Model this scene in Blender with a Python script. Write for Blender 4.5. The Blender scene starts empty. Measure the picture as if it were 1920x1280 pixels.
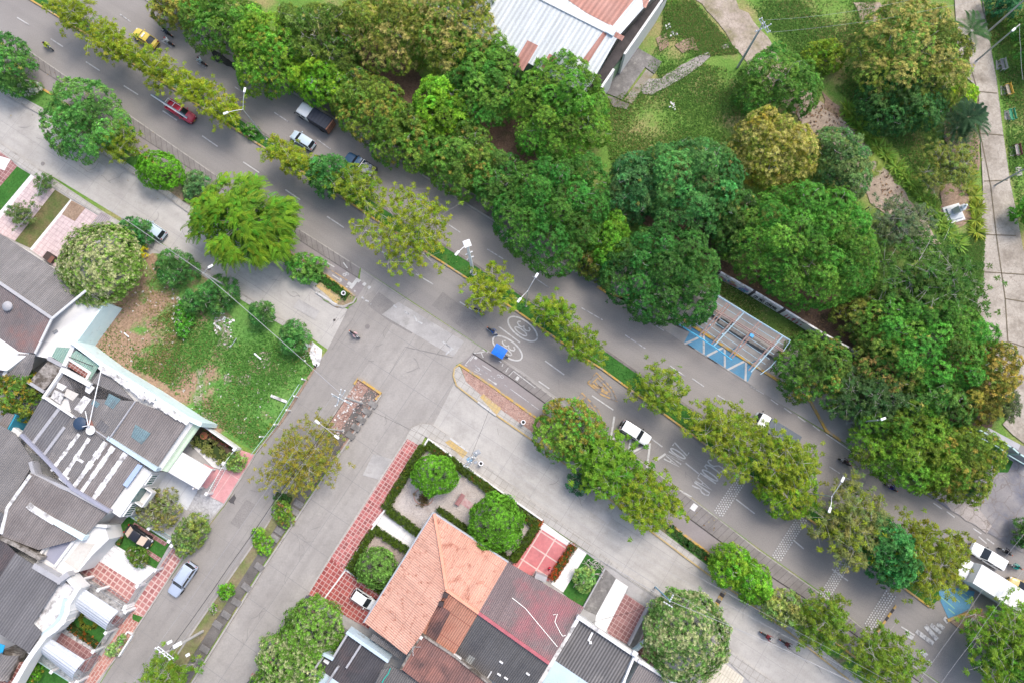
import bpy, bmesh, math, random
import numpy as np
from mathutils import Vector, Matrix, geometry

# ------------------------------------------------------------------ camera, sky, sun, exposure
SC = bpy.context.scene
COL = SC.collection
FPX, TH, H = 1280.0, math.radians(9.3), 84.0          # focal length in photo pixels, tilt, flying height
CT, ST = math.cos(TH), math.sin(TH)
cam_d = bpy.data.cameras.new('camera')
cam_d.sensor_width = 36.0
cam_d.lens = FPX / 1920.0 * 36.0
cam_d.clip_start, cam_d.clip_end = 1.0, 2000.0
cam = bpy.data.objects.new('camera', cam_d)
COL.objects.link(cam)
cam.location = (0, 0, H)
cam.rotation_euler = (TH, 0, 0)
SC.camera = cam
SUN_AZ, SUN_EL = math.radians(48), math.radians(58)   # sun stands to the upper right of the picture
w = bpy.data.worlds.new('World')
SC.world = w
w.use_nodes = True
nt = w.node_tree
bg = nt.nodes['Background']
sky = nt.nodes.new('ShaderNodeTexSky')
sky.sky_type = 'NISHITA'
sky.sun_disc = False
sky.sun_elevation = SUN_EL
sky.sun_rotation = math.pi / 2 - SUN_AZ
sky.air_density, sky.dust_density, sky.ozone_density = 1.0, 4.0, 1.0
nt.links.new(sky.outputs[0], bg.inputs[0])
bg.inputs[1].default_value = 0.15
sd = bpy.data.lights.new('sun', 'SUN')
sd.energy = 0.9
sd.angle = math.radians(22)                            # thin cloud: very soft shadows
sd.color = (1.0, 0.95, 0.88)
sun = bpy.data.objects.new('sun', sd)
COL.objects.link(sun)
sv = Vector((math.cos(SUN_EL) * math.cos(SUN_AZ), math.cos(SUN_EL) * math.sin(SUN_AZ), math.sin(SUN_EL)))
sun.rotation_euler = sv.to_track_quat('Z', 'Y').to_euler()
SC.view_settings.view_transform = 'Standard'
SC.view_settings.look = 'None'
SC.view_settings.exposure = 0.95
SC.view_settings.gamma = 1.0
SC.render.resolution_x, SC.render.resolution_y = 1024, 682
SC.cycles.max_bounces = 6
SC.cycles.transparent_max_bounces = 4

# ------------------------------------------------------------------ helpers
R_ = random.Random(7)
PI = math.pi
ROAD = math.radians(-32.7)                             # the avenue runs this way, traffic on its near side too

def P(px, py, z=0.0):
    """photo point -> world point at height z"""
    dx, dy = (px - 960) / FPX, -(py - 640) / FPX
    y, zz = dy * CT + ST, dy * ST - CT
    t = (z - H) / zz
    return Vector((dx * t, y * t, z))

def mpp(px, py, z=0.0):
    return (P(px + 1, py, z) - P(px, py, z)).length

def tag(o, label=None, cat=None, group=None, kind=None):
    if label: o['label'] = label
    if cat: o['category'] = cat
    if group: o['group'] = group
    if kind: o['kind'] = kind
    return o

def empty(name, loc=(0, 0, 0), rz=0.0):
    o = bpy.data.objects.new(name, None)
    COL.objects.link(o)
    o.location = loc
    o.rotation_euler = (0, 0, rz)
    o.empty_display_size = 0.3
    return o

def children(o):
    return [c for c in COL.objects if c.parent == o]

def copy_tree(o, parent=None):
    c = o.copy()
    COL.objects.link(c)
    c.parent = parent
    for ch in list(o.children):
        copy_tree(ch, c)
    return c

class MB:
    """collects shapes into one mesh"""
    def __init__(s):
        s.v, s.f, s.m = [], [], []
    def add(s, vs, fs, mi=0):
        b = len(s.v)
        s.v += [tuple(v) for v in vs]
        for f in fs:
            s.f.append(tuple(b + i for i in f)); s.m.append(mi)
    def prism(s, pts, z0, z1, mi=0):                  # pts: world xy, flat top at z1
        n = len(pts)
        vs = [(p[0], p[1], z0) for p in pts] + [(p[0], p[1], z1) for p in pts]
        fs = [tuple(range(n, 2 * n)), tuple(range(n - 1, -1, -1))]
        fs += [(i, (i + 1) % n, n + (i + 1) % n, n + i) for i in range(n)]
        s.add(vs, fs, mi)
    def slab(s, pts, th, mi=0):                       # pts: world xyz, thickness downward
        n = len(pts)
        vs = [(p[0], p[1], p[2] - th) for p in pts] + [tuple(p) for p in pts]
        fs = [tuple(range(n, 2 * n)), tuple(range(n - 1, -1, -1))]
        fs += [(i, (i + 1) % n, n + (i + 1) % n, n + i) for i in range(n)]
        s.add(vs, fs, mi)
    def box(s, c, d, rz=0.0, mi=0, bev=0.0):
        x, y, z = d[0] / 2, d[1] / 2, d[2] / 2
        ca, sa = math.cos(rz), math.sin(rz)
        if bev <= 0:
            L = [(-x, -y), (x, -y), (x, y), (-x, y)]
            rings = [(L, -z), (L, z)]
        else:
            b = min(bev, x * .9, y * .9, z * .9)
            def ring(i):
                a, c2 = x - i, y - i
                k = b * .7
                return [(-a + k, -c2), (a - k, -c2), (a, -c2 + k), (a, c2 - k), (a - k, c2), (-a + k, c2), (-a, c2 - k), (-a, -c2 + k)]
            rings = [(ring(b), -z), (ring(0), -z + b), (ring(0), z - b), (ring(b * .35), z - b * .3), (ring(b), z)]
        n = len(rings[0][0])
        vs = []
        for L, zz in rings:
            for (a, b2) in L:
                vs.append((c[0] + a * ca - b2 * sa, c[1] + a * sa + b2 * ca, c[2] + zz))
        fs = [tuple(range(n - 1, -1, -1)), tuple(range((len(rings) - 1) * n, len(rings) * n))]
        for r in range(len(rings) - 1):
            for i in range(n):
                j = (i + 1) % n
                fs.append((r * n + i, r * n + j, (r + 1) * n + j, (r + 1) * n + i))
        s.add(vs, fs, mi)
    def tube(s, pts, rad, n=8, mi=0, cap=True):
        pts = [Vector(p) for p in pts]
        if not isinstance(rad, (list, tuple)): rad = [rad] * len(pts)
        vs, fs = [], []
        t0 = (pts[1] - pts[0]).normalized()
        u = t0.cross(Vector((0, 0, 1)))
        if u.length < 1e-3: u = Vector((1, 0, 0))
        u.normalize()
        for i, p in enumerate(pts):
            t = (pts[min(i + 1, len(pts) - 1)] - pts[max(i - 1, 0)]).normalized()
            u = (u - t * u.dot(t)).normalized()
            v = t.cross(u)
            for k in range(n):
                a = 2 * PI * k / n
                vs.append(p + (u * math.cos(a) + v * math.sin(a)) * rad[i])
        for i in range(len(pts) - 1):
            for k in range(n):
                j = (k + 1) % n
                fs.append((i * n + k, i * n + j, (i + 1) * n + j, (i + 1) * n + k))
        if cap:
            fs.append(tuple(range(n - 1, -1, -1)))
            fs.append(tuple(range((len(pts) - 1) * n, len(pts) * n)))
        s.add(vs, fs, mi)
    def lathe(s, prof, n=16, c=(0, 0, 0), axis='z', mi=0):   # prof: (radius, height)
        vs, fs = [], []
        for (r, h) in prof:
            for k in range(n):
                a = 2 * PI * k / n
                q = (r * math.cos(a), r * math.sin(a), h)
                if axis == 'y': q = (q[0], q[2], q[1])
                if axis == 'x': q = (q[2], q[0], q[1])
                vs.append((c[0] + q[0], c[1] + q[1], c[2] + q[2]))
        m = len(prof)
        for i in range(m - 1):
            for k in range(n):
                j = (k + 1) % n
                fs.append((i * n + k, i * n + j, (i + 1) * n + j, (i + 1) * n + k))
        fs.append(tuple(range(n - 1, -1, -1)))
        fs.append(tuple(range((m - 1) * n, m * n)))
        s.add(vs, fs, mi)
    def quad(s, a, b, c, d, mi=0):
        s.add([a, b, c, d], [(0, 1, 2, 3)], mi)
    def build(s, name, mats, parent=None, smooth=False):
        me = bpy.data.meshes.new(name)
        me.from_pydata(s.v, [], s.f)
        if not isinstance(mats, (list, tuple)): mats = [mats]
        for m in mats: me.materials.append(m)
        if len(mats) > 1: me.polygons.foreach_set('material_index', s.m)
        bm = bmesh.new(); bm.from_mesh(me)
        bmesh.ops.recalc_face_normals(bm, faces=bm.faces)
        bm.to_mesh(me); bm.free()
        if smooth:
            me.polygons.foreach_set('use_smooth', [True] * len(me.polygons))
            me.set_sharp_from_angle(angle=math.radians(42))
        me.update()
        o = bpy.data.objects.new(name, me)
        COL.objects.link(o)
        if parent: o.parent = parent
        return o

def np_obj(name, V, F, colors, mat, parent=None):
    """fast mesh of quads with one colour per face"""
    me = bpy.data.meshes.new(name)
    nv, nf = len(V), len(F)
    me.vertices.add(nv); me.vertices.foreach_set('co', np.ascontiguousarray(V, dtype=np.float32).ravel())
    me.loops.add(nf * 4); me.loops.foreach_set('vertex_index', np.ascontiguousarray(F, dtype=np.int32).ravel())
    me.polygons.add(nf)
    me.polygons.foreach_set('loop_start', np.arange(0, nf * 4, 4, dtype=np.int32))
    me.update(calc_edges=True)
    if colors is not None:
        at = me.attributes.new('Col', 'FLOAT_COLOR', 'FACE')
        c4 = np.ones((nf, 4), dtype=np.float32); c4[:, :3] = colors
        at.data.foreach_set('color', c4.ravel())
    me.materials.append(mat)
    o = bpy.data.objects.new(name, me)
    COL.objects.link(o)
    if parent: o.parent = parent
    return o

# ------------------------------------------------------------------ materials
MATS = {}
def base_mat(name, rough=0.8, spec=0.3, metal=0.0):
    m = bpy.data.materials.new(name)
    m.use_nodes = True
    b = m.node_tree.nodes['Principled BSDF']
    b.inputs['Roughness'].default_value = rough
    b.inputs['Specular IOR Level'].default_value = spec
    b.inputs['Metallic'].default_value = metal
    MATS[name] = m
    return m, m.node_tree, b

def N(nt, kind, **kw):
    n = nt.nodes.new(kind)
    for k, v in kw.items():
        if k in n.inputs: n.inputs[k].default_value = v
        else: setattr(n, k, v)
    return n

def rgba(c): return (c[0], c[1], c[2], 1.0)

def mix(nt, fac, a, b, mode='MIX'):
    n = nt.nodes.new('ShaderNodeMix'); n.data_type = 'RGBA'; n.blend_type = mode
    for idx, val in ((0, fac), (6, a), (7, b)):
        if isinstance(val, (int, float)): n.inputs[idx].default_value = val
        elif isinstance(val, tuple): n.inputs[idx].default_value = rgba(val)
        else: nt.links.new(val, n.inputs[idx])
    return n.outputs[2]

def ramp(nt, src, lo, hi):
    n = nt.nodes.new('ShaderNodeMapRange')
    n.inputs[1].default_value, n.inputs[2].default_value = lo, hi
    nt.links.new(src, n.inputs[0])
    return n.outputs[0]

def coords(nt, ang=0.0, scale=(1, 1, 1), loc=(0, 0, 0), obj=False):
    g = nt.nodes.new('ShaderNodeTexCoord') if obj else nt.nodes.new('ShaderNodeNewGeometry')
    mp = nt.nodes.new('ShaderNodeMapping')
    nt.links.new(g.outputs['Object'] if obj else g.outputs['Position'], mp.inputs[0])
    mp.inputs['Rotation'].default_value = (0, 0, -ang)
    if scale == (1, 1, 1): mp.inputs['Location'].default_value = loc; return mp.outputs[0]
    m2 = nt.nodes.new('ShaderNodeMapping')
    nt.links.new(mp.outputs[0], m2.inputs[0])
    m2.inputs['Scale'].default_value = scale
    m2.inputs['Location'].default_value = loc
    return m2.outputs[0]

def noise(nt, vec, scale, detail=5.0, rough=0.6):
    n = nt.nodes.new('ShaderNodeTexNoise')
    n.inputs['Scale'].default_value, n.inputs['Detail'].default_value, n.inputs['Roughness'].default_value = scale, detail, rough
    nt.links.new(vec, n.inputs['Vector'])
    return n.outputs[0]

def mottle(name, c1, c2, scale=0.4, rough=0.85, fine=0.25, fscale=9.0, stain=None, sscale=0.25, slo=0.55, shi=0.72,
           grid=None, bump=0.0, spec=0.25, obj=False, streak=None, crack=None, metal=0.0, lo=0.35, hi=0.65):
    m, nt, b = base_mat(name, rough, spec, metal)
    v = coords(nt, obj=obj)
    c = mix(nt, ramp(nt, noise(nt, v, scale), lo, hi), c1, c2)
    if stain is not None:
        c = mix(nt, ramp(nt, noise(nt, v, sscale, 7, 0.65), slo, shi), c, stain)
    if streak is not None:                              # (angle, colour, strength): wear along one direction
        sv_ = coords(nt, streak[0], (0.05, 0.9, 1), obj=obj)
        f = ramp(nt, noise(nt, sv_, 1.0, 5, 0.6), 0.45, 0.75)
        ml = nt.nodes.new('ShaderNodeMath'); ml.operation = 'MULTIPLY'; ml.inputs[1].default_value = streak[2]
        nt.links.new(f, ml.inputs[0])
        c = mix(nt, ml.outputs[0], c, streak[1])
    if grid is not None:                                # (angle, width, height, joint, joint colour, second tile colour, offset)
        bt = nt.nodes.new('ShaderNodeTexBrick')
        nt.links.new(coords(nt, grid[0], obj=obj), bt.inputs['Vector'])
        bt.offset = grid[6] if len(grid) > 6 else 0.0
        bt.inputs['Scale'].default_value = 1.0
        bt.inputs['Brick Width'].default_value, bt.inputs['Row Height'].default_value = grid[1], grid[2]
        bt.inputs['Mortar Size'].default_value = grid[3]
        bt.inputs['Mortar Smooth'].default_value = 0.3
        bt.inputs['Bias'].default_value = 0.0
        nt.links.new(c, bt.inputs['Color1'])
        if grid[5] is None: nt.links.new(c, bt.inputs['Color2'])
        else: bt.inputs['Color2'].default_value = rgba(grid[5])
        bt.inputs['Mortar'].default_value = rgba(grid[4])
        c = mix(nt, ramp(nt, noise(nt, v, .9, 6, .7), .5, 1.0), bt.outputs['Color'], tuple(x * .66 + .02 for x in c1))
    if crack is not None:                               # (scale, colour, width)
        vo = nt.nodes.new('ShaderNodeTexVoronoi'); vo.feature = 'DISTANCE_TO_EDGE'
        vo.inputs['Scale'].default_value = crack[0]
        wv = nt.nodes.new('ShaderNodeVectorMath'); wv.operation = 'ADD'
        ns = nt.nodes.new('ShaderNodeTexNoise'); ns.inputs['Scale'].default_value = 1.1; ns.inputs['Detail'].default_value = 4
        nt.links.new(v, ns.inputs['Vector'])
        nt.links.new(v, wv.inputs[0]); nt.links.new(ns.outputs[1], wv.inputs[1])
        nt.links.new(wv.outputs[0], vo.inputs['Vector'])
        f = ramp(nt, vo.outputs['Distance'], crack[2], 0.0)
        c = mix(nt, f, c, crack[1])
    fn = ramp(nt, noise(nt, v, fscale, 3, 0.7), 0.25, 0.75)
    fm = nt.nodes.new('ShaderNodeMapRange')
    fm.inputs[3].default_value, fm.inputs[4].default_value = 1 - fine, 1 + fine
    nt.links.new(fn, fm.inputs[0])
    cm = nt.nodes.new('ShaderNodeVectorMath'); cm.operation = 'SCALE'
    nt.links.new(c, cm.inputs[0]); nt.links.new(fm.outputs[0], cm.inputs[3])
    nt.links.new(cm.outputs[0], b.inputs['Base Color'])
    if bump > 0:
        bp = nt.nodes.new('ShaderNodeBump'); bp.inputs['Strength'].default_value = bump; bp.inputs['Distance'].default_value = 0.05
        nt.links.new(fn, bp.inputs['Height']); nt.links.new(bp.outputs[0], b.inputs['Normal'])
    return m

def corrugated(name, c1, c2, ang, pitch=0.22, stain=None, slo=0.5, shi=0.75, sscale=0.35, depth=0.05, rough=0.7, spec=0.3, groove=0.72, lap=None):
    """corrugated sheet: ribs run square to ang; colour darkens in the valleys, dirt lies in streaks down the ribs"""
    m, nt, b = base_mat(name, rough, spec)
    v = coords(nt)
    vr = coords(nt, ang)
    c = mix(nt, ramp(nt, noise(nt, v, 0.35), 0.35, 0.65), c1, c2)
    st = coords(nt, ang, (1.6, 0.12, 0.3))
    c = mix(nt, ramp(nt, noise(nt, st, 1.0, 6, 0.65), 0.35, 0.8), c, tuple(x * 0.62 for x in c2))
    if stain is not None:
        c = mix(nt, ramp(nt, noise(nt, v, sscale, 7, 0.65), slo, shi), c, stain)
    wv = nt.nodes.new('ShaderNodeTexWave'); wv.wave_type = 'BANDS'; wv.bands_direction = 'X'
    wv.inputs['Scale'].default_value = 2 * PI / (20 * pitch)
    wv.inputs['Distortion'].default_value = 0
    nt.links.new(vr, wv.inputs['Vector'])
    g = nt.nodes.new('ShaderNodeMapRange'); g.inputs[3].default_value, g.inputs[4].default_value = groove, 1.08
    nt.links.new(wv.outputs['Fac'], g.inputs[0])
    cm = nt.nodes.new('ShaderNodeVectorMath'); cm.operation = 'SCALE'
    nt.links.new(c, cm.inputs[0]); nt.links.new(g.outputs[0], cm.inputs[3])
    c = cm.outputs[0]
    if lap is not None:                                 # sheet laps
        bt = nt.nodes.new('ShaderNodeTexBrick'); nt.links.new(vr, bt.inputs['Vector'])
        bt.offset = 0.0
        bt.inputs['Scale'].default_value = 1.0
        bt.inputs['Brick Width'].default_value, bt.inputs['Row Height'].default_value = lap[0], lap[1]
        bt.inputs['Mortar Size'].default_value = 0.035
        nt.links.new(c, bt.inputs['Color1']); nt.links.new(c, bt.inputs['Color2'])
        bt.inputs['Mortar'].default_value = rgba(lap[2])
        c = bt.outputs['Color']
    fm = nt.nodes.new('ShaderNodeMapRange'); fm.inputs[3].default_value, fm.inputs[4].default_value = 0.82, 1.18
    nt.links.new(ramp(nt, noise(nt, v, 7, 3, 0.7), 0.25, 0.75), fm.inputs[0])
    cm2 = nt.nodes.new('ShaderNodeVectorMath'); cm2.operation = 'SCALE'
    nt.links.new(c, cm2.inputs[0]); nt.links.new(fm.outputs[0], cm2.inputs[3])
    nt.links.new(cm2.outputs[0], b.inputs['Base Color'])
    bp = nt.nodes.new('ShaderNodeBump'); bp.inputs['Strength'].default_value = 0.8; bp.inputs['Distance'].default_value = depth
    nt.links.new(wv.outputs['Fac'], bp.inputs['Height']); nt.links.new(bp.outputs[0], b.inputs['Normal'])
    return m

def plain(name, c, rough=0.5, spec=0.4, metal=0.0, var=0.06, coat=0.0):
    m, nt, b = base_mat(name, rough, spec, metal)
    v = coords(nt, obj=True)
    n = ramp(nt, noise(nt, v, 2.5, 4), 0.3, 0.7)
    nt.links.new(mix(nt, n, tuple(x * (1 - var) for x in c), tuple(min(1, x * (1 + var)) for x in c)), b.inputs['Base Color'])
    if coat: b.inputs['Coat Weight'].default_value = coat; b.inputs['Coat Roughness'].default_value = 0.08
    return m

def leaf_mat(name, transl=0.45, rough=0.5, attr='Col'):
    m, nt, b = base_mat(name, rough, 0.25)
    a = nt.nodes.new('ShaderNodeAttribute'); a.attribute_name = attr
    nt.links.new(a.outputs['Color'], b.inputs['Base Color'])
    t = nt.nodes.new('ShaderNodeBsdfTranslucent')
    nt.links.new(a.outputs['Color'], t.inputs['Color'])
    ms = nt.nodes.new('ShaderNodeMixShader'); ms.inputs[0].default_value = transl
    nt.links.new(b.outputs[0], ms.inputs[1]); nt.links.new(t.outputs[0], ms.inputs[2])
    nt.links.new(ms.outputs[0], nt.nodes['Material Output'].inputs['Surface'])
    return m

CROSS = ROAD + PI / 2
LEAF = leaf_mat('leaf')
asphalt = mottle('asphalt', (.228, .212, .199), (.264, .247, .232), 0.12, fine=.15, fscale=8, stain=(.275, .255, .236), sscale=.07, streak=(ROAD, (.186, .173, .165), .40), bump=.1)
asphalt2 = mottle('worn_asphalt', (.25, .233, .215), (.29, .272, .252), 0.15, fine=.12, fscale=8, stain=(.32, .298, .275), sscale=.12, streak=(CROSS, (.205, .19, .18), .45), bump=.1, grid=(CROSS, 4.5, 3.6, .02, (.20, .19, .19), None))
concrete = mottle('road_concrete', (.365, .347, .32), (.44, .42, .39), 0.2, fine=.09, fscale=6, stain=(.29, .273, .255), sscale=.13, streak=(ROAD, (.265, .25, .235), .5), bump=.08, grid=(ROAD, 4.6, 3.7, .022, (.27, .265, .26), None))
concrete2 = mottle('junction_concrete', (.285, .267, .247), (.34, .32, .297), 0.22, fine=.10, fscale=5, stain=(.36, .338, .31), sscale=.16, streak=(CROSS, (.22, .205, .192), .5), bump=.08, grid=(CROSS, 4.4, 3.6, .024, (.20, .195, .195), None))
newslab = mottle('grey_concrete', (.30, .29, .28), (.40, .385, .37), .5, fine=.12, stain=(.24, .23, .215), sscale=.4, bump=.1)
paver = mottle('pavement_blocks', (.36, .34, .31), (.44, .42, .39), .6, fine=.12, stain=(.27, .25, .22), sscale=.35, grid=(ROAD, .8, .8, .03, (.26, .245, .22), None), bump=.1)
apron = mottle('apron_concrete', (.27, .255, .24), (.33, .315, .30), .3, fine=.1, stain=(.22, .205, .195), sscale=.2, bump=.1)
dirtpave = mottle('dirty_pavement', (.15, .135, .125), (.23, .21, .195), .5, fine=.25, stain=(.10, .085, .075), sscale=.4, bump=.2)
yellowpave = mottle('yellow_tactile_blocks', (.50, .34, .12), (.46, .36, .19), 1.1, fine=.15, stain=(.33, .28, .21), sscale=.8, grid=(ROAD, .5, .5, .04, (.36, .29, .17), None))
yellowkerb = mottle('yellow_kerb_paint', (.52, .32, .06), (.42, .285, .11), .9, fine=.2, stain=(.30, .265, .22), sscale=1.3, slo=.50, shi=.60)
greykerb = mottle('kerb_concrete', (.30, .28, .26), (.38, .36, .33), .8, fine=.15, stain=(.2, .18, .16), sscale=.6)
dark = mottle('dark_groove', (.05, .045, .045), (.08, .07, .068), 1.0)
drain_c = mottle('drain_cover', (.185, .17, .162), (.235, .217, .207), .7, fine=.15, stain=(.15, .135, .13), sscale=.5)
bikeway = mottle('cycle_path', (.235, .21, .205), (.27, .245, .24), .3, fine=.1, stain=(.19, .17, .17), sscale=.3)
whitepaint = mottle('road_paint', (.52, .515, .50), (.44, .435, .42), 1.3, fine=.15, stain=(.26, .25, .24), sscale=2.2, slo=.55, shi=.68)
wornpaint = mottle('worn_road_paint', (.50, .50, .495), (.40, .40, .40), 1.5, fine=.2, stain=(.2, .195, .2), sscale=2.4, slo=.47, shi=.62)
orangepaint = mottle('worn_orange_paint', (.48, .31, .12), (.40, .27, .13), 1.5, fine=.2, stain=(.19, .18, .18), sscale=1.9, slo=.45, shi=.58)
bluepaint = mottle('blue_bay_paint', (.085, .235, .37), (.11, .27, .40), .5, fine=.15, stain=(.15, .23, .29), sscale=.6, slo=.55, shi=.75)
grassm = mottle('grass_ground', (.11, .225, .042), (.17, .26, .06), .22, rough=.95, fine=.45, fscale=4.5, stain=(.28, .25, .11), sscale=.13, slo=.48, shi=.62, bump=.6, spec=.1)
lawnm = mottle('lawn', (.035, .12, .022), (.05, .15, .03), .5, rough=.95, fine=.4, fscale=5, stain=(.09, .13, .03), sscale=.5, bump=.5, spec=.1)
lotm = mottle('verge_grass', (.075, .19, .035), (.11, .22, .05), .25, rough=.95, fine=.4, fscale=4, stain=(.26, .20, .13), sscale=.2, slo=.51, shi=.60, bump=.6, spec=.1)
lotm2 = mottle('rough_lot', (.10, .235, .05), (.14, .26, .065), .3, rough=.95, fine=.4, fscale=4, stain=(.30, .205, .14), sscale=.17, slo=.50, shi=.57, bump=.6, spec=.1)
def lot_fade(m):
    nt = m.node_tree
    mr = [n for n in nt.nodes if n.type == 'MAP_RANGE' and abs(n.inputs[1].default_value - .50) < 1e-4 and abs(n.inputs[2].default_value - .57) < 1e-4][0]
    src = mr.inputs[0].links[0].from_socket
    sx = nt.nodes.new('ShaderNodeSeparateXYZ'); g_ = nt.nodes.new('ShaderNodeNewGeometry'); nt.links.new(g_.outputs['Position'], sx.inputs[0])
    q = nt.nodes.new('ShaderNodeMapRange')              # bare earth lies towards the flowering tree
    q.inputs[1].default_value, q.inputs[2].default_value, q.inputs[3].default_value, q.inputs[4].default_value = -32, -50, -.06, .13
    nt.links.new(sx.outputs[0], q.inputs[0])
    ad = nt.nodes.new('ShaderNodeMath'); nt.links.new(src, ad.inputs[0]); nt.links.new(q.outputs[0], ad.inputs[1]); nt.links.new(ad.outputs[0], mr.inputs[0])
lot_fade(lotm2)
soil = mottle('bare_soil', (.24, .165, .115), (.30, .22, .16), .5, rough=.95, fine=.35, fscale=5, stain=(.15, .16, .05), sscale=.35, slo=.58, shi=.7, bump=.4)
dirt = mottle('beige_dirt', (.30, .24, .185), (.38, .31, .245), .5, rough=.95, fine=.25, fscale=4, stain=(.20, .165, .10), sscale=.4, slo=.52, shi=.7, bump=.3)
litterm = mottle('leaf_litter', (.12, .078, .055), (.17, .11, .078), .8, rough=.95, fine=.4, fscale=6, stain=(.045, .05, .02), sscale=.3, slo=.55, shi=.7, bump=.5)
redgravel = mottle('red_gravel', (.33, .205, .165), (.40, .27, .225), 1.2, rough=.95, fine=.45, fscale=7, stain=(.24, .15, .12), sscale=.9, bump=.6)
pebble = mottle('garden_pebbles', (.40, .355, .325), (.47, .425, .395), .8, rough=.95, fine=.4, fscale=8, stain=(.33, .28, .255), sscale=.5, bump=.6)
parkpath = mottle('cracked_path', (.335, .30, .255), (.41, .37, .315), .35, fine=.2, fscale=4, stain=(.20, .17, .135), sscale=.3, slo=.47, shi=.68, crack=(1.0, (.24, .205, .17), .022), bump=.2)
parkpath2 = mottle('old_slab_path', (.33, .275, .225), (.40, .34, .285), .4, fine=.25, fscale=4, stain=(.20, .18, .10), sscale=.35, slo=.46, shi=.66, crack=(1.1, (.24, .20, .155), .03), bump=.2)
stonepath = mottle('stone_path', (.24, .22, .20), (.34, .315, .29), 1.3, fine=.25, fscale=4, stain=(.12, .11, .08), sscale=.7, crack=(1.0, (.11, .10, .085), .06), bump=.4)
oldslab = mottle('stained_slab', (.145, .138, .13), (.215, .205, .195), .6, fine=.25, fscale=3.5, stain=(.30, .285, .265), sscale=.7, slo=.56, shi=.7, bump=.3)
redtile = mottle('red_tiles', (.42, .125, .12), (.47, .17, .155), .7, rough=.5, fine=.12, fscale=3, stain=(.36, .10, .095), sscale=.6, grid=(ROAD, .46, .46, .05, (.50, .34, .31), (.24, .075, .07)))
redtile2 = mottle('red_tile_drive', (.36, .075, .065), (.42, .12, .10), .7, rough=.5, fine=.15, fscale=3, grid=(ROAD, .52, .52, .055, (.46, .30, .27), (.24, .055, .05)))
redtile3 = mottle('faded_red_tiles', (.42, .21, .19), (.40, .17, .155), .9, rough=.6, fine=.15, fscale=3, grid=(ROAD, .62, .62, .085, (.55, .40, .36), (.30, .115, .11)))
redtile4 = mottle('small_maroon_tiles', (.29, .145, .135), (.33, .17, .16), .9, rough=.6, fine=.15, fscale=3, grid=(ROAD, .5, .5, .04, (.42, .29, .27), (.22, .10, .095)))
redslab = mottle('red_patio_slabs', (.47, .15, .155), (.52, .19, .19), .6, rough=.6, fine=.12, fscale=3, stain=(.40, .13, .135), sscale=.7, grid=(ROAD, 1.95, 1.95, .09, (.57, .43, .39), None))
redbrick = mottle('red_paving_bricks', (.44, .19, .15), (.50, .26, .21), .9, rough=.8, fine=.2, fscale=3, stain=(.30, .16, .14), sscale=.8, grid=(CROSS, .7, .35, .05, (.50, .37, .32), (.36, .15, .12), .5))
pinkpave = mottle('pink_paving', (.50, .40, .40), (.57, .47, .465), .5, rough=.8, fine=.18, fscale=2.5, grid=(ROAD, .6, .6, .05, (.43, .33, .33), None), stain=(.42, .33, .33), sscale=.5)
pinkconc = mottle('pink_pavement', (.52, .24, .25), (.58, .31, .31), .5, fine=.12, stain=(.46, .20, .21), sscale=.5, grid=(ROAD, 3.4, 3.4, .05, (.62, .42, .40), None))
whitestone = mottle('white_paving', (.66, .65, .63), (.72, .71, .70), .6, fine=.12, grid=(ROAD, 1.1, 1.1, .03, (.52, .52, .52), None))
whitepeb = mottle('pebbled_white_paving', (.70, .69, .67), (.78, .77, .75), .8, fine=.28, fscale=3.2, grid=(ROAD, .55, .55, .03, (.60, .585, .57), None))
greypeb = mottle('pebble_paving', (.40, .39, .385), (.55, .54, .53), 2.2, fine=.35, fscale=3.5, stain=(.24, .235, .23), sscale=2.6, slo=.52, shi=.6)
whitewall = mottle('white_wall', (.68, .675, .66), (.62, .62, .61), .5, rough=.7, fine=.05, stain=(.52, .53, .52), sscale=.7, slo=.60, shi=.74)
cyanwall = mottle('pale_cyan_wall', (.60, .74, .76), (.67, .78, .79), .7, rough=.7, fine=.06, stain=(.50, .55, .55), sscale=.8, slo=.6, shi=.72)
bluewall = mottle('pale_blue_wall', (.42, .53, .60), (.48, .58, .64), .7, rough=.7, fine=.08, stain=(.33, .36, .37), sscale=.8, slo=.58, shi=.7)
greywall = mottle('grey_wall', (.33, .33, .345), (.40, .40, .42), .6, rough=.8, fine=.1, stain=(.23, .225, .225), sscale=.6)
slateslab = mottle('slate_blue_slab', (.265, .27, .33), (.30, .305, .37), .5, rough=.7, fine=.08)
mossslab = mottle('mossy_slab', (.10, .085, .07), (.30, .275, .25), 1.0, rough=.9, fine=.35, fscale=3, stain=(.06, .05, .04), sscale=1.0, lo=.42, hi=.56)
beigeslab = mottle('beige_slab', (.50, .47, .42), (.58, .55, .51), .8, fine=.1, stain=(.40, .38, .33), sscale=.8)
oldwhite = mottle('weathered_white', (.62, .61, .60), (.70, .695, .69), .9, fine=.12, stain=(.27, .26, .25), sscale=.9, slo=.50, shi=.64)

# ------------------------------------------------------------------ the ground
ZL = [0.0]
def nz():
    ZL[0] += 0.004
    return ZL[0]

def rough_outline(pts, step=14.0, amp=5.0, seed=1):
    r = random.Random(seed)
    out = []
    n = len(pts)
    for i in range(n):
        a, b = pts[i], pts[(i + 1) % n]
        L = math.hypot(b[0] - a[0], b[1] - a[1])
        k = max(1, int(L / step))
        nx, ny = -(b[1] - a[1]) / (L + 1e-6), (b[0] - a[0]) / (L + 1e-6)
        for j in range(k):
            t = j / k
            d = r.uniform(-amp, amp) if j else 0
            out.append((a[0] + (b[0] - a[0]) * t + nx * d, a[1] + (b[1] - a[1]) * t + ny * d))
    return out

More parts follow.
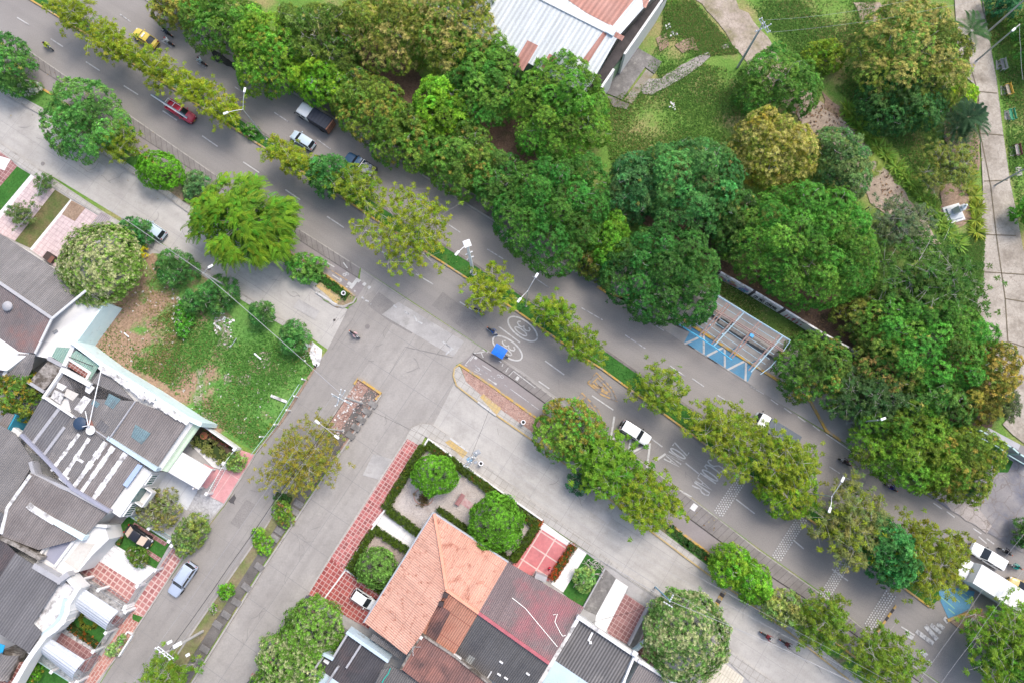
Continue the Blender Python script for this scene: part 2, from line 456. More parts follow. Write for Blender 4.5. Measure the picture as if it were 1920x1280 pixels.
def sheet(name, pts, m, z=None, rough=0, seed=1, kind='structure', thick=None):
    if rough: pts = rough_outline(pts, 14, rough, seed)
    z = nz() if z is None else z
    mb = MB()
    wp = [P(x, y, z) for x, y in pts]
    if thick: mb.prism(wp, z - thick, z)
    else: mb.add(wp, [tuple(range(len(wp)))])
    o = mb.build(name, m)
    if not thick:                                       # faces up
        if o.data.polygons[0].normal.z < 0: o.data.flip_normals()
    return tag(o, kind=kind)

def raised(name, pts, m, z=0.13, rough=0, seed=1):
    return sheet(name, pts, m, z=z, rough=rough, seed=seed, thick=z + 0.05)

def band_world(pl, wd, z):
    """left and right borders of a strip of width wd along world points"""
    L, Rr = [], []
    for i, p in enumerate(pl):
        t = (pl[min(i + 1, len(pl) - 1)] - pl[max(i - 1, 0)]); t.z = 0; t.normalize()
        n = Vector((-t.y, t.x, 0))
        L.append(p + n * wd / 2); Rr.append(p - n * wd / 2)
    return L, Rr

def kerb(name, pts, wd, h, m, z0=0.0):
    pl = [P(x, y, h) for x, y in pts]
    L, Rr = band_world(pl, wd, h)
    mb = MB()
    for i in range(len(pl) - 1):
        a, b, c, d = L[i], L[i + 1], Rr[i + 1], Rr[i]
        mb.quad((d.x, d.y, h), (c.x, c.y, h), (b.x, b.y, h), (a.x, a.y, h))
        mb.quad((a.x, a.y, h), (b.x, b.y, h), (b.x, b.y, z0 - .05), (a.x, a.y, z0 - .05))
        mb.quad((c.x, c.y, h), (d.x, d.y, h), (d.x, d.y, z0 - .05), (c.x, c.y, z0 - .05))
    return tag(mb.build(name, m), kind='structure')

def strokes(name, lines, wd, m, z, par=None):
    """flat painted lines, photo points"""
    mb = MB()
    for ln in lines:
        pl = [P(x, y, z) for x, y in ln]
        L, Rr = band_world(pl, wd, z)
        for i in range(len(pl) - 1):
            mb.quad(Rr[i], Rr[i + 1], L[i + 1], L[i])
    return tag(mb.build(name, m), kind='structure')

g = MB(); s_ = 420
g.add([(-s_, -s_, 0), (s_, -s_, 0), (s_, s_, 0), (-s_, s_, 0)], [(0, 1, 2, 3)])
tag(g.build('ground', grassm), kind='structure')

sheet('yard', [(-150, 230), (5, 285), (114, 352), (226, 425), (320, 478), (150, 650), (377, 795), (445, 838), (425, 940), (353, 1034), (271, 1150), (202, 1256), (60, 1480), (-250, 1480), (-250, 230)], newslab, z=.03)
sheet('yard', [(800, 830), (1015, 978), (1240, 1125), (1460, 1292), (1600, 1480), (400, 1480), (480, 1265), (576, 1115), (700, 930)], newslab, z=.03)
NE_ = [(-150, -255), (120, -95), (230, -30), (343, 45), (436, 101), (560, 180), (690, 262), (780, 320), (865, 376), (955, 432), (1045, 487), (1125, 538), (1212, 596), (1284, 644), (1406, 720), (1459, 754), (1550, 812), (1606, 846), (1686, 899), (1752, 937), (1830, 985), (1960, 1060), (2150, 1170)]
SE_ = [(-150, -50), (0, 56), (143, 157), (239, 214), (409, 332), (500, 392), (578, 441), (677, 503), (780, 570), (905, 652), (980, 698), (1053, 754), (1160, 830), (1297, 932), (1345, 969), (1420, 1025), (1534, 1105), (1622, 1179), (1733, 1259), (1950, 1410)]
sheet('road', NE_ + SE_[::-1], asphalt)
jointm = mottle('joint', (.12, .11, .105), (.15, .14, .135), 2)
# the verge between avenue and frontage road, laid first as paving
sheet('frontage_road', [(-90, 118), (0, 173), (88, 220), (266, 337), (353, 397), (480, 475), (581, 535), (642, 575), (690, 600), (650, 680), (584, 633), (512, 594), (470, 567), (401, 522), (327, 471), (226, 408), (114, 340), (5, 279), (-90, 225)], concrete)
sheet('junction', [(677, 503), (705, 522), (780, 572), (905, 653), (915, 662), (880, 670), (855, 684), (852, 717), (880, 760), (812, 797), (775, 800), (762, 821), (700, 920), (661, 980), (618, 1044), (576, 1113), (480, 1261), (380, 1420), (270, 1400), (361, 1275), (499, 1054), (576, 940), (645, 837), (690, 765), (655, 700), (613, 657), (640, 610), (668, 570)], concrete2)
sheet('cross_street', [(655, 575), (613, 657), (594, 682), (528, 789), (480, 847), (425, 943), (353, 1036), (271, 1152), (202, 1259), (150, 1340), (60, 1480), (170, 1480), (353, 1195), (436, 1075), (499, 985), (607, 805), (671, 709), (712, 650), (740, 600), (700, 545)], asphalt2)
sheet('frontage_road', [(852, 717), (894, 752), (979, 811), (1058, 868), (1207, 985), (1324, 1073), (1396, 1123), (1480, 1185), (1600, 1280), (1780, 1420), (1640, 1420), (1459, 1290), (1358, 1218), (1239, 1125), (1180, 1083), (1069, 997), (979, 931), (878, 848), (844, 823), (812, 797), (835, 752)], concrete)
sheet('junction', [(747, 566), (870, 640), (850, 668), (716, 590)], newslab)

# avenue gutter covered with slabs, cycle path, yellow kerb, planted verge
LB = [(-60, 45), (50, 114), (112, 154), (266, 258), (393, 340), (480, 397), (573, 458), (671, 521)]
RE = [(-60, 15), (38, 84), (143, 157), (239, 214), (409, 332), (500, 392), (578, 441), (675, 503)]
YC = [(-60, 75), (72, 162), (106, 183), (250, 280), (337, 337), (420, 393), (520, 457), (597, 506), (666, 555)]
FN = [(-90, 118), (0, 173), (88, 220), (266, 337), (353, 397), (480, 475), (581, 535), (607, 555)]
sheet('gutter', RE + LB[::-1], drain_c)
sheet('cycle_path', LB + [(685, 535), (668, 560)] + YC[::-1], bikeway)
raised('verge', YC + [(668, 562), (655, 572), (632, 577), (607, 563)] + [(x, y - 12) for x, y in FN[::-1]][1:], lotm, z=.11)
raised('pavement', [(x, y - 13) for x, y in FN] + [(628, 571), (655, 574), (642, 578), (607, 561)] + FN[-2::-1], paver, z=.125)
raised('pavement', [(592, 536), (600, 529), (640, 556), (632, 571)], yellowpave, z=.133)
kerb('kerb', YC, .26, .2, yellowkerb)
kerb('kerb', FN + [(625, 572), (642, 575), (662, 567), (668, 557)], .2, .15, greykerb)
kerb('kerb', [(592, 548), (612, 560), (632, 572)], .22, .165, whitepaint)
kerb('kerb', RE, .15, .05, greykerb)
kerb('kerb', LB, .12, .06, jointm)

LB2 = [(887, 663), (954, 706), (1020, 754), (1100, 820), (1190, 893), (1268, 953), (1369, 1028), (1459, 1089), (1505, 1118), (1611, 1195), (1720, 1275), (1900, 1405)]
RE2 = [(917, 659), (980, 701), (1053, 757), (1160, 833), (1285, 926), (1345, 971), (1420, 1029), (1534, 1109), (1622, 1181), (1733, 1262), (1930, 1402)]
YC2 = [(861, 682), (925, 725), (1007, 784), (1090, 848), (1180, 918), (1252, 978), (1335, 1041), (1460, 1123), (1560, 1198), (1680, 1290), (1800, 1385)]
FN2 = [(852, 690), (850, 704), (856, 722), (894, 752), (979, 811), (1058, 868), (1207, 985), (1324, 1073), (1396, 1123), (1480, 1185), (1600, 1280), (1740, 1400)]
sheet('gutter', [(887, 661)] + RE2 + LB2[::-1], drain_c)
sheet('cycle_path', [(880, 668)] + LB2 + YC2[::-1], bikeway)
sheet('gutter', [(905, 650), (980, 696), (1053, 751), (1100, 787), (1160, 833), (1053, 759), (980, 703), (917, 660)], apron)
raised('verge', YC2 + [(x + 9, y - 8) for x, y in FN2[:2:-1]] + [(868, 705)], lotm, z=.11)
raised('verge', [(864, 688), (925, 728), (1007, 787), (1060, 830), (1045, 845), (979, 797), (937, 767), (904, 742), (874, 715)], redgravel, z=.122)
raised('pavement', FN2 + [(x + 9, y - 9) for x, y in FN2[:3:-1]] + [(904, 742), (874, 715), (862, 686)], paver, z=.128)
raised('pavement', [(900, 744), (906, 738), (940, 765), (931, 777)], yellowpave, z=.136)
kerb('kerb', [(862, 683)] + YC2[1:], .26, .2, yellowkerb)
kerb('kerb', [(862, 682)] + FN2, .18, .15, yellowpave)
kerb('kerb', [(896, 753), (930, 778)], .22, .168, whitepaint)
kerb('kerb', [(887, 661)] + LB2, .14, .06, dark)
kerb('kerb', RE2, .15, .05, greykerb)
def rungs(name, A, B, n0, n1, step, m, z, wd=.09):
    """joints between gutter slabs, from edge A to edge B"""
    def at(pl, d):
        for i in range(len(pl) - 1):
            L = math.hypot(pl[i + 1][0] - pl[i][0], pl[i + 1][1] - pl[i][1])
            if d <= L: return (pl[i][0] + (pl[i + 1][0] - pl[i][0]) * d / L, pl[i][1] + (pl[i + 1][1] - pl[i][1]) * d / L)
            d -= L
        return pl[-1]
    ls, d = [], n0
    while d < n1:
        ls.append([at(A, d), at(B, d * 1.0)]); d += step
    strokes(name, ls, wd, m, z)
rungs('gutter_joint', RE, LB, 10, 870, 12.5, jointm, .05, .07)
rungs('gutter_joint', [(921, 662)] + RE2[1:], [(905, 676)] + LB2[1:], 40, 980, 12.5, jointm, .05, .06)

# planted median
MS = [(-150, -135), (-60, -75), (58, 0), (106, 29), (335, 173), (462, 256), (600, 343), (720, 422), (847, 503), (881, 525), (969, 583), (1080, 660), (1130, 692), (1289, 807), (1360, 860), (1500, 960), (1640, 1060), (1700, 1105), (1745, 1138)]
MN = [(-150, -163), (-60, -102), (58, -27), (335, 147), (491, 249), (620, 325), (740, 403), (895, 499), (985, 558), (1146, 664), (1199, 701), (1305, 772), (1400, 845), (1500, 918), (1640, 1018), (1760, 1104)]
raised('median', MS + [(1762, 1120)] + MN[::-1], lawnm, z=.14)
kerb('kerb', MS, .22, .18, yellowkerb)
kerb('kerb', MN, .3, .17, dirtpave)
sheet('bus_bay', [(1757, 1112), (1768, 1096), (1828, 1108), (1818, 1140), (1780, 1162)], bluepaint)
strokes('road_marking', [[(1768, 1102), (1800, 1128)], [(1782, 1100), (1815, 1128)], [(1797, 1104), (1814, 1116)], [(1764, 1118), (1790, 1140)], [(1778, 1140), (1790, 1150)]], .12, plain('pale_green_paint', (.22, .42, .30), .8), .07)
kerb('kerb', [(1777, 1163), (1800, 1154), (1842, 1143)], .32, .2, yellowkerb)
raised('median', [(1782, 1165), (1842, 1147), (1905, 1180), (1990, 1260), (1960, 1330), (1880, 1240), (1825, 1198)], soil, z=.12)
raised('drain_cover', [(1823, 1157), (1832, 1162), (1824, 1169), (1815, 1164)], greykerb, z=.15)

# north side: kerb strip, bus lay-by, pavement under the trees
raised('pavement', [(x, y) for x, y in NE_[:12]] + [(1140, 520), (1060, 470), (960, 405), (865, 350), (780, 295), (690, 238), (560, 155), (436, 75), (343, 20), (230, -55), (120, -120)], dirtpave, z=.1)
kerb('kerb', NE_[:12], .2, .14, greykerb)
sheet('bus_bay', [(1125, 538), (1143, 552), (1190, 560), (1273, 596), (1374, 661), (1420, 688), (1484, 728), (1508, 741), (1521, 754), (1550, 809), (1459, 754), (1406, 720), (1284, 644), (1212, 596)], apron)
sheet('bus_bay', [(1299, 611), (1283, 641), (1402, 715), (1417, 684)], bluepaint)
def zz(x, y): return (1260 + x * .1875, 500 + y * .1875)
strokes('road_marking', [[zz(125, 772), zz(300, 690)], [zz(318, 680), zz(318, 872)], [zz(350, 890), zz(525, 800)], [zz(527, 795), zz(529, 1003)], [zz(555, 1028), zz(740, 935)], [zz(742, 925), zz(735, 1138)]], .26, whitepaint, .075)
YB = [(1120, 537), (1143, 552), (1165, 556), (1190, 552), (1230, 566), (1273, 594), (1374, 659), (1420, 688), (1484, 728), (1508, 741), (1521, 754), (1550, 807), (1577, 825)]
raised('pavement', YB[1:11] + [(1550, 740), (1530, 690), (1490, 640), (1340, 545), (1300, 530), (1180, 500), (1150, 500)], apron, z=.12)
raised('pavement', [(1521, 754), (1550, 807), (1577, 825), (1606, 846), (1640, 850), (1660, 800), (1610, 760), (1560, 735), (1508, 741)], apron, z=.115)
kerb('kerb', YB[3:], .32, .2, yellowkerb)
kerb('kerb', YB[:4], .3, .2, yellowkerb)
sheet('lawn', [(1330, 540), (1350, 515), (1400, 545), (1460, 580), (1530, 625), (1600, 668), (1590, 690), (1540, 690), (1490, 645), (1345, 550)], mottle('olive_lawn', (.065, .12, .02), (.09, .145, .028), .4, rough=.95, fine=.4, fscale=4.5, stain=(.15, .13, .06), sscale=.4, bump=.5), z=.135)  # strip of dull olive grass behind the bus stop
sheet('leaf_litter_ground', [(1335, 490), (1380, 490), (1600, 560), (1650, 640), (1600, 660), (1530, 618), (1460, 575), (1400, 540), (1345, 508)], litterm, rough=5)
sheet('leaf_litter_ground', [(890, 230), (1000, 215), (1010, 330), (930, 330)], litterm, rough=5)
sheet('leaf_litter_ground', [(640, 60), (760, 90), (860, 260), (760, 230), (680, 130)], litterm, rough=5)
sheet('leaf_litter_ground', [(1550, 560), (1700, 560), (1860, 720), (1860, 800), (1700, 800), (1590, 700)], litterm, rough=8)
sheet('leaf_litter_ground', [(1180, 400), (1420, 380), (1420, 460), (1300, 480)], litterm, rough=8)
sheet('drive', [(1752, 937), (1700, 890), (1780, 930), (1850, 880), (1905, 830), (1960, 850), (2100, 1000), (2100, 1140), (1960, 1060), (1830, 985)], mottle('patched_drive', (.20, .19, .195), (.27, .255, .25), .35, fine=.12, stain=(.13, .135, .165), sscale=.17, slo=.48, shi=.62, crack=(.6, (.17, .15, .14), .04), bump=.2))
sheet('verge', [(1745, 925), (1790, 925), (1830, 945), (1860, 985), (1850, 1000), (1800, 965)], mottle('broken_concrete', (.28, .25, .23), (.36, .33, .31), .9, fine=.2, crack=(.7, (.19, .16, .14), .05), bump=.3), rough=3)
sheet('lawn', [(1838, 832), (1900, 865), (1890, 885), (1870, 885), (1852, 860), (1825, 850)], lawnm, rough=2)

# park paths and dirt
sheet('path', [(1300, -60), (1305, 0), (1335, 30), (1360, 60), (1388, 100), (1402, 135), (1425, 128), (1448, 98), (1440, 70), (1412, 40), (1380, 0), (1375, -60)], parkpath2, rough=6)
sheet('dirt_patch', [(1395, 128), (1445, 92), (1500, 160), (1530, 185), (1490, 215), (1430, 165)], dirt, rough=6)
sheet('dirt_patch', [(1484, 200), (1515, 172), (1545, 195), (1582, 225), (1620, 265), (1650, 310), (1690, 350), (1740, 420), (1765, 458), (1725, 462), (1670, 412), (1612, 355), (1565, 292), (1505, 248)], dirt, rough=5, seed=3)
sheet('dirt_patch', [(1540, 170), (1575, 200), (1570, 225), (1545, 205)], soil, rough=5, seed=5)
sheet('dirt_patch', [(1230, 72), (1250, 62), (1255, 85), (1238, 98)], soil, rough=4, seed=6)
sheet('dirt_patch', [(1265, 85), (1300, 70), (1310, 95), (1280, 100)], soil, rough=5, seed=8)
sheet('dirt_patch', [(1600, 5), (1650, 5), (1660, 40), (1625, 48)], dirt, rough=5, seed=9)
sheet('dirt_patch', [(1780, 170), (1835, 175), (1835, 320), (1800, 330), (1770, 260)], soil, rough=6, seed=10)
sheet('dirt_patch', [(1770, 345), (1812, 340), (1822, 410), (1790, 430), (1760, 400)], soil, rough=5, seed=11)
sheet('path', [(1786, -60), (1790, 0), (1795, 80), (1805, 140), (1835, 165), (1838, 250), (1843, 350), (1840, 440), (1843, 510), (1825, 540), (1818, 560), (1848, 605), (1846, 660), (1890, 720), (1900, 770), (1880, 795), (1900, 815), (2000, 890), (2100, 880), (2060, 760), (1960, 560), (1918, 470), (1905, 400), (1893, 340), (1880, 250), (1868, 150), (1850, 50), (1838, 0), (1832, -60)], parkpath)
kerb('kerb', [(1838, -30), (1850, 50), (1868, 150), (1880, 250), (1893, 340), (1905, 400), (1918, 470), (1960, 560)], .14, .1, stonepath)
strokes('path_joint', [[(1800, 60), (1830, 160), (1838, 250)], [(1838, 250), (1858, 350), (1868, 440), (1885, 560), (1890, 640)], [(1843, 440), (1905, 442)], [(1845, 340), (1890, 338)], [(1845, 510), (1922, 515)], [(1838, 250), (1882, 254)], [(1885, 560), (1975, 575)], [(1870, 770), (1892, 745), (1925, 700)], [(1850, 660), (1890, 640), (1950, 660)], [(1815, 170), (1870, 175)]], .13, mottle('mossy_joint', (.12, .105, .07), (.16, .13, .09), 1.0), .16)
sheet('forecourt', [(1130, 172), (1180, 95), (1196, 90), (1241, 116), (1227, 139), (1210, 126), (1166, 187), (1150, 180)], oldslab)
sheet('forecourt', [(1170, 188), (1212, 130), (1225, 140), (1195, 180), (1185, 195)], mottle('weedy_slab', (.22, .19, .13), (.28, .26, .23), .9, fine=.3, stain=(.14, .15, .05), sscale=.8))
sheet('path', [(1202, 168), (1216, 148), (1240, 148), (1275, 123), (1300, 110), (1328, 98), (1332, 106), (1315, 122), (1278, 148), (1248, 165), (1222, 178), (1206, 176)], stonepath, rough=2)
sheet('path', [(1352, 86), (1365, 82), (1368, 90), (1355, 92)], stonepath, rough=2)
sheet('forecourt', [(1138, 180), (1165, 190), (1180, 195), (1175, 205), (1150, 200)], dirtpave, rough=3)

# bench pads
for bx, by in ((1872, 122), (1881, 170), (1888, 216), (1898, 284), (1909, 322)):
    sheet('bench_pad', [(bx - 5, by - 9), (bx + 7, by - 8), (bx + 8, by + 9), (bx - 4, by + 9)], greykerb, z=.06, thick=.1)

# houses' yards (left)
sheet('vacant_lot', [(150, 650), (197, 567), (255, 500), (285, 475), (330, 478), (400, 528), (470, 573), (512, 600), (584, 640), (594, 682), (528, 789), (480, 847), (377, 793)], lotm2, z=.07)
for k_, (x0, y0, x1, y1) in enumerate(((365, 690, 385, 760), (330, 560, 345, 600), (405, 590, 425, 650), (445, 785, 462, 812), (420, 700, 470, 720), (480, 660, 510, 690), (350, 775, 400, 790))):
    sheet('rubble_patch', [(x0, y0), (x1, y0), (x1, y1), (x0, y1)], mottle('rubble%s' % 'abcdefg'[k_], (.34, .30, .25), (.26, .22, .16), 1.2, fine=.4, stain=(.12, .21, .05), sscale=.9, slo=.45, shi=.6), z=.083, rough=7, seed=20 + k_)
raised('pavement', [(585, 640), (604, 655), (598, 685), (590, 690), (580, 665)], oldwhite, z=.1, rough=2)
SWN = [(-90, 203), (5, 272), (58, 308), (90, 330), (180, 390), (240, 426), (330, 473), (404, 519), (470, 562), (512, 590), (584, 630)]
SWS = [(-90, 225), (5, 288), (58, 326), (114, 360), (226, 428), (320, 480), (400, 530), (470, 573), (512, 600), (580, 640)]
raised('pavement', SWN + SWS[::-1], paver, z=.12)
kerb('kerb', SWN, .18, .14, greykerb)
def L5(x, y): return (x * .2657, 320 + y * .2657)
raised('terrace', [(-60, 285), (-10, 270), (32, 312), (0, 350), (-60, 420)], redtile4, z=.1)
raised('terrace', [(0, 293), (20, 299), (8, 320), (-10, 312)], whitestone, z=.11)
raised('lawn', [(32, 312), (58, 328), (0, 396), (-50, 440), (-50, 420), (0, 350)], lawnm, z=.09)
raised('path', [(58, 327), (64, 332), (0, 410), (-60, 470), (-60, 455), (0, 396)], whitestone, z=.115)
raised('yard', [(64, 331), (103, 356), (28, 452), (10, 443), (-40, 480), (-60, 470), (0, 410)], pinkpave, z=.1)
raised('lawn', [(103, 356), (132, 374), (110, 402), (58, 466), (28, 452)], mottle('patchy_lawn', (.075, .12, .03), (.15, .12, .06), .5, rough=.95, fine=.35, fscale=5, bump=.4), z=.09)
raised('path', [(132, 374), (136, 377), (60, 470), (56, 467)], whitestone, z=.115)
raised('yard', [(136, 377), (210, 420), (128, 510), (100, 498), (60, 470)], pinkpave, z=.1)
raised('dirt_patch', [(134, 376), (160, 390), (140, 415), (116, 402)], soil, z=.12)
kerb('ramp', [(178, 428), (200, 402)], 1.6, .125, mottle('ribbed_ramp', (.30, .26, .27), (.36, .32, .33), .8, grid=(CROSS, 3, .25, .04, (.22, .19, .2), None)))
raised('yard', [(210, 420), (330, 485), (280, 480), (190, 570), (128, 510)], newslab, z=.05)
raised('path', [(282, 452), (330, 477), (322, 486), (276, 460)], newslab, z=.13)
kerb('lot_edge', [(594, 682), (528, 789), (480, 847)], .3, .1, soil)

raised('pavement', [(449, 842), (478, 852), (420, 943), (393, 930), (409, 887)], pinkconc, z=.1)
raised('yard', [(382, 868), (414, 882), (388, 915), (372, 912)], pinkconc, z=.09)
raised('yard', [(288, 876), (314, 880), (372, 912), (369, 922), (350, 956), (280, 912), (255, 930), (262, 900)], mottle('pale_blue_paving', (.50, .52, .55), (.56, .58, .61), .5, fine=.08, grid=(ROAD, 2.2, 2.2, .04, (.42, .43, .46), None)), z=.1)
raised('pavement', [(369, 924), (393, 930), (420, 945), (393, 975), (345, 951)], mottle('stone_cladding', (.36, .355, .36), (.44, .435, .44), 1.5, fine=.25, fscale=4, crack=(2.0, (.25, .25, .25), .05)), z=.095)
raised('garden_bed', [(375, 798), (440, 839), (420, 868), (356, 827)], mottle('bed_soil', (.10, .075, .05), (.15, .11, .075), .9, fine=.35), z=.12)
raised('path', [(352, 828), (362, 824), (430, 868), (424, 880), (400, 876)], whitestone, z=.16)
raised('lawn', [(240, 967), (319, 1017), (292, 1065), (202, 1012)], lawnm, z=.09)
raised('drive', [(252, 978), (314, 1017), (309, 1023), (247, 985)], redtile4, z=.105)
raised('drive', [(275, 1028), (303, 1046), (297, 1053), (270, 1034)], redtile4, z=.105)
raised('yard', [(183, 1014), (202, 1012), (292, 1068), (259, 1097), (170, 1041)], whitepeb, z=.1)
raised('drive', [(170, 1041), (259, 1098), (239, 1131), (146, 1070)], redtile3, z=.1)
raised('pavement', [(322, 1027), (345, 1040), (270, 1155), (246, 1143)], redtile3, z=.11)
raised('pavement', [(246, 1143), (270, 1155), (232, 1210), (165, 1300), (120, 1380), (100, 1380), (150, 1290), (200, 1215)], redbrick, z=.11)
raised('planter_bed', [(249, 1150), (268, 1156), (260, 1166), (248, 1160)], lawnm, z=.125)
raised('yard', [(140, 1075), (242, 1135), (180, 1228), (136, 1290), (55, 1300), (60, 1250), (100, 1180), (125, 1140)], greypeb, z=.09)
raised('lawn', [(137, 1143), (200, 1180), (186, 1212), (124, 1170)], lawnm, z=.105)
raised('yard', [(98, 1183), (110, 1182), (190, 1230), (160, 1262), (90, 1215)], redtile4, z=.1)
raised('yard', [(157, 1118), (232, 1160), (225, 1178), (150, 1130)], redtile4, z=.102)
raised('lawn', [(57, 1232), (140, 1285), (100, 1340), (10, 1330)], lawnm, z=.1)
kerb('kerb', [(478, 852), (420, 945), (393, 976), (345, 1040), (270, 1155), (232, 1212), (165, 1302), (120, 1380)], .18, .13, greykerb)

# channel between the two carriageways of the cross street
raised('verge', [(671, 708), (712, 737), (640, 845), (607, 808)], redgravel, z=.06)
raised('verge', [(607, 805), (630, 822), (520, 985), (340, 1260), (300, 1240), (353, 1195), (436, 1075), (499, 985)], mottle('weedy_strip', (.24, .19, .12), (.13, .16, .05), .5, rough=.95, fine=.35, fscale=4, stain=(.33, .28, .21), sscale=.4, bump=.4), z=.1)
kerb('kerb', [(664, 720), (671, 708), (714, 737), (704, 748)], .3, .28, yellowkerb)
kerb('channel_wall', [(714, 740), (645, 838), (576, 941), (499, 1056), (361, 1277), (290, 1390)], .22, .22, greykerb)
kerb('kerb', [(664, 720), (607, 805), (499, 985), (436, 1075), (353, 1195), (300, 1275)], .2, .14, greykerb)
sheet('channel', [(708, 738), (640, 838), (571, 941), (494, 1056), (356, 1277), (285, 1390), (262, 1370), (340, 1262), (478, 1046), (555, 930), (625, 826), (690, 728)], mottle('channel_bed', (.10, .092, .084), (.16, .147, .135), .6), z=.108)

# central corner house: pavement and garden
raised('pavement', [(762, 821), (788, 836), (716, 962), (645, 1068), (618, 1044), (685, 940)], redtile, z=.12)
raised('pavement', [(788, 836), (797, 818), (803, 822), (900, 894), (1015, 975), (1185, 1090), (1262, 1140), (1275, 1132), (1239, 1121), (1180, 1081), (1069, 993), (979, 927), (878, 845), (844, 821), (812, 797), (785, 796), (768, 806), (762, 821)], paver, z=.118)
raised('pavement', [(834, 828), (848, 822), (878, 846), (868, 858)], yellowpave, z=.13)
kerb('kerb', [(576, 1115), (618, 1046), (685, 941), (762, 822), (770, 804), (790, 795), (812, 797), (844, 821), (878, 845), (979, 927), (1069, 993), (1180, 1081), (1239, 1121), (1360, 1214), (1460, 1288)], .2, .15, paver)
kerb('kerb', [(844, 821), (878, 846)], .24, .165, whitepaint)
raised('garden', [(800, 828), (1013, 977), (955, 1056), (884, 1001), (817, 952), (780, 1010), (718, 962)], pebble, z=.1)
raised('path', [(714, 961), (781, 1005), (768, 1027), (697, 983)], whitestone, z=.125)
raised('garden', [(697, 986), (768, 1030), (715, 1112), (648, 1066)], mottle('brown_pebbles', (.33, .27, .235), (.40, .34, .305), .9, rough=.95, fine=.4, fscale=7, stain=(.22, .15, .12), sscale=.6, bump=.5), z=.1)
raised('drive', [(618, 1044), (645, 1068), (604, 1127), (576, 1113)], redtile2, z=.12)
raised('drive', [(648, 1068), (722, 1116), (700, 1165), (690, 1178), (604, 1128)], redtile2, z=.122)
raised('pavement', [(576, 1113), (604, 1128), (540, 1215), (440, 1350), (395, 1350), (480, 1261)], mottle('charcoal_paving', (.085, .083, .095), (.12, .118, .13), .8, fine=.15, grid=(CROSS, 1.1, .8, .02, (.07, .07, .08), None)), z=.12)
redbits = MB()
for k in range(22):
    t = k / 21.0
    cx, cy = 586 - 150 * t + (5 if k % 2 else -7), 1132 + 208 * t + (3 if k % 2 else -3)
    c = P(cx, cy, .128); u = Vector((math.cos(ROAD), math.sin(ROAD), 0)) * .55; v_ = Vector((-u.y, u.x, 0)) * .3
    redbits.quad(c - u - v_, c + u - v_, c + u + v_, c - u + v_)
tag(redbits.build('pavement_marking', redbrick), kind='structure')
raised('yard', [(600, 1145), (660, 1185), (640, 1230), (600, 1290), (560, 1290)], oldslab, z=.09)
raised('yard', [(1010, 987), (1069, 1022), (1032, 1090), (955, 1064), (966, 1050)], redslab, z=.1)
raised('path', [(1017, 977), (1071, 1016), (1066, 1024), (1010, 988)], whitestone, z=.115)
raised('path', [(1080, 1024), (1100, 1037), (1056, 1110), (1033, 1094)], whitestone, z=.112)
raised('lawn', [(1100, 1037), (1133, 1062), (1090, 1140), (1054, 1110)], lawnm, z=.1)
raised('yard', [(1133, 1064), (1155, 1084), (1119, 1152), (1092, 1140)], oldslab, z=.1)
raised('path', [(1155, 1084), (1178, 1099), (1135, 1185), (1115, 1172), (1118, 1152)], whitestone, z=.112)
raised('path', [(1092, 1140), (1122, 1155), (1140, 1182), (1136, 1192), (1086, 1158)], newslab, z=.105)
raised('yard', [(1173, 1112), (1211, 1139), (1178, 1208), (1134, 1184)], redtile4, z=.1)
raised('yard', [(1178, 1099), (1235, 1132), (1228, 1145), (1214, 1137), (1174, 1113)], newslab, z=.102)
raised('yard', [(1215, 1137), (1226, 1145), (1190, 1215), (1180, 1208)], oldslab, z=.1)
raised('yard', [(1228, 1146), (1265, 1180), (1235, 1260), (1192, 1220)], redtile4, z=.1)
raised('yard', [(1255, 1140), (1350, 1213), (1330, 1260), (1290, 1280), (1230, 1260), (1235, 1180)], newslab, z=.09)
raised('pavement', [(1340, 1215), (1360, 1216), (1470, 1295), (1440, 1310)], paver, z=.12)
raised('yard', [(1335, 1225), (1395, 1270), (1370, 1340), (1290, 1340)], mottle('cream_paving', (.55, .50, .40), (.60, .56, .47), .5, grid=(CROSS, 4, .35, .05, (.45, .41, .32), None)), z=.1)

# ------------------------------------------------------------------ road markings
def dashes(lst, wd, m, z=.052): strokes('road_marking', [[a, b] for a, b in lst], wd, m, z)
dashes([((32, 33), (55, 47)), ((95, 73), (118, 88)), ((161, 116), (187, 133)), ((232, 161), (259, 178)), ((305, 208), (332, 226)), ((379, 255), (408, 275)), ((456, 304), (486, 324)), ((535, 356), (563, 375)), ((613, 406), (645, 427)), ((700, 462), (735, 484)), ((780, 514), (812, 533)), ((862, 566), (885, 581)), ((935, 612), (975, 642)), ((1022, 676), (1058, 702)), ((1110, 741), (1150, 768)), ((1222, 822), (1242, 837)), ((1285, 867), (1310, 887)), ((1380, 935), (1415, 962)), ((1487, 1011), (1507, 1028)), ((1560, 1066), (1590, 1088)), ((1690, 1174), (1715, 1190))], .15, whitepaint)
dashes([((225, 27), (245, 41)), ((300, 75), (322, 89)), ((370, 118), (386, 128)), ((440, 163), (455, 173)), ((514, 211), (543, 230)), ((595, 262), (620, 280)), ((842, 422), (863, 436)), ((913, 467), (944, 486)), ((998, 518), (1030, 540)), ((1090, 577), (1130, 600)), ((1172, 628), (1210, 653)), ((1256, 685), (1285, 705)), ((1298, 709), (1320, 724)), ((1345, 740), (1385, 765)), ((1440, 800), (1470, 820)), ((1555, 874), (1575, 887)), ((1580, 890), (1618, 915))], .13, wornpaint)
dashes([((1445, 748), (1459, 758)), ((1470, 764), (1484, 774)), ((1496, 780), (1510, 790)), ((1524, 797), (1537, 807)), ((1549, 813), (1606, 852)), ((1750, 942), (1766, 953)), ((1775, 958), (1790, 969)), ((1825, 990), (1840, 1000)), ((1850, 1009), (1864, 1019)), ((1835, 1005), (1850, 1018))], .13, whitepaint)
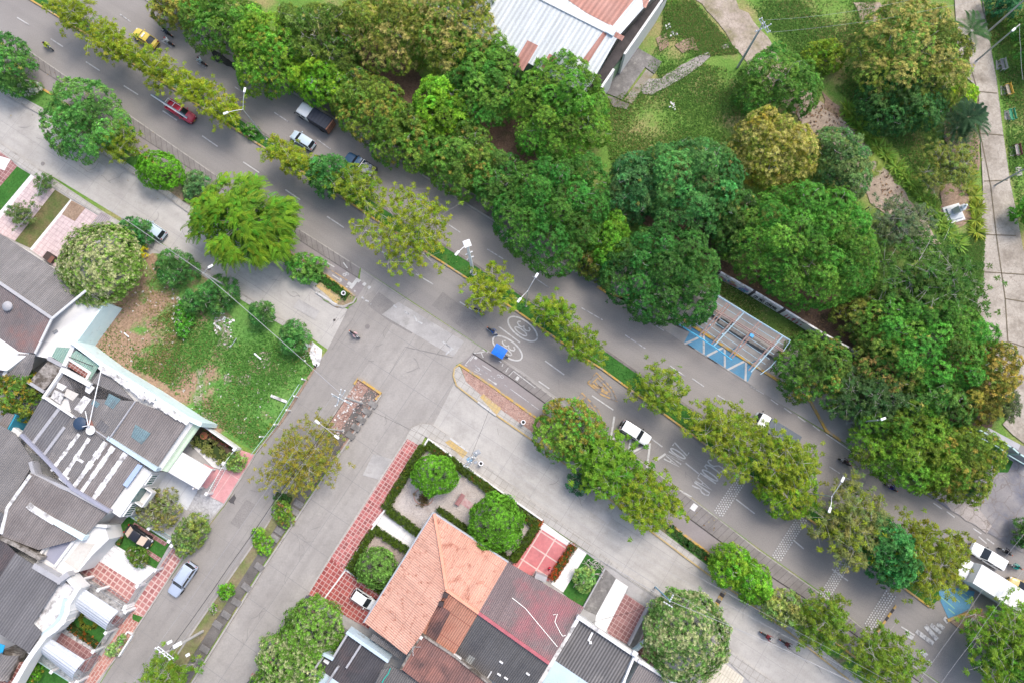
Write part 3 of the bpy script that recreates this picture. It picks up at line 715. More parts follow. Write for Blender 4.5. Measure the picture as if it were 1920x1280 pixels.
dashes([((1284, 642), (1302, 654)), ((1326, 669), (1345, 681)), ((1405, 722), (1432, 738)), ((1212, 599), (1245, 620))], .1, wornpaint)
dashes([((1275, 918), (1297, 931)), ((1010, 714), (1030, 728)), ((905, 655), (914, 661))], .14, whitepaint)
def uvpt(o, ex, ey, u, v): return (o[0] + ex[0] * u + ey[0] * v, o[1] + ex[1] * u + ey[1] * v)
GL = {'Z': [[(0, 1), (1, 1), (0, 0), (1, 0)]], 'O': [[(.5 + .5 * math.cos(a), .5 + .5 * math.sin(a)) for a in np.linspace(0, 2 * PI, 17)]],
      'N': [[(0, 0), (0, 1), (1, 0), (1, 1)]], 'A': [[(0, 0), (.5, 1), (1, 0)], [(.22, .4), (.78, .4)]], 'E': [[(1, 1), (0, 1), (0, 0), (1, 0)], [(0, .5), (.8, .5)]],
      'S': [[(1, .85), (.7, 1), (.3, 1), (0, .82), (.1, .6), (.9, .4), (1, .18), (.7, 0), (.3, 0), (0, .15)]], 'C': [[(1, .8), (.7, 1), (.3, 1), (0, .75), (0, .25), (.3, 0), (.7, 0), (1, .2)]],
      'L': [[(0, 1), (0, 0), (1, 0)]], 'R': [[(0, 0), (0, 1), (.7, 1), (1, .85), (1, .65), (.7, .5), (0, .5)], [(.5, .5), (1, 0)]],
      '3': [[(0, .85), (.3, 1), (.7, 1), (1, .8), (.9, .58), (.4, .5), (.9, .42), (1, .2), (.7, 0), (.3, 0), (0, .15)]], '0': [[(.5 + .5 * math.cos(a), .5 + .5 * math.sin(a)) for a in np.linspace(0, 2 * PI, 17)]],
      'M': [[(0, 0), (0, 1), (.5, .4), (1, 1), (1, 0)]], 'U': [[(0, 1), (0, .2), (.3, 0), (.7, 0), (1, .2), (1, 1)]], 'I': [[(.5, 0), (.5, 1)]], 'D': [[(0, 0), (0, 1), (.6, 1), (1, .7), (1, .3), (.6, 0), (0, 0)]]}
def word(txt, o, adv, up, fill=.74):
    """letters at photo points: adv = step to the next letter, up = from foot to top"""
    out = []
    for i, ch in enumerate(txt):
        for st in GL.get(ch, []):
            out.append([(o[0] + adv[0] * (i + u * fill) + up[0] * v, o[1] + adv[1] * (i + u * fill) + up[1] * v) for u, v in st])
    return out
strokes('road_lettering', word('ZONA', (1265, 829), (-5.4, 8.1), (27, 18.5)), .17, whitepaint, .056)
strokes('road_lettering', word('ESCOLAR', (1336, 851), (-5.7, 8.7), (29, 20)), .17, whitepaint, .056)
def ellipse(c, a, b, ang, n=40):
    return [(c[0] + a * math.cos(t) * math.cos(ang) - b * math.sin(t) * math.sin(ang), c[1] + a * math.cos(t) * math.sin(ang) + b * math.sin(t) * math.cos(ang)) for t in np.linspace(0, 2 * PI, n)]
for (cx, cy) in ((980, 616.5), (951.5, 652.5)):
    strokes('road_marking', [ellipse((cx, cy), 32.5, 15, math.radians(37))], .19, whitepaint, .06)
    strokes('road_lettering', word('3', (cx - 7, cy - 16), (-5, 9), (22, 15.5), .8) + word('0', (cx - 12.5, cy - 6.5), (-5, 9), (22, 15.5), .8), .17, whitepaint, .064)
# faded orange signs on the lanes
def emblem(o):
    q = [(o[0] + x * .1875, o[1] + y * .1875) for x, y in ((-10, 0), (75, -100), (235, 60), (285, 185), (130, 120), (-10, 0))]
    q2 = [(o[0] + x * .1875, o[1] + y * .1875) for x, y in ((30, 10), (90, -50), (200, 70), (230, 130), (140, 90), (30, 10))]
    q3 = [[(o[0] + x * .1875, o[1] + y * .1875) for x, y in ((60, -10), (110, 50), (160, 30))], [(o[0] + x * .1875, o[1] + y * .1875) for x, y in ((95, 20), (150, 80), (200, 100))]]
    return [q, q2] + q3
strokes('road_marking', emblem((1104, 717)), .2, orangepaint, .06)
strokes('road_marking', emblem((1077, 755)), .2, orangepaint, .06)
# lay-by saw tooth in the south lane
strokes('road_marking', [[(1152, 780), (1145, 822)], [(1162, 820), (1173, 812)], [(1183, 820), (1179, 845)], [(1184, 848), (1207, 836)], [(1219, 830), (1213, 876)], [(1228, 864), (1248, 850)], [(1145, 822), (1162, 820)]], .24, whitepaint, .06)
# rumble strips of white studs
def studs(A, B, wpx, cols, rows):
    mb = MB()
    r = random.Random(3)
    d = (B[0] - A[0], B[1] - A[1]); L = math.hypot(*d); nx, ny = -d[1] / L, d[0] / L
    if nx < 0: nx, ny = -nx, -ny
    for i in range(rows):
        for j in range(cols):
            if r.random() < .03: continue
            t = (i + (.5 if j % 2 else 0)) / rows
            c = P(A[0] + d[0] * t + nx * wpx * j / (cols - 1), A[1] + d[1] * t + ny * wpx * j / (cols - 1), .05)
            mb.lathe([(.105, -.02), (.105, .005), (.06, .025)], 8, c)
    return tag(mb.build('rumble_strip', whitepaint), kind='structure')
studs((1387, 888), (1338, 960), 17, 5, 18)
studs((1497, 966), (1447, 1044), 17, 5, 19)
studs((1577, 1052), (1536, 1116), 17, 5, 16)
studs((1662, 1107), (1620, 1172), 20, 5, 16)
# zebra crossing, speed bumps, bike symbols
strokes('road_marking', [[(1770, 1157), (1778, 1166)], [(1757, 1168), (1770, 1178)], [(1735, 1172), (1757, 1198)], [(1718, 1182), (1750, 1206)], [(1727, 1219), (1738, 1229)], [(1745, 1170), (1764, 1186)], [(1700, 1188), (1712, 1196)], [(1740, 1238), (1746, 1243)]], .5, wornpaint, .06)
def bump(pts, wd, n):
    for k in range(n):
        a = [pts[0][i] + (pts[1][i] - pts[0][i]) * k / n for i in (0, 1)]
        b = [pts[0][i] + (pts[1][i] - pts[0][i]) * (k + .97) / n for i in (0, 1)]
        kerb('speed_bump', [a, b], wd, .07, yellowkerb if k % 2 == 0 else dark)
bump(((1359, 1106), (1335, 1147)), .55, 7)
bump(((1681, 1134), (1640, 1192)), .26, 8)
z6 = lambda x, y: (560 + x * .1406, 460 + y * .1406)
strokes('road_marking', [[z6(340, 210), z6(475, 290)], [z6(340, 195), z6(380, 245), z6(325, 205), z6(395, 215)], [z6(448, 395), z6(585, 485)], [z6(555, 440), z6(585, 485), z6(530, 480)], [z6(595, 230), z6(650, 305)]], .13, whitepaint, .052)
strokes('road_marking', [[z6(790, 445), z6(690, 575)]], .42, whitepaint, .052)
strokes('road_marking', [[z6(800, 468), z6(815, 485)], [z6(862, 505), z6(890, 532)], [z6(925, 548), z6(952, 575)], [z6(655, 500), z6(700, 530)]], .42, whitepaint, .054)
strokes('road_marking', [[z6(840, 690), z6(870, 715)], [z6(890, 735), z6(935, 750)], [z6(740, 600), z6(755, 620)], [z6(630, 550), z6(670, 560)], [z6(960, 780), z6(970, 790)], [z6(610, 375), z6(660, 390)], [z6(640, 360), z6(625, 400)]], .2, wornpaint, .054)
strokes('road_marking', [ellipse(z6(650, 385), 3.0, 2.0, .6, 14), ellipse(z6(610, 395), 3.0, 2.0, .6, 14)], .07, whitepaint, .055)
strokes('road_marking', [[z6(355, 285), z6(650, 470)], [z6(340, 310), z6(375, 332)]], .1, orangepaint, .052)
y2 = lambda x, y: (860 + x * .125, 640 + y * .125)
strokes('road_marking', [[y2(205, 215), y2(95, 350)], [y2(355, 355), y2(490, 440)], [y2(440, 555), y2(560, 635)], [y2(95, 350), y2(130, 365)], [y2(235, 205), y2(170, 290)], [y2(225, 175), y2(445, 150)], [y2(340, 170), y2(370, 240)], [y2(755, 515), y2(820, 440), y2(980, 560), y2(1150, 690)], [y2(650, 375), y2(665, 330)], [y2(705, 455), y2(745, 390)], [y2(600, 285), y2(640, 310)]], .1, whitepaint, .052)
strokes('road_marking', [[y2(245, 260), y2(270, 225)], [y2(545, 640), y2(560, 618)], [y2(865, 575), y2(895, 525)]], .34, whitepaint, .054)
strokes('road_marking', [ellipse(y2(650, 525), 3.2, 2.2, .6, 14), ellipse(y2(600, 515), 3.2, 2.2, .6, 14), ellipse(y2(285, 415), 4, 2.5, .6, 14), [y2(230, 440), y2(340, 490)]], .07, wornpaint, .055)
strokes('road_marking', [[y2(480, 510), y2(545, 555)], [y2(690, 645), y2(730, 675)], [y2(770, 705), y2(960, 840), y2(1210, 1025)], [y2(230, 345), y2(430, 480)]], .08, wornpaint, .052)
strokes('road_marking', [[(758, 583), (768, 590)], [(776, 592), (782, 602)], [(784, 603), (792, 607)], [(738, 572), (744, 577)], [(830, 640), (850, 655)], [(836, 664), (846, 655)]], .2, wornpaint, .058)
strokes('road_crack', [[(905, 652), (880, 672), (848, 700)], [(747, 566), (780, 545)], [(820, 662), (850, 625)], [(700, 522), (660, 600), (622, 655)], [(730, 700), (760, 650), (850, 670)], ], .035, mottle('hairline', (.15, .145, .145), (.19, .18, .18), 2), .06)
for (mx, my, rr) in ((689, 612, .3), (627, 600, .15), (80, 307, .25), (122, 357, .2), (140, 369, .2), (230, 412, .2), (392, 504, .22)):
    mb = MB(); mb.lathe([(rr, -.03), (rr, .006), (rr * .86, .012)], 16, P(mx, my, .056)); tag(mb.build('manhole_cover', drain_c if rr > .16 else dark), kind='structure')
# standing water by the kerb
sheet('water', rough_outline([(395, 90), (415, 100), (445, 122), (455, 128), (440, 132), (425, 124), (402, 112)], 6, 2.5, 5), mottle('wet_asphalt', (.03, .028, .03), (.045, .04, .042), 1, rough=.15, fine=.1, spec=.5), z=.066)
sheet('oil_stain', rough_outline([(428, 938), (442, 920), (440, 945), (432, 942)], 4, 2, 5), mottle('damp_stain', (.07, .065, .066), (.10, .095, .095), 1), z=.066)

def cracks(poly_lines, n, m, seed, z=.058):
    r = random.Random(seed); ls = []
    for k in range(n):
        (x0, y0), (x1, y1) = r.choice(poly_lines); t = r.random(); x, y = x0 + (x1 - x0) * t, y0 + (y1 - y0) * t
        a = r.uniform(0, 6.3); ln = []
        for j in range(r.randint(3, 7)):
            ln.append((x, y)); a += r.uniform(-.7, .7); x += math.cos(a) * 6; y += math.sin(a) * 6
        ls.append(ln)
    strokes('road_crack', ls, .03, m, z)
hl = MATS['hairline']
cracks([((30, 235), (480, 510)), ((500, 520), (640, 600)), ((900, 790), (1300, 1075)), ((1350, 1130), (1550, 1260))], 34, hl, 1)
cracks([((730, 620), (600, 880)), ((800, 620), (640, 950)), ((580, 760), (300, 1160)), ((620, 930), (450, 1220))], 30, hl, 2)
cracks([((30, 20), (640, 420)), ((150, 10), (800, 440)), ((950, 640), (1500, 1040)), ((1000, 520), (1700, 960))], 26, hl, 3, .02)
seal = mottle('crack_sealant', (.135, .13, .133), (.165, .158, .16), 1)
strokes('road_patch', [[(700, 560), (740, 590), (780, 612)], [(820, 560), (870, 598), (900, 625)]], 2.2, mottle('dark_smear_asphalt', (.20, .187, .178), (.235, .22, .207), .5, stain=(.18, .168, .16), sscale=.4), .0195)  # two broad smears in a darker asphalt tone
strokes('road_patch', [[(560, 800), (540, 835), (505, 880)], [(470, 940), (440, 985)]], 1.3, mottle('oil_dark_street', (.215, .20, .187), (.25, .233, .218), .5), .0335)
for q in ([(560, 560), (600, 584), (590, 600), (550, 576)], [(1100, 930), (1150, 966), (1140, 982), (1090, 946)], [(160, 290), (200, 314), (192, 328), (152, 304)], [(700, 850), (735, 860), (715, 900), (680, 890)]):
    sheet('road_patch', q, newslab, z=.045)

# ------------------------------------------------------------------ buildings
def root_at(name, px, py, z=0.0, label=None, cat=None, group=None):
    o = empty(name, P(px, py, z))
    if z: o.location.z = z
    return tag(o, label, cat, group)

def wpart(mb, name, mats, root, parent=None, smooth=False, label=None):
    l = root.location
    mb.v = [(a - l.x, b - l.y, c - l.z) for a, b, c in mb.v]
    o = mb.build(name, mats, parent or root, smooth)
    if label: o['label'] = label
    return o

def ray(px, py):
    dx, dy = (px - 960) / FPX, -(py - 640) / FPX
    return Vector((dx, dy * CT + ST, dy * ST - CT))

class Pl:
    """plane through three photo points of known height"""
    def __init__(s, *q):
        a, b, c = [P(*k) for k in q[:3]]
        s.n = (b - a).cross(c - a).normalized(); s.a = a
        if s.n.z < 0: s.n = -s.n
    def at(s, px, py, up=0.0):
        d = ray(px, py); o = Vector((0, 0, H))
        t = (s.a - o).dot(s.n) / d.dot(s.n)
        return o + d * t + s.n * up

def roofpane(root, pts, m, th=.12, name='roof', parent=None, plane=None, up=0.0):
    pl = plane or Pl(*pts[:3])
    wp = [pl.at(p[0], p[1], up) for p in pts]
    mb = MB(); mb.slab(wp, th)
    o = wpart(mb, name, m, root, parent)
    return o, pl

def walls(root, pts, z, m, inset=.35, name='wall', z0=-.02):
    wp = [P(x, y, z) for x, y in pts]
    c = sum(wp, Vector()) / len(wp)
    mb = MB()
    mb.prism([p - (p - c).normalized() * inset for p in wp], z0, z - .16)
    return wpart(mb, name, m, root)

def wall_run(mb, pts, wd, z0, z1, mi=0):
    """upright wall along photo points (read at its top)"""
    pl = [P(x, y, z1) for x, y in pts]
    for k, (a, b) in enumerate(zip(pl[:-1], pl[1:])):
        d = b - a; L = d.length; e = .006 * (k % 2)
        mb.box(((a.x + b.x) / 2, (a.y + b.y) / 2, (z0 + z1 + e) / 2), (L + wd * .98, wd - e, z1 - z0 + e), math.atan2(d.y, d.x))

def cap_run(mb, plane, pts, wd, h, up=.01):
    """low strip lying on a roof plane"""
    q = [plane.at(x, y, up) for x, y in pts]
    for a, b in zip(q[:-1], q[1:]):
        d = (b - a).normalized(); s = plane.n.cross(d).normalized() * wd / 2
        vs = [a - s, b - s, b + s, a + s]
        mb.slab([v + plane.n * h for v in vs], h + .02)

def window_on(root, A, B, t0, t1, z0, z1, out=.06, panes=3, frame_m=None, glass_m=None, label=None):
    """window on the wall line A-B (world xy), between t0 and t1 of its length"""
    d = (B - A); L = d.length; d.normalize(); n = Vector((d.y, -d.x, 0))
    if n.dot(Vector((0, -12, 0)) - A) < 0: n = -n
    a = A + d * L * t0; b = A + d * L * t1; ang = math.atan2(d.y, d.x)
    mid = (a + b) / 2; W = (b - a).length
    fr = MB()
    c = mid + n * out * .5
    for zz_ in (z0, z1): fr.box((c.x, c.y, zz_), (W + .1, out + .06, .1), ang)
    for k in range(panes + 1):
        q = a + (b - a) * k / panes + n * out * .5
        fr.box((q.x, q.y, (z0 + z1) / 2), (.07, out + .04, z1 - z0 - .1), ang)
    f = wpart(fr, 'window', frame_m or white_p, root)
    g_ = MB(); g_.box((c.x, c.y, (z0 + z1) / 2), (W - .02, .03, z1 - z0 - .06), ang)
    wpart(g_, 'pane', glass_m or glass_g, root, f)
    return f

white_p = plain('white_paint', (.74, .75, .75), .5)
glass_g = plain('green_glass', (.06, .14, .13), .12, .6)
glass_d = plain('dark_glass', (.02, .024, .028), .06, .6)
grey_p = plain('grey_metal', (.30, .32, .34), .45, .5, .3)
black_p = plain('black_plastic', (.02, .02, .022), .5)
galv = plain('galvanised', (.48, .50, .52), .4, .5, .5)
concpole = mottle('pole_concrete', (.40, .39, .375), (.50, .485, .47), 1.0, fine=.12, obj=True)
teal_p = plain('teal_paint', (.32, .50, .50), .6)
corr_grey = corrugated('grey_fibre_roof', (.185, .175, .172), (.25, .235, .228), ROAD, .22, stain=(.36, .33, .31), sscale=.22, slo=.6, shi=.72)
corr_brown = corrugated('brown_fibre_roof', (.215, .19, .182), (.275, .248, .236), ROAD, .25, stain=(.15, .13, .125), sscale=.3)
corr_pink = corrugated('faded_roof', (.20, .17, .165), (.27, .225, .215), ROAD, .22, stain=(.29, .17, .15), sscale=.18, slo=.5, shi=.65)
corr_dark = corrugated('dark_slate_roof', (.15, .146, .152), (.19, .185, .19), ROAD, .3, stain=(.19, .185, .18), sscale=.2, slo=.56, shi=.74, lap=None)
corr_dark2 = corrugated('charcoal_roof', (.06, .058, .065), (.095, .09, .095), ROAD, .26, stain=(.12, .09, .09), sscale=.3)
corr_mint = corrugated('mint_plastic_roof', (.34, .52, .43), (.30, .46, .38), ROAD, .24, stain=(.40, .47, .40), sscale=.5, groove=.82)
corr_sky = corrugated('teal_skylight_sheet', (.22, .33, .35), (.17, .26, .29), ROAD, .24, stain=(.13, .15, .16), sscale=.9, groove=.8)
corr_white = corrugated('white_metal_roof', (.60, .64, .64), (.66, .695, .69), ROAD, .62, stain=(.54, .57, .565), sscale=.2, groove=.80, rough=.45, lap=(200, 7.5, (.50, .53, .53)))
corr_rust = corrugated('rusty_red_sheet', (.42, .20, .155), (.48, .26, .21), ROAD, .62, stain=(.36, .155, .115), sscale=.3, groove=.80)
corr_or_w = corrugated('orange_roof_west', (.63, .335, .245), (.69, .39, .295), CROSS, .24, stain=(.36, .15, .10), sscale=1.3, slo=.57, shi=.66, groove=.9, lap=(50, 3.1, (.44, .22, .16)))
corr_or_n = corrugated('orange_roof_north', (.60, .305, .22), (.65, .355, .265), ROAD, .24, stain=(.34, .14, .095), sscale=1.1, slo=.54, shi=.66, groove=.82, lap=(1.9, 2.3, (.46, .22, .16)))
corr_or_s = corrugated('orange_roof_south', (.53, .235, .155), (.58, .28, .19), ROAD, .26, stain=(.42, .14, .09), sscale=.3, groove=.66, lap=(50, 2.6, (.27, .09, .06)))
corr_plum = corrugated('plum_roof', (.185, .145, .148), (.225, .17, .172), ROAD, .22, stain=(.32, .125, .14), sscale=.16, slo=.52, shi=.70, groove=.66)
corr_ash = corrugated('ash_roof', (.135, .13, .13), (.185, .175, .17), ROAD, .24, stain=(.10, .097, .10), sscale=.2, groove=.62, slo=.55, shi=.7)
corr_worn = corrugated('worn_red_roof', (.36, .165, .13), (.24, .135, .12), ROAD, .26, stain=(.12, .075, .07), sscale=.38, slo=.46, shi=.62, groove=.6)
rust_tiles = mottle('rusty_grating', (.16, .06, .05), (.22, .09, .07), 1, grid=(ROAD, .5, .5, .05, (.36, .26, .24), None))

# warehouse at the top
wh = root_at('warehouse', 1060, 60, 0, 'large warehouse with white ribbed metal roof and rusty red sheets', 'warehouse')
RS = [(1158, 70, 6.6), (1097, 178, 5.2), (815, 20, 5.2), (880, -75, 6.6)]
RN = [(1158, 70, 6.6), (1300, -90, 5.2), (1010, -240, 5.2), (880, -75, 6.6)]
walls(wh, [(1150, 78), (1092, 176), (818, 18), (1005, -235), (1292, -88)], 5.1, whitewall, .3)
o1, pS = roofpane(wh, RS, corr_white)
o2, pN = roofpane(wh, RN, corr_white)
for q, pl in (([(1052, -8), (1195, -8), (1148, 50), (1100, 25)], pN), ([(1155, 60), (1171, 69), (1166, 77), (1151, 69)], pS), ([(1131, 60), (1138, 64), (1101, 121), (1090, 116)], pS), ([(989, 76), (1009, 86), (981, 134), (962, 122)], pS), ([(1030, 101), (1045, 109), (1028, 136), (1014, 127)], pS), ([(1204, -4), (1222, -10), (1211, 16), (1206, 14)], pN)):
    roofpane(wh, q, corr_rust, .05, 'roof_sheet', None, pl, .035)
mb = MB(); cap_run(mb, pS, [(880, -75), (1150, 61)], 1.0, .14, .05); wpart(mb, 'ridge_cap', whitewall, wh)
mb = MB(); q = pS.at(1146, 59, .1); mb.box(q, (1.1, 1.1, .3), ROAD); wpart(mb, 'vent_box', plain('pale_blue_metal', (.50, .58, .63), .5), wh)
mb = MB(); mb.slab([P(x, y, 4.2) for x, y in ((1160, 78), (1226, 2), (1240, -10), (1252, -8), (1127, 158), (1105, 166))], .2); wpart(mb, 'gutter', dark, wh)
mb = MB(); wall_run(mb, [(1258, -30), (1240, 2), (1172, 100)], .3, 0, 4.6); wall_run(mb, [(1150, 131), (1129, 162)], .3, 0, 4.6); wpart(mb, 'parapet', whitewall, wh)
mb = MB(); wall_run(mb, [(1171, 101), (1152, 129)], .2, 0, 3.0); wpart(mb, 'door', plain('green_door', (.17, .27, .15), .6), wh)

# --- left row of houses
ha = root_at('row_house', 60, 570, 0, 'grey ridged fibre roof house with big white flat terrace beside the vacant lot', 'house')
walls(ha, [(15, 450), (158, 544), (97, 600), (64, 660), (10, 700), (-60, 690), (-60, 410)], 3.7, whitewall)
_, paN = roofpane(ha, [(12, 446, 3.8), (162, 543, 3.8), (97, 596, 5), (-60, 487, 5), (-60, 400, 3.8)], corr_grey)
_, paS = roofpane(ha, [(-60, 487, 5), (97, 596, 5), (66, 662, 3.8), (34, 659, 3.8), (10, 701, 3.2), (-60, 680, 3.4)], corr_pink)
mb = MB(); cap_run(mb, paN, [(-60, 490), (97, 597)], .35, .1, .06); wpart(mb, 'ridge_cap', greywall, ha)
mb = MB(); cap_run(mb, paS, [(34, 660), (9, 703)], .45, .15, .04); cap_run(mb, paS, [(162, 545), (98, 598), (67, 662)], .25, .14, .02); wpart(mb, 'gutter', whitewall, ha)
roofpane(ha, [(36, 662, 3.6), (66, 664, 3.6), (60, 690, 3.2), (48, 715, 3.2), (11, 702, 3.2)], corr_grey, .1, 'roof')
mb = MB(); mb.prism([P(x, y, 3.3) for x, y in ((162, 546), (197, 568), (143, 640), (136, 652), (118, 672), (92, 672), (64, 666), (98, 600))], -.02, 3.3); wpart(mb, 'terrace', whitewall, ha)
mb = MB(); mb.box(P(104, 622, 3.4), (.5, .3, .25), .6); wpart(mb, 'vent_box', grey_p, ha)
mb = MB(); wall_run(mb, [(196, 568), (143, 640)], .22, 0, 3.6); wpart(mb, 'parapet', cyanwall, ha)
mb = MB()
for (x, y) in ((17, 575), (12, 583)):
    mb.lathe([(.55, 0), (.6, .3), (.45, .5), (.1, .62)], 14, paS.at(x, y, .02)); break
wpart(mb, 'roof_vent', greywall, ha, smooth=True)

hb = root_at('row_house', 190, 800, 0, 'long house with patched grey roofs, white sealant bands and a mint awning', 'house')
walls(hb, [(196, 690), (350, 792), (290, 876), (263, 868), (202, 954), (135, 914), (88, 860), (42, 813), (84, 745), (118, 695), (166, 718)], 4.3, whitewall, .15)
_, b1 = roofpane(hb, [(81, 742, 4.4), (116, 692, 4.4), (134, 775, 4.6), (196, 826, 4.8), (214, 808, 4.8), (252, 751, 4.8), (192, 689, 4.6), (168, 722, 4.5)], corr_grey)
roofpane(hb, [(81, 742), (116, 692), (168, 722), (192, 689), (252, 751), (204, 823), (134, 775)], corr_grey, .1, 'roof', None, b1, .0) if False else None
b2pl = Pl((252, 751, 4.9), (353, 790, 4.7), (292, 879, 4.4))
roofpane(hb, [(252, 751), (353, 790), (292, 879), (204, 823)], corr_brown, .12, 'roof', None, b2pl)
b3pl = Pl((38, 815, 4.2), (81, 743, 4.5), (137, 779, 4.6))
roofpane(hb, [(38, 815), (81, 743), (137, 779), (87, 862)], corr_dark, .12, 'roof', None, b3pl)
b4pl = Pl((87, 862, 4.3), (137, 779, 4.65), (203, 824, 4.7))
roofpane(hb, [(87, 862), (137, 779), (203, 824), (135, 915)], corr_grey, .12, 'roof', None, b4pl)
b5pl = Pl((203, 824, 4.7), (264, 868, 4.6), (202, 957, 4.2))
roofpane(hb, [(203, 824), (264, 868), (202, 957), (135, 915)], corr_brown, .12, 'roof', None, b5pl)
for pl, ln, wd in ((b4pl, [(149, 813), (97, 882)], .45), (b4pl, [(168, 821), (120, 892)], .5), (b5pl, [(199, 828), (138, 914)], .6), (b5pl, [(213, 837), (153, 922)], .55), (b5pl, [(236, 849), (175, 935)], .6)):
    n_ = 9; mb = MB()
    for k in range(n_):
        a = [ln[0][i] + (ln[1][i] - ln[0][i]) * k / n_ for i in (0, 1)]; c = [ln[0][i] + (ln[1][i] - ln[0][i]) * (k + 1.02) / n_ for i in (0, 1)]
        cap_run(mb, pl, [a, c], wd * R_.uniform(.7, 1.25), .05 + .008 * (k % 3), .02)
    wpart(mb, 'sealant_band', oldwhite, hb)
mb = MB()
cap_run(mb, b3pl, [(112, 765), (58, 836)], .4, .07, .02); cap_run(mb, b3pl, [(122, 800), (82, 853)], .35, .07, .02)
wpart(mb, 'sheet_lap', greywall, hb)
for q, pl, m in (([(254, 795), (283, 812), (266, 832), (246, 818)], b2pl, corr_sky), ([(205, 737), (227, 748), (212, 766), (196, 756)], b1, corr_sky), ([(176, 748), (188, 756), (182, 764), (171, 757)], b1, corr_sky),
                 ([(158, 741), (171, 748), (153, 775), (139, 766)], b1, oldwhite), ([(103, 730), (122, 738), (113, 757), (95, 745)], b1, greypeb), ([(109, 716), (126, 724), (118, 732), (106, 726)], b1, whitewall), ([(126, 728), (148, 738), (137, 751), (120, 741)], b1, beigeslab),
                 ([(163, 715), (178, 726), (168, 738), (160, 733)], b1, whitewall), ([(190, 785), (206, 800), (196, 812), (178, 800)], b1, corr_dark), ([(113, 886), (131, 895), (124, 908), (110, 897)], b4pl, whitewall), ([(148, 857), (158, 864), (154, 868), (144, 861)], b4pl, oldwhite)):
    roofpane(hb, q, m, .04, 'roof_sheet', None, pl, .05)
# white rubble and parapets along the lot side
mb = MB()
wall_run(mb, [(116, 693), (166, 720)], .5, 4, 4.95); wall_run(mb, [(81, 744), (117, 692)], .3, 4, 4.9); wall_run(mb, [(84, 745), (136, 780)], .25, 4, 4.85)
wpart(mb, 'parapet', whitewall, hb)
mb = MB(); wall_run(mb, [(134, 640), (192, 684), (262, 726), (352, 784), (374, 794)], .5, 0, 4.4); wpart(mb, 'side_wall', cyanwall, hb)
mb = MB()
r2 = random.Random(11)
for k in range(42):
    t = k / 41
    x, y = 196 + 150 * t + r2.uniform(-4, 4), 694 + 96 * t + r2.uniform(-5, 3)
    q = P(x, y, 4.95); mb.box(q, (r2.uniform(.4, 1.6), r2.uniform(.25, .6), r2.uniform(.1, .22)), ROAD + r2.uniform(-.15, .15))
wpart(mb, 'mortar_ridge', oldwhite, hb)
mb = MB(); wall_run(mb, [(204, 822), (290, 878)], .45, 4, 4.95); wpart(mb, 'ridge_wall', bluewall, hb)
mb = MB(); wall_run(mb, [(253, 752), (204, 822)], .14, 4, 5.0); wall_run(mb, [(138, 780), (205, 824)], .12, 4.2, 4.9); wpart(mb, 'gutter', greywall, hb)
mb = MB(); mb.slab([P(x, y, 4.6) for x, y in ((258, 869), (267, 872), (238, 913), (230, 908))], .15); wpart(mb, 'blue_awning', plain('blue_awning', (.34, .43, .62), .7), hb)
mb = MB(); wall_run(mb, [(202, 957), (136, 916), (88, 864), (40, 816)], .35, 3.5, 4.7); wpart(mb, 'parapet', slateslab, hb)
# mint ribbed awning, white canopy
mb = MB(); mb.slab([P(353, 788, 4.1), P(377, 796, 3.2), P(314, 884, 3.2), P(292, 878, 4.1)], .1)
wpart(mb, 'awning', corrugated('mint_tile_awning', (.56, .70, .52), (.62, .75, .58), ROAD, .5, groove=.84), hb)
mb = MB(); cap_run(mb, Pl((353, 788, 4.1), (377, 796, 3.2), (314, 884, 3.2)), [(355, 790), (294, 878)], 1.0, .08, .03); wpart(mb, 'awning_ridge', whitewall, hb)
mb = MB(); mb.prism([P(x, y, 3.0) for x, y in ((338, 845), (398, 880), (372, 917), (313, 883))], 2.8, 3.0)
for (x, y) in ((395, 880), (372, 914)): mb.box(P(x, y, 1.4), (.18, .18, 2.8), ROAD)
wpart(mb, 'canopy', whitewall, hb)
mb = MB(); wall_run(mb, [(377, 795), (442, 840)], .2, 0, 1.5); wpart(mb, 'garden_wall', whitewall, hb)
# street front with balcony and windows
A_, B_ = P(262, 871, 4.2), P(202, 955, 4.2)
mb = MB(); d_ = (B_ - A_).normalized(); n_ = Vector((-d_.y, d_.x, 0)); n_ = n_ if n_.x > 0 else -n_
mb.prism([A_ + n_ * 1.6, A_, B_, B_ + n_ * 1.6], 0, 4.0)
wpart(mb, 'street_front', whitewall, hb)
A2, B2 = A_ + n_ * 1.62, B_ + n_ * 1.62
window_on(hb, A2, B2, .05, .27, 2.2, 3.7, .08, 4)
window_on(hb, A2, B2, .70, .97, 2.0, 3.6, .08, 5)
window_on(hb, A2, B2, .36, .62, .6, 2.0, .06, 4)
mb = MB(); c0 = A2 + (B2 - A2) * .34; c1 = A2 + (B2 - A2) * .66
mb.prism([c0, c0 + n_ * 1.1, c1 + n_ * 1.1, c1], 2.2, 2.4)
for a, b in ((c0 + n_ * .05, c0 + n_ * 1.1), (c0 + n_ * 1.1, c1 + n_ * 1.1), (c1 + n_ * 1.1, c1 + n_ * .05)):
    m_ = (a + b) / 2; v = b - a; mb.box((m_.x, m_.y, 2.85), (v.length, .14, .9), math.atan2(v.y, v.x))
wpart(mb, 'balcony', whitewall, hb)
mb = MB(); mb.box((c0 + (c1 - c0) * .5 + n_ * .04), (1.8, .08, 1.7), math.atan2(d_.y, d_.x)); mb.v = [(a, b, c - 4.2 + 3.2) for a, b, c in mb.v]; wpart(mb, 'balcony_door', glass_g, hb)
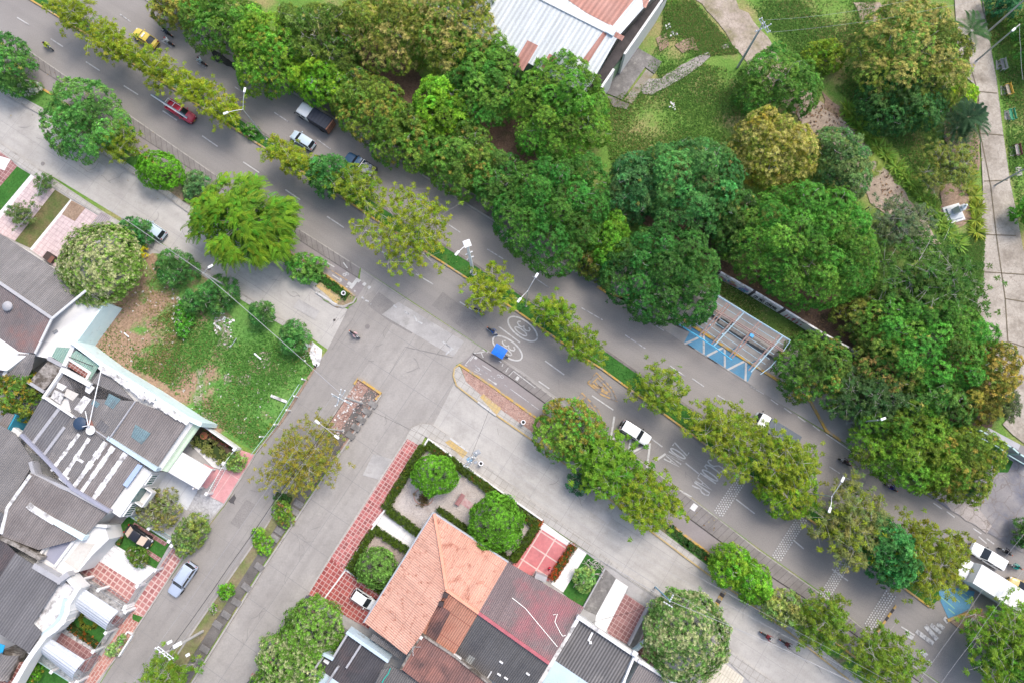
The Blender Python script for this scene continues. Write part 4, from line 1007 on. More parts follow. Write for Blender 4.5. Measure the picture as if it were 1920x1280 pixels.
# back lean-tos between the two houses
lt = root_at('courtyard_roof', 130, 680, 0, 'mint plastic lean-to roofs over a courtyard behind white terrace', 'lean-to')
for q in (((106, 650, 3.9), (134, 652, 3.9), (120, 683, 3.5), (97, 668, 3.5)), ((143, 656, 3.9), (186, 684, 3.9), (166, 716, 3.5), (127, 671, 3.5))):
    roofpane(lt, q, corr_mint, .06, 'roof')
mb = MB(); wall_run(mb, [(136, 650), (121, 682)], .5, 0, 3.9); wall_run(mb, [(128, 672), (168, 698), (162, 709)], .3, 0, 3.8); wpart(mb, 'wall', whitewall, lt)
mb = MB(); mb.slab([P(x, y, 3.75) for x, y in ((131, 678), (166, 700), (161, 708), (127, 686))], .1); wpart(mb, 'grating', rust_tiles, lt)
mb = MB(); mb.prism([P(x, y, 3.5) for x, y in ((92, 674), (122, 690), (80, 732), (54, 715))], 0, 3.5); o = wpart(mb, 'flat_roof', mossslab, lt)
mb = MB(); wall_run(mb, [(92, 672), (122, 688)], .45, 3, 3.7); wall_run(mb, [(53, 716), (80, 733)], .35, 3, 3.65); wpart(mb, 'parapet', greywall, lt)
mb = MB(); mb.tube([P(128, 668, 4.3), P(174, 686, 4.2)], .05, 6); wpart(mb, 'beam', dark, lt)

hc = root_at('row_house', 80, 950, 0, 'house under wide brown-grey corrugated roofs with white sealed ridge', 'house')
walls(hc, [(-60, 790), (55, 868), (62, 890), (198, 958), (158, 1000), (70, 1026), (0, 1004), (-60, 1010)], 4.0, whitewall)
roofpane(hc, [(-60, 762, 4.2), (28, 812, 4.2), (64, 866, 4.3), (6, 962, 5.0), (-60, 925, 5.0)], corr_grey)
roofpane(hc, [(-60, 925, 5.0), (6, 962, 5.0), (0, 1004, 4.3), (-60, 1004, 4.3)], corr_dark)
_, c2 = roofpane(hc, [(58, 887, 4.9), (203, 959, 4.1), (160, 1002, 4.0), (140, 1012, 4.0), (72, 1030, 4.0), (2, 1004, 4.3), (14, 950, 4.7)], corr_brown)
mb = MB(); cap_run(mb, c2, [(54, 945), (62, 952), (104, 978)], .7, .12, .04); cap_run(mb, c2, [(58, 890), (14, 952), (3, 1000)], .35, .1, .04); wpart(mb, 'ridge_cap', oldwhite, hc)
mb = MB(); wall_run(mb, [(104, 978), (152, 1006)], .6, 3.5, 4.4); wpart(mb, 'parapet', cyanwall, hc)
mb = MB(); wall_run(mb, [(57, 868), (63, 890), (130, 918), (203, 958)], .4, 3.4, 4.6); wpart(mb, 'fire_wall', greywall, hc)
mb = MB(); wall_run(mb, [(-20, 998), (30, 1022), (72, 1046)], .4, 3.4, 4.5); wpart(mb, 'boundary_wall', mossslab, hc)

hd = root_at('row_house', 140, 1030, 0, 'white flat-roofed house front with slate slab and beige slab', 'house')
mb = MB(); mb.prism([P(x, y, 3.2) for x, y in ((106, 992), (136, 1008), (159, 982), (197, 986), (204, 1010), (172, 1041), (147, 1071), (124, 1078), (64, 1060))], -.02, 3.2); wpart(mb, 'wall', whitewall, hd)
mb = MB(); mb.slab([P(x, y, 3.32) for x, y in ((112, 992), (138, 1009), (102, 1058), (83, 1045))], .1); wpart(mb, 'roof', slateslab, hd)
mb = MB(); mb.slab([P(x, y, 3.26) for x, y in ((150, 1017), (178, 1018), (145, 1069), (121, 1052))], .05); wpart(mb, 'terrace', beigeslab, hd)
mb = MB(); wall_run(mb, [(140, 1010), (103, 1060)], .3, 3, 3.6); wall_run(mb, [(159, 982), (198, 986)], .3, 3, 3.7); wall_run(mb, [(108, 990), (70, 1046)], .28, 3, 3.6); wpart(mb, 'parapet', whitewall, hd)
mb = MB(); mb.slab([P(x, y, 3.6) for x, y in ((96, 984), (107, 990), (86, 1025), (66, 1026))], .3); wpart(mb, 'side_roof', slateslab, hd)

he = root_at('row_house', 50, 1130, 0, 'dark slate roofed house with curved white parapet on the street side', 'house')
walls(he, [(32, 1040), (106, 1090), (60, 1168), (75, 1184), (52, 1218), (-60, 1150), (-60, 1020)], 3.9, whitewall)
_, e1 = roofpane(he, [(29, 1036, 4.6), (112, 1090, 4.1), (62, 1168, 4.0), (78, 1185, 3.9), (54, 1223, 3.9), (0, 1188, 4.1), (-60, 1150, 4.3), (-20, 1108, 4.6)], corr_dark)
roofpane(he, [(29, 1036, 4.6), (-20, 1108, 4.6), (-60, 1080, 4.2), (-60, 1000, 4.2), (4, 1010, 4.2)], corr_dark2)
mb = MB(); mb.prism([P(x, y, 3.4) for x, y in ((114, 1088), (144, 1103), (124, 1132), (116, 1166), (84, 1191), (60, 1230), (50, 1222), (76, 1186), (62, 1168))], 0, 3.4); wpart(mb, 'front_slab', oldwhite, he)
mb = MB()
wall_run(mb, [(122, 1077), (145, 1103), (127, 1132), (125, 1148), (117, 1165), (103, 1179), (84, 1192), (62, 1222), (48, 1243), (24, 1285), (10, 1310)], .55, 2.2, 4.0)
wpart(mb, 'parapet', whitewall, he)
mb = MB(); wall_run(mb, [(124, 1130), (118, 1154), (106, 1172), (86, 1188)], .9, 3.3, 3.6); wpart(mb, 'gutter', bluewall, he)
mb = MB(); wall_run(mb, [(66, 1062), (110, 1088), (124, 1078)], .6, 3.4, 4.5); wpart(mb, 'fire_wall', greywall, he)
hf = root_at('lean_to', 20, 1250, 0, 'small grey barrel roof with blue tarpaulin at the house corner', 'lean-to')
q = [P(x, y, 3) for x, y in ((2, 1218), (36, 1228), (14, 1276), (-30, 1262))]
mb = MB(); n__ = 8; a0, a1, c1_, c0_ = q[0], q[1], q[2], q[3]
prev = None
for k in range(n__ + 1):
    t = k / n__; h_ = math.sin(PI * t) * .9
    L_, R2_ = a0.lerp(a1, t) + Vector((0, 0, h_)), c0_.lerp(c1_, t) + Vector((0, 0, h_))
    if prev: mb.slab([prev[0], L_, R2_, prev[1]], .05)
    prev = (L_, R2_)
wpart(mb, 'roof', corr_grey, hf)
mb = MB(); mb.prism([p - Vector((0, 0, 0)) for p in q], 0, 2.9); wpart(mb, 'wall', mossslab, hf)
mb = MB(); mb.slab([P(x, y, 3.4) for x, y in ((-20, 1200), (9, 1209), (4, 1224), (-25, 1232))], .1); wpart(mb, 'tarpaulin', plain('blue_tarp', (.02, .30, .58), .5), hf)
roofpane(hf, [(-20, 1262, 2.4), (14, 1280, 2.4), (34, 1240, 2.4), (56, 1240, 2.4), (20, 1310, 2.4)], rust_tiles, .1, 'tile_edge')

# barrel canopies over the driveways
def barrel(label, q4, z, rise, m):
    root = root_at('driveway_canopy', sum(p[0] for p in q4) / 4, sum(p[1] for p in q4) / 4, 0, label, 'canopy', 'curved driveway canopies')
    a, b, c, d = [P(x, y, z) for x, y in q4]            # a-b and d-c are the long edges
    mb = MB(); prev = None; n = 10
    for k in range(n + 1):
        t = k / n; h_ = math.sin(PI * t) * rise
        p0, p1 = a.lerp(d, t) + Vector((0, 0, h_)), b.lerp(c, t) + Vector((0, 0, h_))
        if prev: mb.slab([prev[0], p0, p1, prev[1]], .05)
        prev = (p0, p1)
    wpart(mb, 'roof', m, root, smooth=True)
    for p in (a, b, c, d):
        mb = MB(); mb.tube([(p.x, p.y, 0), (p.x, p.y, z)], .06, 8); wpart(mb, 'post', galv, root)
    mb = MB(); mb.tube([a, d], .05, 6); mb.tube([b, c], .05, 6); wpart(mb, 'frame', galv, root)
canm = corrugated('pale_canopy_sheet', (.52, .56, .62), (.58, .615, .67), CROSS, .3, groove=.9, stain=(.48, .51, .56), sscale=.5)
barrel('pale barrel canopy beside the oval flower bed', ((159, 1104), (222, 1145), (198, 1180), (136, 1136)), 2.7, .55, canm)
barrel('pale barrel canopy over the driveway nearest the lower left corner', ((92, 1194), (159, 1237), (136, 1272), (72, 1219)), 2.7, .55, canm)

# --- corner house with the orange hip roof
hk = root_at('corner_house', 830, 1100, 0, 'corner house under a bright orange hip roof with dark patches', 'house')
walls(hk, [(815, 966), (946, 1052), (845, 1220), (765, 1222), (690, 1164)], 3.2, whitewall, .6)
kW = Pl((813, 961, 3.2), (837, 1106, 5.6), (683, 1166, 3.2))
kN = Pl((813, 961, 3.2), (952, 1053, 3.2), (837, 1106, 5.6))
ridge_z = kN.at(897, 1149).z
kS = Pl((837, 1106, 5.6), (897, 1149, ridge_z), (788, 1192, 3.9))
roofpane(hk, [(813, 961), (837, 1106), (788, 1192), (762, 1227), (683, 1166)], corr_or_w, .14, 'roof', None, kW)
roofpane(hk, [(813, 961), (952, 1053), (897, 1149), (837, 1106)], corr_or_n, .14, 'roof', None, kN)
roofpane(hk, [(837, 1106), (897, 1149), (851, 1228), (788, 1192)], corr_or_s, .14, 'roof', None, kS)
roofpane(hk, [(818, 1128), (845, 1146), (816, 1204), (797, 1193)], corr_worn, .03, 'roof_sheet', None, kS, .04)
orcap = mottle('orange_ridge_tile', (.62, .27, .18), (.66, .31, .22), 1.2, fine=.15)
mb = MB(); cap_run(mb, kN, [(814, 963), (822, 1010), (830, 1060), (837, 1105)], .32, .12, .04); cap_run(mb, kN, [(837, 1106), (897, 1149)], .32, .12, .04); wpart(mb, 'ridge_cap', orcap, hk)
mb = MB()
for (x, y) in ((837, 1112), (829, 1128)): mb.box(kS.at(x, y, .3), (.55, .5, .7), ROAD + .3)
wpart(mb, 'chimney', plain('dark_vent', (.05, .035, .035), .7), hk)
mb = MB(); mb.tube([P(812, 960, 3.12), P(953, 1053, 3.12)], .13, 6); wpart(mb, 'gutter', galv, hk); mb = MB(); mb.tube([P(812, 960, 3.1), P(682, 1166, 3.1)], .13, 6); wpart(mb, 'gutter', galv, hk)
ac = MB(); ac.box(P(786, 1191, 4.4), (.9, .4, .4), ROAD); wpart(ac, 'vent_box', whitewall, hk)

hl = root_at('row_house', 960, 1170, 0, 'house with plum and ash grey corrugated roof joined to the orange roof', 'house')
walls(hl, [(950, 1060), (1088, 1138), (1026, 1240), (985, 1305), (858, 1226)], 3.2, whitewall, .5)
roofpane(hl, [(952, 1053), (1095, 1138), (1029, 1244), (897, 1149)], corr_plum, .13, 'roof', None, kN)
lS = Pl((897, 1149, ridge_z), (1029, 1244, ridge_z), (985, 1312, 3.6))
roofpane(hl, [(897, 1149), (1029, 1244), (985, 1315), (851, 1228)], corr_ash, .13, 'roof', None, lS)
mb = MB(); cap_run(mb, kN, [(897, 1149), (1029, 1243)], .35, .12, .05); wpart(mb, 'ridge_cap', mottle('red_ridge', (.38, .12, .14), (.30, .09, .11), 1), hl)
roofpane(hl, [(880, 1226), (892, 1233), (880, 1250), (868, 1243)], corrugated('pale_skylight', (.36, .37, .35), (.42, .43, .41), ROAD, .24, groove=.5), .04, 'roof_sheet', None, lS, .04)
mb = MB(); cap_run(mb, lS, [(922, 1257), (912, 1274)], .16, .06, .02)
for (x, y) in ((936, 1263), (949, 1270), (940, 1240), (990, 1262)): mb.box(lS.at(x, y, .06), (.45, .2, .08), ROAD)
wpart(mb, 'sealant_patch', whitewall, hl)
mb = MB(); mb.box(P(856, 1232, 4.1), (1.0, .5, .5), ROAD); mb.box(P(1026, 1237, 4.4), (.6, .4, .4), ROAD); wpart(mb, 'vent_box', whitewall, hl)
mb = MB()
for ln in ([(960, 1120), (985, 1140), (1010, 1170), (1045, 1212)], [(1037, 1152), (1045, 1150), (1040, 1165), (1050, 1185), (1055, 1192), (1060, 1190)]):
    mb.tube([kN.at(x, y, .05) for x, y in ln], .035, 5)
wpart(mb, 'cable', galv, hl)
mb = MB(); wall_run(mb, [(1008, 1080), (1020, 1085)], .6, 0, 1.8); wpart(mb, 'yard_wall', greywall, hl)

hm = root_at('row_house', 840, 1250, 0, 'house with weathered red corrugated roof below the orange roof', 'house')
walls(hm, [(790, 1194), (846, 1230), (915, 1280), (890, 1330), (760, 1256)], 3.2, whitewall, .3)
roofpane(hm, [(790, 1189, 4.4), (851, 1229, 4.4), (920, 1284, 4.4), (880, 1340, 3.5), (800, 1290, 3.5), (752, 1253, 3.5)], corr_worn)
mb = MB(); wall_run(mb, [(790, 1189), (752, 1253)], .25, 3.2, 4.5); wall_run(mb, [(790, 1189), (852, 1230), (920, 1284)], .2, 3.4, 4.6); wpart(mb, 'parapet', mossslab, hm)
mb = MB(); q = Pl((790, 1189, 4.4), (851, 1229, 4.4), (752, 1253, 3.5)); cap_run(mb, q, [(851, 1249), (838, 1275)], .4, .1, .03); cap_run(mb, q, [(822, 1235), (817, 1241)], .35, .1, .03); wpart(mb, 'patch_sheet', orcap, hm)
mb = MB()
for k in range(5):
    a = q.at(776, 1208, .5); b = a + Vector((math.cos(k * 1.2), math.sin(k * 1.2), .1)) * .9; mb.tube([a, b], .03, 5)
mb.tube([q.at(776, 1208, 0), q.at(776, 1208, .6)], .04, 5)
wpart(mb, 'antenna', galv, hm)

hn = root_at('row_house', 650, 1250, 0, 'house with charcoal roofs stepped behind pale blue parapet walls', 'house')
walls(hn, [(652, 1190), (722, 1238), (690, 1300), (560, 1310), (608, 1232), (625, 1238)], 3.4, bluewall, .1)
nA = Pl((652, 1187, 3.6), (724, 1237, 3.6), (690, 1300, 3.3))
roofpane(hn, [(652, 1189), (724, 1239), (686, 1310), (540, 1330), (608, 1230), (622, 1237)], corr_dark2, .12, 'roof', None, nA)
mb = MB(); wall_run(mb, [(652, 1186), (726, 1238)], .35, 2, 4.1); wall_run(mb, [(607, 1226), (622, 1234)], .35, 2, 4.1); wpart(mb, 'parapet', bluewall, hn)
mb = MB(); wall_run(mb, [(652, 1187), (622, 1236)], .22, 3, 4.0); wall_run(mb, [(607, 1227), (560, 1300)], .22, 3, 4.0); wall_run(mb, [(677, 1208), (650, 1250)], .22, 3, 4.0); wall_run(mb, [(632, 1252), (600, 1300)], .22, 3, 4.0); wpart(mb, 'gutter', greywall, hn)
mb = MB(); cap_run(mb, nA, [(608, 1236), (617, 1242)], .35, .1, .03); wpart(mb, 'sealant_patch', whitewall, hn)
roofpane(hn, [(715, 1255, 3.7), (735, 1248, 3.7), (800, 1282, 3.7), (780, 1330, 3.4), (690, 1310, 3.4)], corr_ash)
mb = MB(); mb.tube([P(732, 1252, 3.9), P(728, 1262, 3.9), (P(720, 1272, 3.9)), P(714, 1284, 3.9)], .05, 6); wpart(mb, 'hose', plain('green_hose', (.02, .42, .33), .5), hn)
roofpane(hn, [(700, 1187, 3.0), (757, 1226, 3.0), (752, 1236, 2.8), (694, 1197, 2.8)], corr_grey, .08, 'lean_to_roof')

ho = root_at('row_house', 1130, 1230, 0, 'house with grey ribbed roof inside white parapets near the flowering tree', 'house')
walls(ho, [(1086, 1158), (1186, 1228), (1172, 1290), (1005, 1300)], 3.5, bluewall, .05)
hoP = Pl((1085, 1158, 3.7), (1188, 1227, 3.7), (1160, 1300, 3.4))
roofpane(ho, [(1085, 1160), (1188, 1229), (1150, 1310), (1000, 1310), (1012, 1282)], corrugated('grey_ribbed_roof', (.17, .165, .165), (.22, .21, .205), ROAD, .34, stain=(.28, .265, .25), sscale=.2, groove=.45, slo=.6, shi=.75), .12, 'roof', None, hoP)
mb = MB(); wall_run(mb, [(1085, 1157), (1190, 1228)], .4, 3, 4.2); wall_run(mb, [(1085, 1158), (1010, 1283)], .4, 1, 4.1); wall_run(mb, [(1190, 1229), (1165, 1290)], .25, 3, 4.1); wpart(mb, 'parapet', oldwhite, ho)
mb = MB(); cap_run(mb, hoP, [(1111, 1184), (1103, 1200)], .25, .1, .04); mb.box(hoP.at(1107, 1203, .1), (.3, .3, .15)); mb.box(P(1190, 1224, 4.3), (.6, .5, .4), ROAD); wpart(mb, 'sealant_patch', whitewall, ho)
hp = root_at('row_house', 1220, 1270, 0, 'narrow house with brown ribbed roof at the bottom edge', 'house')
walls(hp, [(1200, 1242), (1262, 1282), (1220, 1310), (1170, 1300)], 3.4, whitewall, .1)
roofpane(hp, [(1200, 1241, 3.6), (1270, 1284, 3.6), (1240, 1330, 3.4), (1165, 1306, 3.4)], corr_brown)
mb = MB(); wall_run(mb, [(1200, 1239), (1274, 1286)], .4, 3, 4.0); wall_run(mb, [(1190, 1232), (1202, 1241)], .5, 2, 3.8); wpart(mb, 'parapet', oldwhite, hp)
mb = MB(); wall_run(mb, [(1252, 1150), (1228, 1190), (1190, 1222)], .25, 0, 1.3); wpart(mb, 'yard_wall', cyanwall, hp)
mb = MB(); wall_run(mb, [(1216, 1137), (1180, 1208)], .2, 0, .9); wpart(mb, 'yard_wall', greywall, hp)

# --- free-standing walls, fences
def boundary(name, label, cat, pts, wd, h, m, group=None):
    mb = MB(); wall_run(mb, pts, wd, -.02, h)
    r = root_at(name, pts[0][0], pts[0][1], 0)
    l = r.location.copy(); bpy.data.objects.remove(r)
    mb.v = [(a - l.x, b - l.y, c - l.z) for a, b, c in mb.v]
    o = mb.build(name, m); o.location = l
    return tag(o, label, cat, group)
boundary('garden_wall', 'low white wall round the corner house garden by red pavement', 'wall', [(648, 1066), (718, 960), (803, 822), (900, 893), (1016, 974)], .2, .55, whitewall)
boundary('garden_wall', 'low white kerb wall between driveway and small hedged garden', 'wall', [(606, 1124), (648, 1068), (716, 1114)], .16, .3, whitewall)
boundary('garden_wall', 'grey wall along the edge of the dark slab yard', 'wall', [(1134, 1066), (1093, 1140)], .16, .5, greywall)
def railing(label, pts, h, m, pm, group='railings in front of the houses', posts=None, step=.22):
    root = root_at('railing', pts[0][0], pts[0][1], 0, label, 'railing', group)
    pl = [P(x, y, h) for x, y in pts]
    bars = MB(); rails = [MB(), MB()]
    for a, b in zip(pl[:-1], pl[1:]):
        L = (b - a).length; n = max(2, int(L / step))
        for k in range(n + 1):
            q = a.lerp(b, k / n); bars.box((q.x, q.y, h * .55), (.03, .03, h * .9))
        for i_, zz_ in enumerate((.15, h - .05)): rails[i_].tube([(a.x, a.y, zz_), (b.x, b.y, zz_)], .035, 6)
    wpart(bars, 'bars', m, root); [wpart(q_, 'rail', m, root) for q_ in rails]
    for x, y in (posts or pts):
        mb = MB(); q = P(x, y, h); pw = .14 if 'wire' in label else .28; mb.box((q.x, q.y, h * .55), (pw, pw, h * 1.1), ROAD, 0, .02); mb.box((q.x, q.y, h * 1.12), (pw * 1.25, pw * 1.25, .08), ROAD); wpart(mb, 'post', pm, root)
railing('grey railing with white posts between tiled driveway and canopy', [(157, 1085), (186, 1105), (234, 1141)], 1.9, grey_p, white_p)
railing('long spiked railing along the street before the curved canopies', [(237, 1146), (200, 1185), (176, 1220), (146, 1277)], 1.9, grey_p, white_p)
railing('front railing before the pebbled white yard', [(323, 1022), (292, 1068), (258, 1098), (236, 1136)], 1.7, galv, white_p)
railing('teal railing beside the lawn in the lower left corner', [(57, 1230), (98, 1258), (133, 1280)], 1.7, teal_p, white_p)
railing('teal railing behind the dark parked car', [(240, 965), (280, 990), (318, 1014)], 1.6, teal_p, white_p)
railing('white gate railing on the pink pavement', [(440, 842), (420, 868), (388, 925)], 1.6, white_p, white_p)
railing('pale green wire fence along the edge of the vacant lot', [(560, 720), (510, 800), (470, 852)], 1.4, plain('wire_green', (.40, .55, .52), .5), white_p, 'railings', [(567, 710), (552, 742), (538, 768), (515, 795), (488, 818)], 1.2)

# mural wall behind the bus stop
mw = root_at('mural_wall', 1450, 580, 0, 'long white wall with faded mural and lettering behind the bus stop', 'wall')
MWp = [(1340, 517), (1404, 553), (1459, 586), (1530, 630), (1579, 657), (1600, 668)]
base = [P(x, y, 0) for x, y in MWp]
mb = MB()
for a, b in zip(base[:-1], base[1:]):
    d = b - a; mb.box(((a.x + b.x) / 2, (a.y + b.y) / 2, 1.0), (d.length + .2, .22, 2.1), math.atan2(d.y, d.x))
wpart(mb, 'wall', oldwhite, mw)
mb = MB()
for a in base: mb.box((a.x, a.y, 1.02), (.34, .34, 2.2), ROAD)
wpart(mb, 'pillar', dark, mw)
def face_paint(seg, quads, m, name, off=.125):
    a, b = base[seg], base[seg + 1]; d = (b - a).normalized(); n = Vector((d.y, -d.x, 0))
    if n.dot(P(960, 850) - a) < 0: n = -n
    mb = MB(); L = (b - a).length
    for (u0, v0, u1, v1) in quads:
        p = [a + d * (L * u) + n * off + Vector((0, 0, v)) for u, v in ((u0, v0), (u1, v0), (u1, v1), (u0, v1))]
        mb.quad(*p)
    return wpart(mb, name, m, mw)
r3 = random.Random(4)
for k, c in enumerate(((.06, .22, .42), (.10, .35, .45), (.45, .16, .15), (.30, .22, .40), (.50, .38, .22))):
    face_paint(0, [(lambda u, v: (u, v, u + r3.uniform(.05, .14), v + r3.uniform(.3, .7)))(r3.uniform(.08, .85), r3.uniform(.15, 1.1)) for _ in range(5)], plain('mural_paint_%s' % 'abcde'[k], c, .8), 'mural', .125 + .004 * k)
face_paint(2, [(lambda u: (u, r3.uniform(.1, .7), u + .03, r3.uniform(.8, 1.6)))(r3.uniform(.1, .9)) for _ in range(9)], plain('mural_red', (.40, .10, .12), .8), 'mural')
face_paint(3, [(lambda u: (u, r3.uniform(.1, .7), u + .04, r3.uniform(.8, 1.6)))(r3.uniform(.05, .9)) for _ in range(9)], plain('mural_violet', (.28, .22, .38), .8), 'mural')
a, b = base[1], base[2]; d = (b - a).normalized(); n = Vector((d.y, -d.x, 0)); n = n if n.dot(P(960, 850) - a) > 0 else -n
L = (b - a).length; mb = MB()
txt = 'CO MAS COMUNAL'
for i, ch in enumerate(txt):
    for st in GL.get(ch, []):
        pts = [a + d * (L * .12 + L * .78 * (i + u * .8) / len(txt)) + n * .14 + Vector((0, 0, .55 + .75 * v)) for u, v in st]
        for p, q in zip(pts[:-1], pts[1:]): mb.tube([p, q], .045, 4)
wpart(mb, 'lettering', black_p, mw)

# pavilion frame of the bus stop
bs = root_at('bus_shelter', 1375, 640, 0, 'bare steel frame of a bus shelter in rusty brown and pale blue', 'shelter')
rustp = mottle('rusty_paint', (.36, .27, .25), (.30, .19, .155), 1.2, fine=.2, stain=(.42, .38, .38), sscale=.9)
bluep = mottle('pale_blue_steel', (.34, .50, .58), (.42, .56, .63), .9, fine=.12, stain=(.25, .33, .38), sscale=.9)
def bar(mb, a, b, wd=.09, hh=None): mb.tube([a, b], wd, 4)
ZB = 3.2
def zb(x, y, z=ZB): return P(1260 + x * .1875, 500 + y * .1875, z)
mb = MB(); bar(mb, zb(400, 258), zb(1182, 738), .10); wpart(mb, 'edge_beam', bluep, bs)
mb = MB(); bar(mb, zb(70, 575), zb(430, 808), .09); bar(mb, zb(430, 808), zb(600, 932), .09); wpart(mb, 'edge_beam', plain('bright_blue_steel', (.10, .42, .62), .5), bs)
for off in (0, 16):
    mb = MB(); bar(mb, zb(300 + off * .6, 368 - off), zb(1112 + off * .3, 852 - off), .08); wpart(mb, 'ridge_beam', rustp, bs)
CB = [((430, 285), (165, 592)), ((570, 370), (288, 692)), ((703, 455), (408, 782)), ((880, 560), (588, 905)), ((1092, 690), (778, 1042))]
for k, (a, b) in enumerate(CB):
    root2 = None
    for off in (-13, 13):
        mb = MB(); bar(mb, zb(a[0] + off, a[1] + off * .6), zb(b[0] + off, b[1] + off * .6), .075); wpart(mb, 'rafter', rustp if off < 0 or k % 2 else bluep, bs)
    for t in (.30, .66):
        q = zb(a[0] + (b[0] - a[0]) * t, a[1] + (b[1] - a[1]) * t)
        mb = MB(); mb.tube([(q.x, q.y, 0), (q.x, q.y, ZB)], .09, 8); wpart(mb, 'post', bluep if t > .5 else rustp, bs)
mb = MB(); bar(mb, zb(1182, 738), zb(1090, 880), .05); bar(mb, zb(1090, 880), zb(985, 1000), .05); bar(mb, zb(985, 1000), zb(885, 1075), .05); wpart(mb, 'end_rail', bluep, bs)
for t in (.14, .28, .42, .56, .70, .84):
    a = (430 + (165 - 430) * t - 60, 285 + (592 - 285) * t - 36); b = (1092 + (778 - 1092) * t + 60, 690 + (1042 - 690) * t + 36)
    mb = MB(); bar(mb, zb(*a, ZB - .12), zb(*b, ZB - .12), .035); wpart(mb, 'purlin', bluep, bs)
mb = MB(); mb.box(zb(795, 690, ZB), (.5, .4, .3), ROAD); wpart(mb, 'junction_box', plain('blue_box', (.05, .30, .55), .5), bs)
# concrete benches below
for (x, y, lab) in ((1312, 572, 'long concrete bench under the left end of the shelter frame'), (1408, 640, 'stained concrete bench under the right end of the shelter frame')):
    r = root_at('concrete_bench', x, y, 0, lab, 'bench', 'benches under the shelter')
    mb = MB(); mb.box((r.location.x, r.location.y, .56), (9.5, .8, .12), ROAD, 0, .02); wpart(mb, 'seat', oldslab, r)
    for s in (-4, 0, 4):
        mb = MB(); mb.box((r.location.x + s * math.cos(ROAD), r.location.y + s * math.sin(ROAD), .3), (.3, .6, .4), ROAD); wpart(mb, 'leg', apron, r)

# mint gate wall at the far right
gw = root_at('gate', 1870, 825, 0, 'pale mint gate with grey boards in three panels by the cracked path', 'gate')
GP = [(1838, 806), (1898, 838), (1912, 850), (1950, 872)]
gp = [P(x, y, 2.4) for x, y in GP]
mint = plain('mint_frame', (.42, .58, .56), .6)
for k, (a, b) in enumerate(zip(gp[:-1], gp[1:])):
    d = b - a; ang = math.atan2(d.y, d.x); c = (a + b) / 2
    mb = MB(); mb.box((c.x, c.y, 1.3), (d.length - .3, .06, 1.7), ang); wpart(mb, 'board_panel', mottle('gate_boards%s' % 'abc'[k], (.34, .34, .35), (.42, .42, .43), 1, grid=(ROAD, .2, 4, .02, (.2, .2, .2), None)), gw)
    mb = MB()
    for zz_ in (.2, 2.3): mb.box((c.x, c.y, zz_), (d.length, .16, .18), ang)
    for q in (a, b): mb.box((q.x, q.y, 1.2), (.22, .22, 2.4), ang)
    wpart(mb, 'frame', mint, gw)
mb = MB(); a, b = P(1850, 806, 2.3), P(1910, 838, 2.3); d = b - a; c = (a + b) / 2; mb.box((c.x, c.y, 2.35), (d.length, .7, .12), math.atan2(d.y, d.x)); wpart(mb, 'roof', greywall, gw)

sh_ = root_at('courtyard_shed', 22, 795, 0, 'small turquoise walled shed with white washing machine behind the yellow-leaved tree', 'shed')
mb = MB(); wall_run(mb, [(28, 778), (10, 812)], .25, 0, 3.2); wpart(mb, 'wall', plain('turquoise_wall', (.04, .30, .42), .7), sh_)
mb = MB(); mb.slab([P(x, y, 3.3) for x, y in ((12, 772), (27, 777), (8, 812), (-8, 806))], .1); wpart(mb, 'roof', corr_brown, sh_)
mb = MB(); q = P(30, 812, 2.2); mb.box((q.x, q.y, 2.2), (1.5, 1.1, .9), ROAD, 0, .05); wpart(mb, 'washing_machine', white_p, sh_)

# ------------------------------------------------------------------ vegetation
bark = mottle('bark', (.20, .17, .145), (.30, .265, .235), 2.0, rough=.9, fine=.3, obj=True, bump=.4)
bark_pale = mottle('pale_bark', (.36, .33, .30), (.46, .43, .40), 2.0, rough=.9, fine=.25, obj=True)

def frames(Nn):
    a = np.where(np.abs(Nn[:, 2:3]) < .9, np.array([[0, 0, 1.]]), np.array([[1., 0, 0]]))
    t = np.cross(Nn, a); t /= np.linalg.norm(t, axis=1, keepdims=True) + 1e-9
    return t, np.cross(Nn, t)

def rosettes(rg, C, Nn, col, k, ln, wd, tilt, droop=0.0, lvar=.25, cvar=.12):
    """k pointed leaves round every centre C with axis Nn -> vertices, faces, colours"""
    n = len(C)
    t, b = frames(Nn)
    az = rg.uniform(0, 2 * np.pi, (n, 1)) + np.arange(k)[None] * (2 * np.pi / k) + rg.normal(0, .25, (n, k))
    tl = tilt + rg.normal(0, .22, (n, k))
    d = (np.cos(tl) * np.cos(az))[..., None] * t[:, None] + (np.cos(tl) * np.sin(az))[..., None] * b[:, None] + np.sin(tl)[..., None] * Nn[:, None]
    L = ln * (1 + rg.uniform(-lvar, lvar, (n, k)))[..., None]
    sd_ = np.cross(d, Nn[:, None] + rg.normal(0, .25, (n, k, 3))); sd_ /= np.linalg.norm(sd_, axis=2, keepdims=True) + 1e-9
    W = wd * (1 + rg.uniform(-.2, .2, (n, k)))[..., None] * .5
    p0 = C[:, None] + d * L * .08
    mid = C[:, None] + d * L * .55
    tip = C[:, None] + d * L
    tip[..., 2] -= droop * L[..., 0]
    V = np.stack([p0, mid + sd_ * W, tip, mid - sd_ * W], axis=2).reshape(-1, 3)
    F = np.arange(n * k * 4).reshape(-1, 4)
    cc = np.repeat(col, k, axis=0) * (1 + rg.normal(0, cvar, (n * k, 1)))
    return V, F, np.clip(cc, .004, .9)

def merge(parts):
    Vs, Fs, Cs, o = [], [], [], 0
    for V, F, C_ in parts:
        Vs.append(V); Fs.append(F + o); Cs.append(C_); o += len(V)
    return np.concatenate(Vs), np.concatenate(Fs), np.concatenate(Cs)

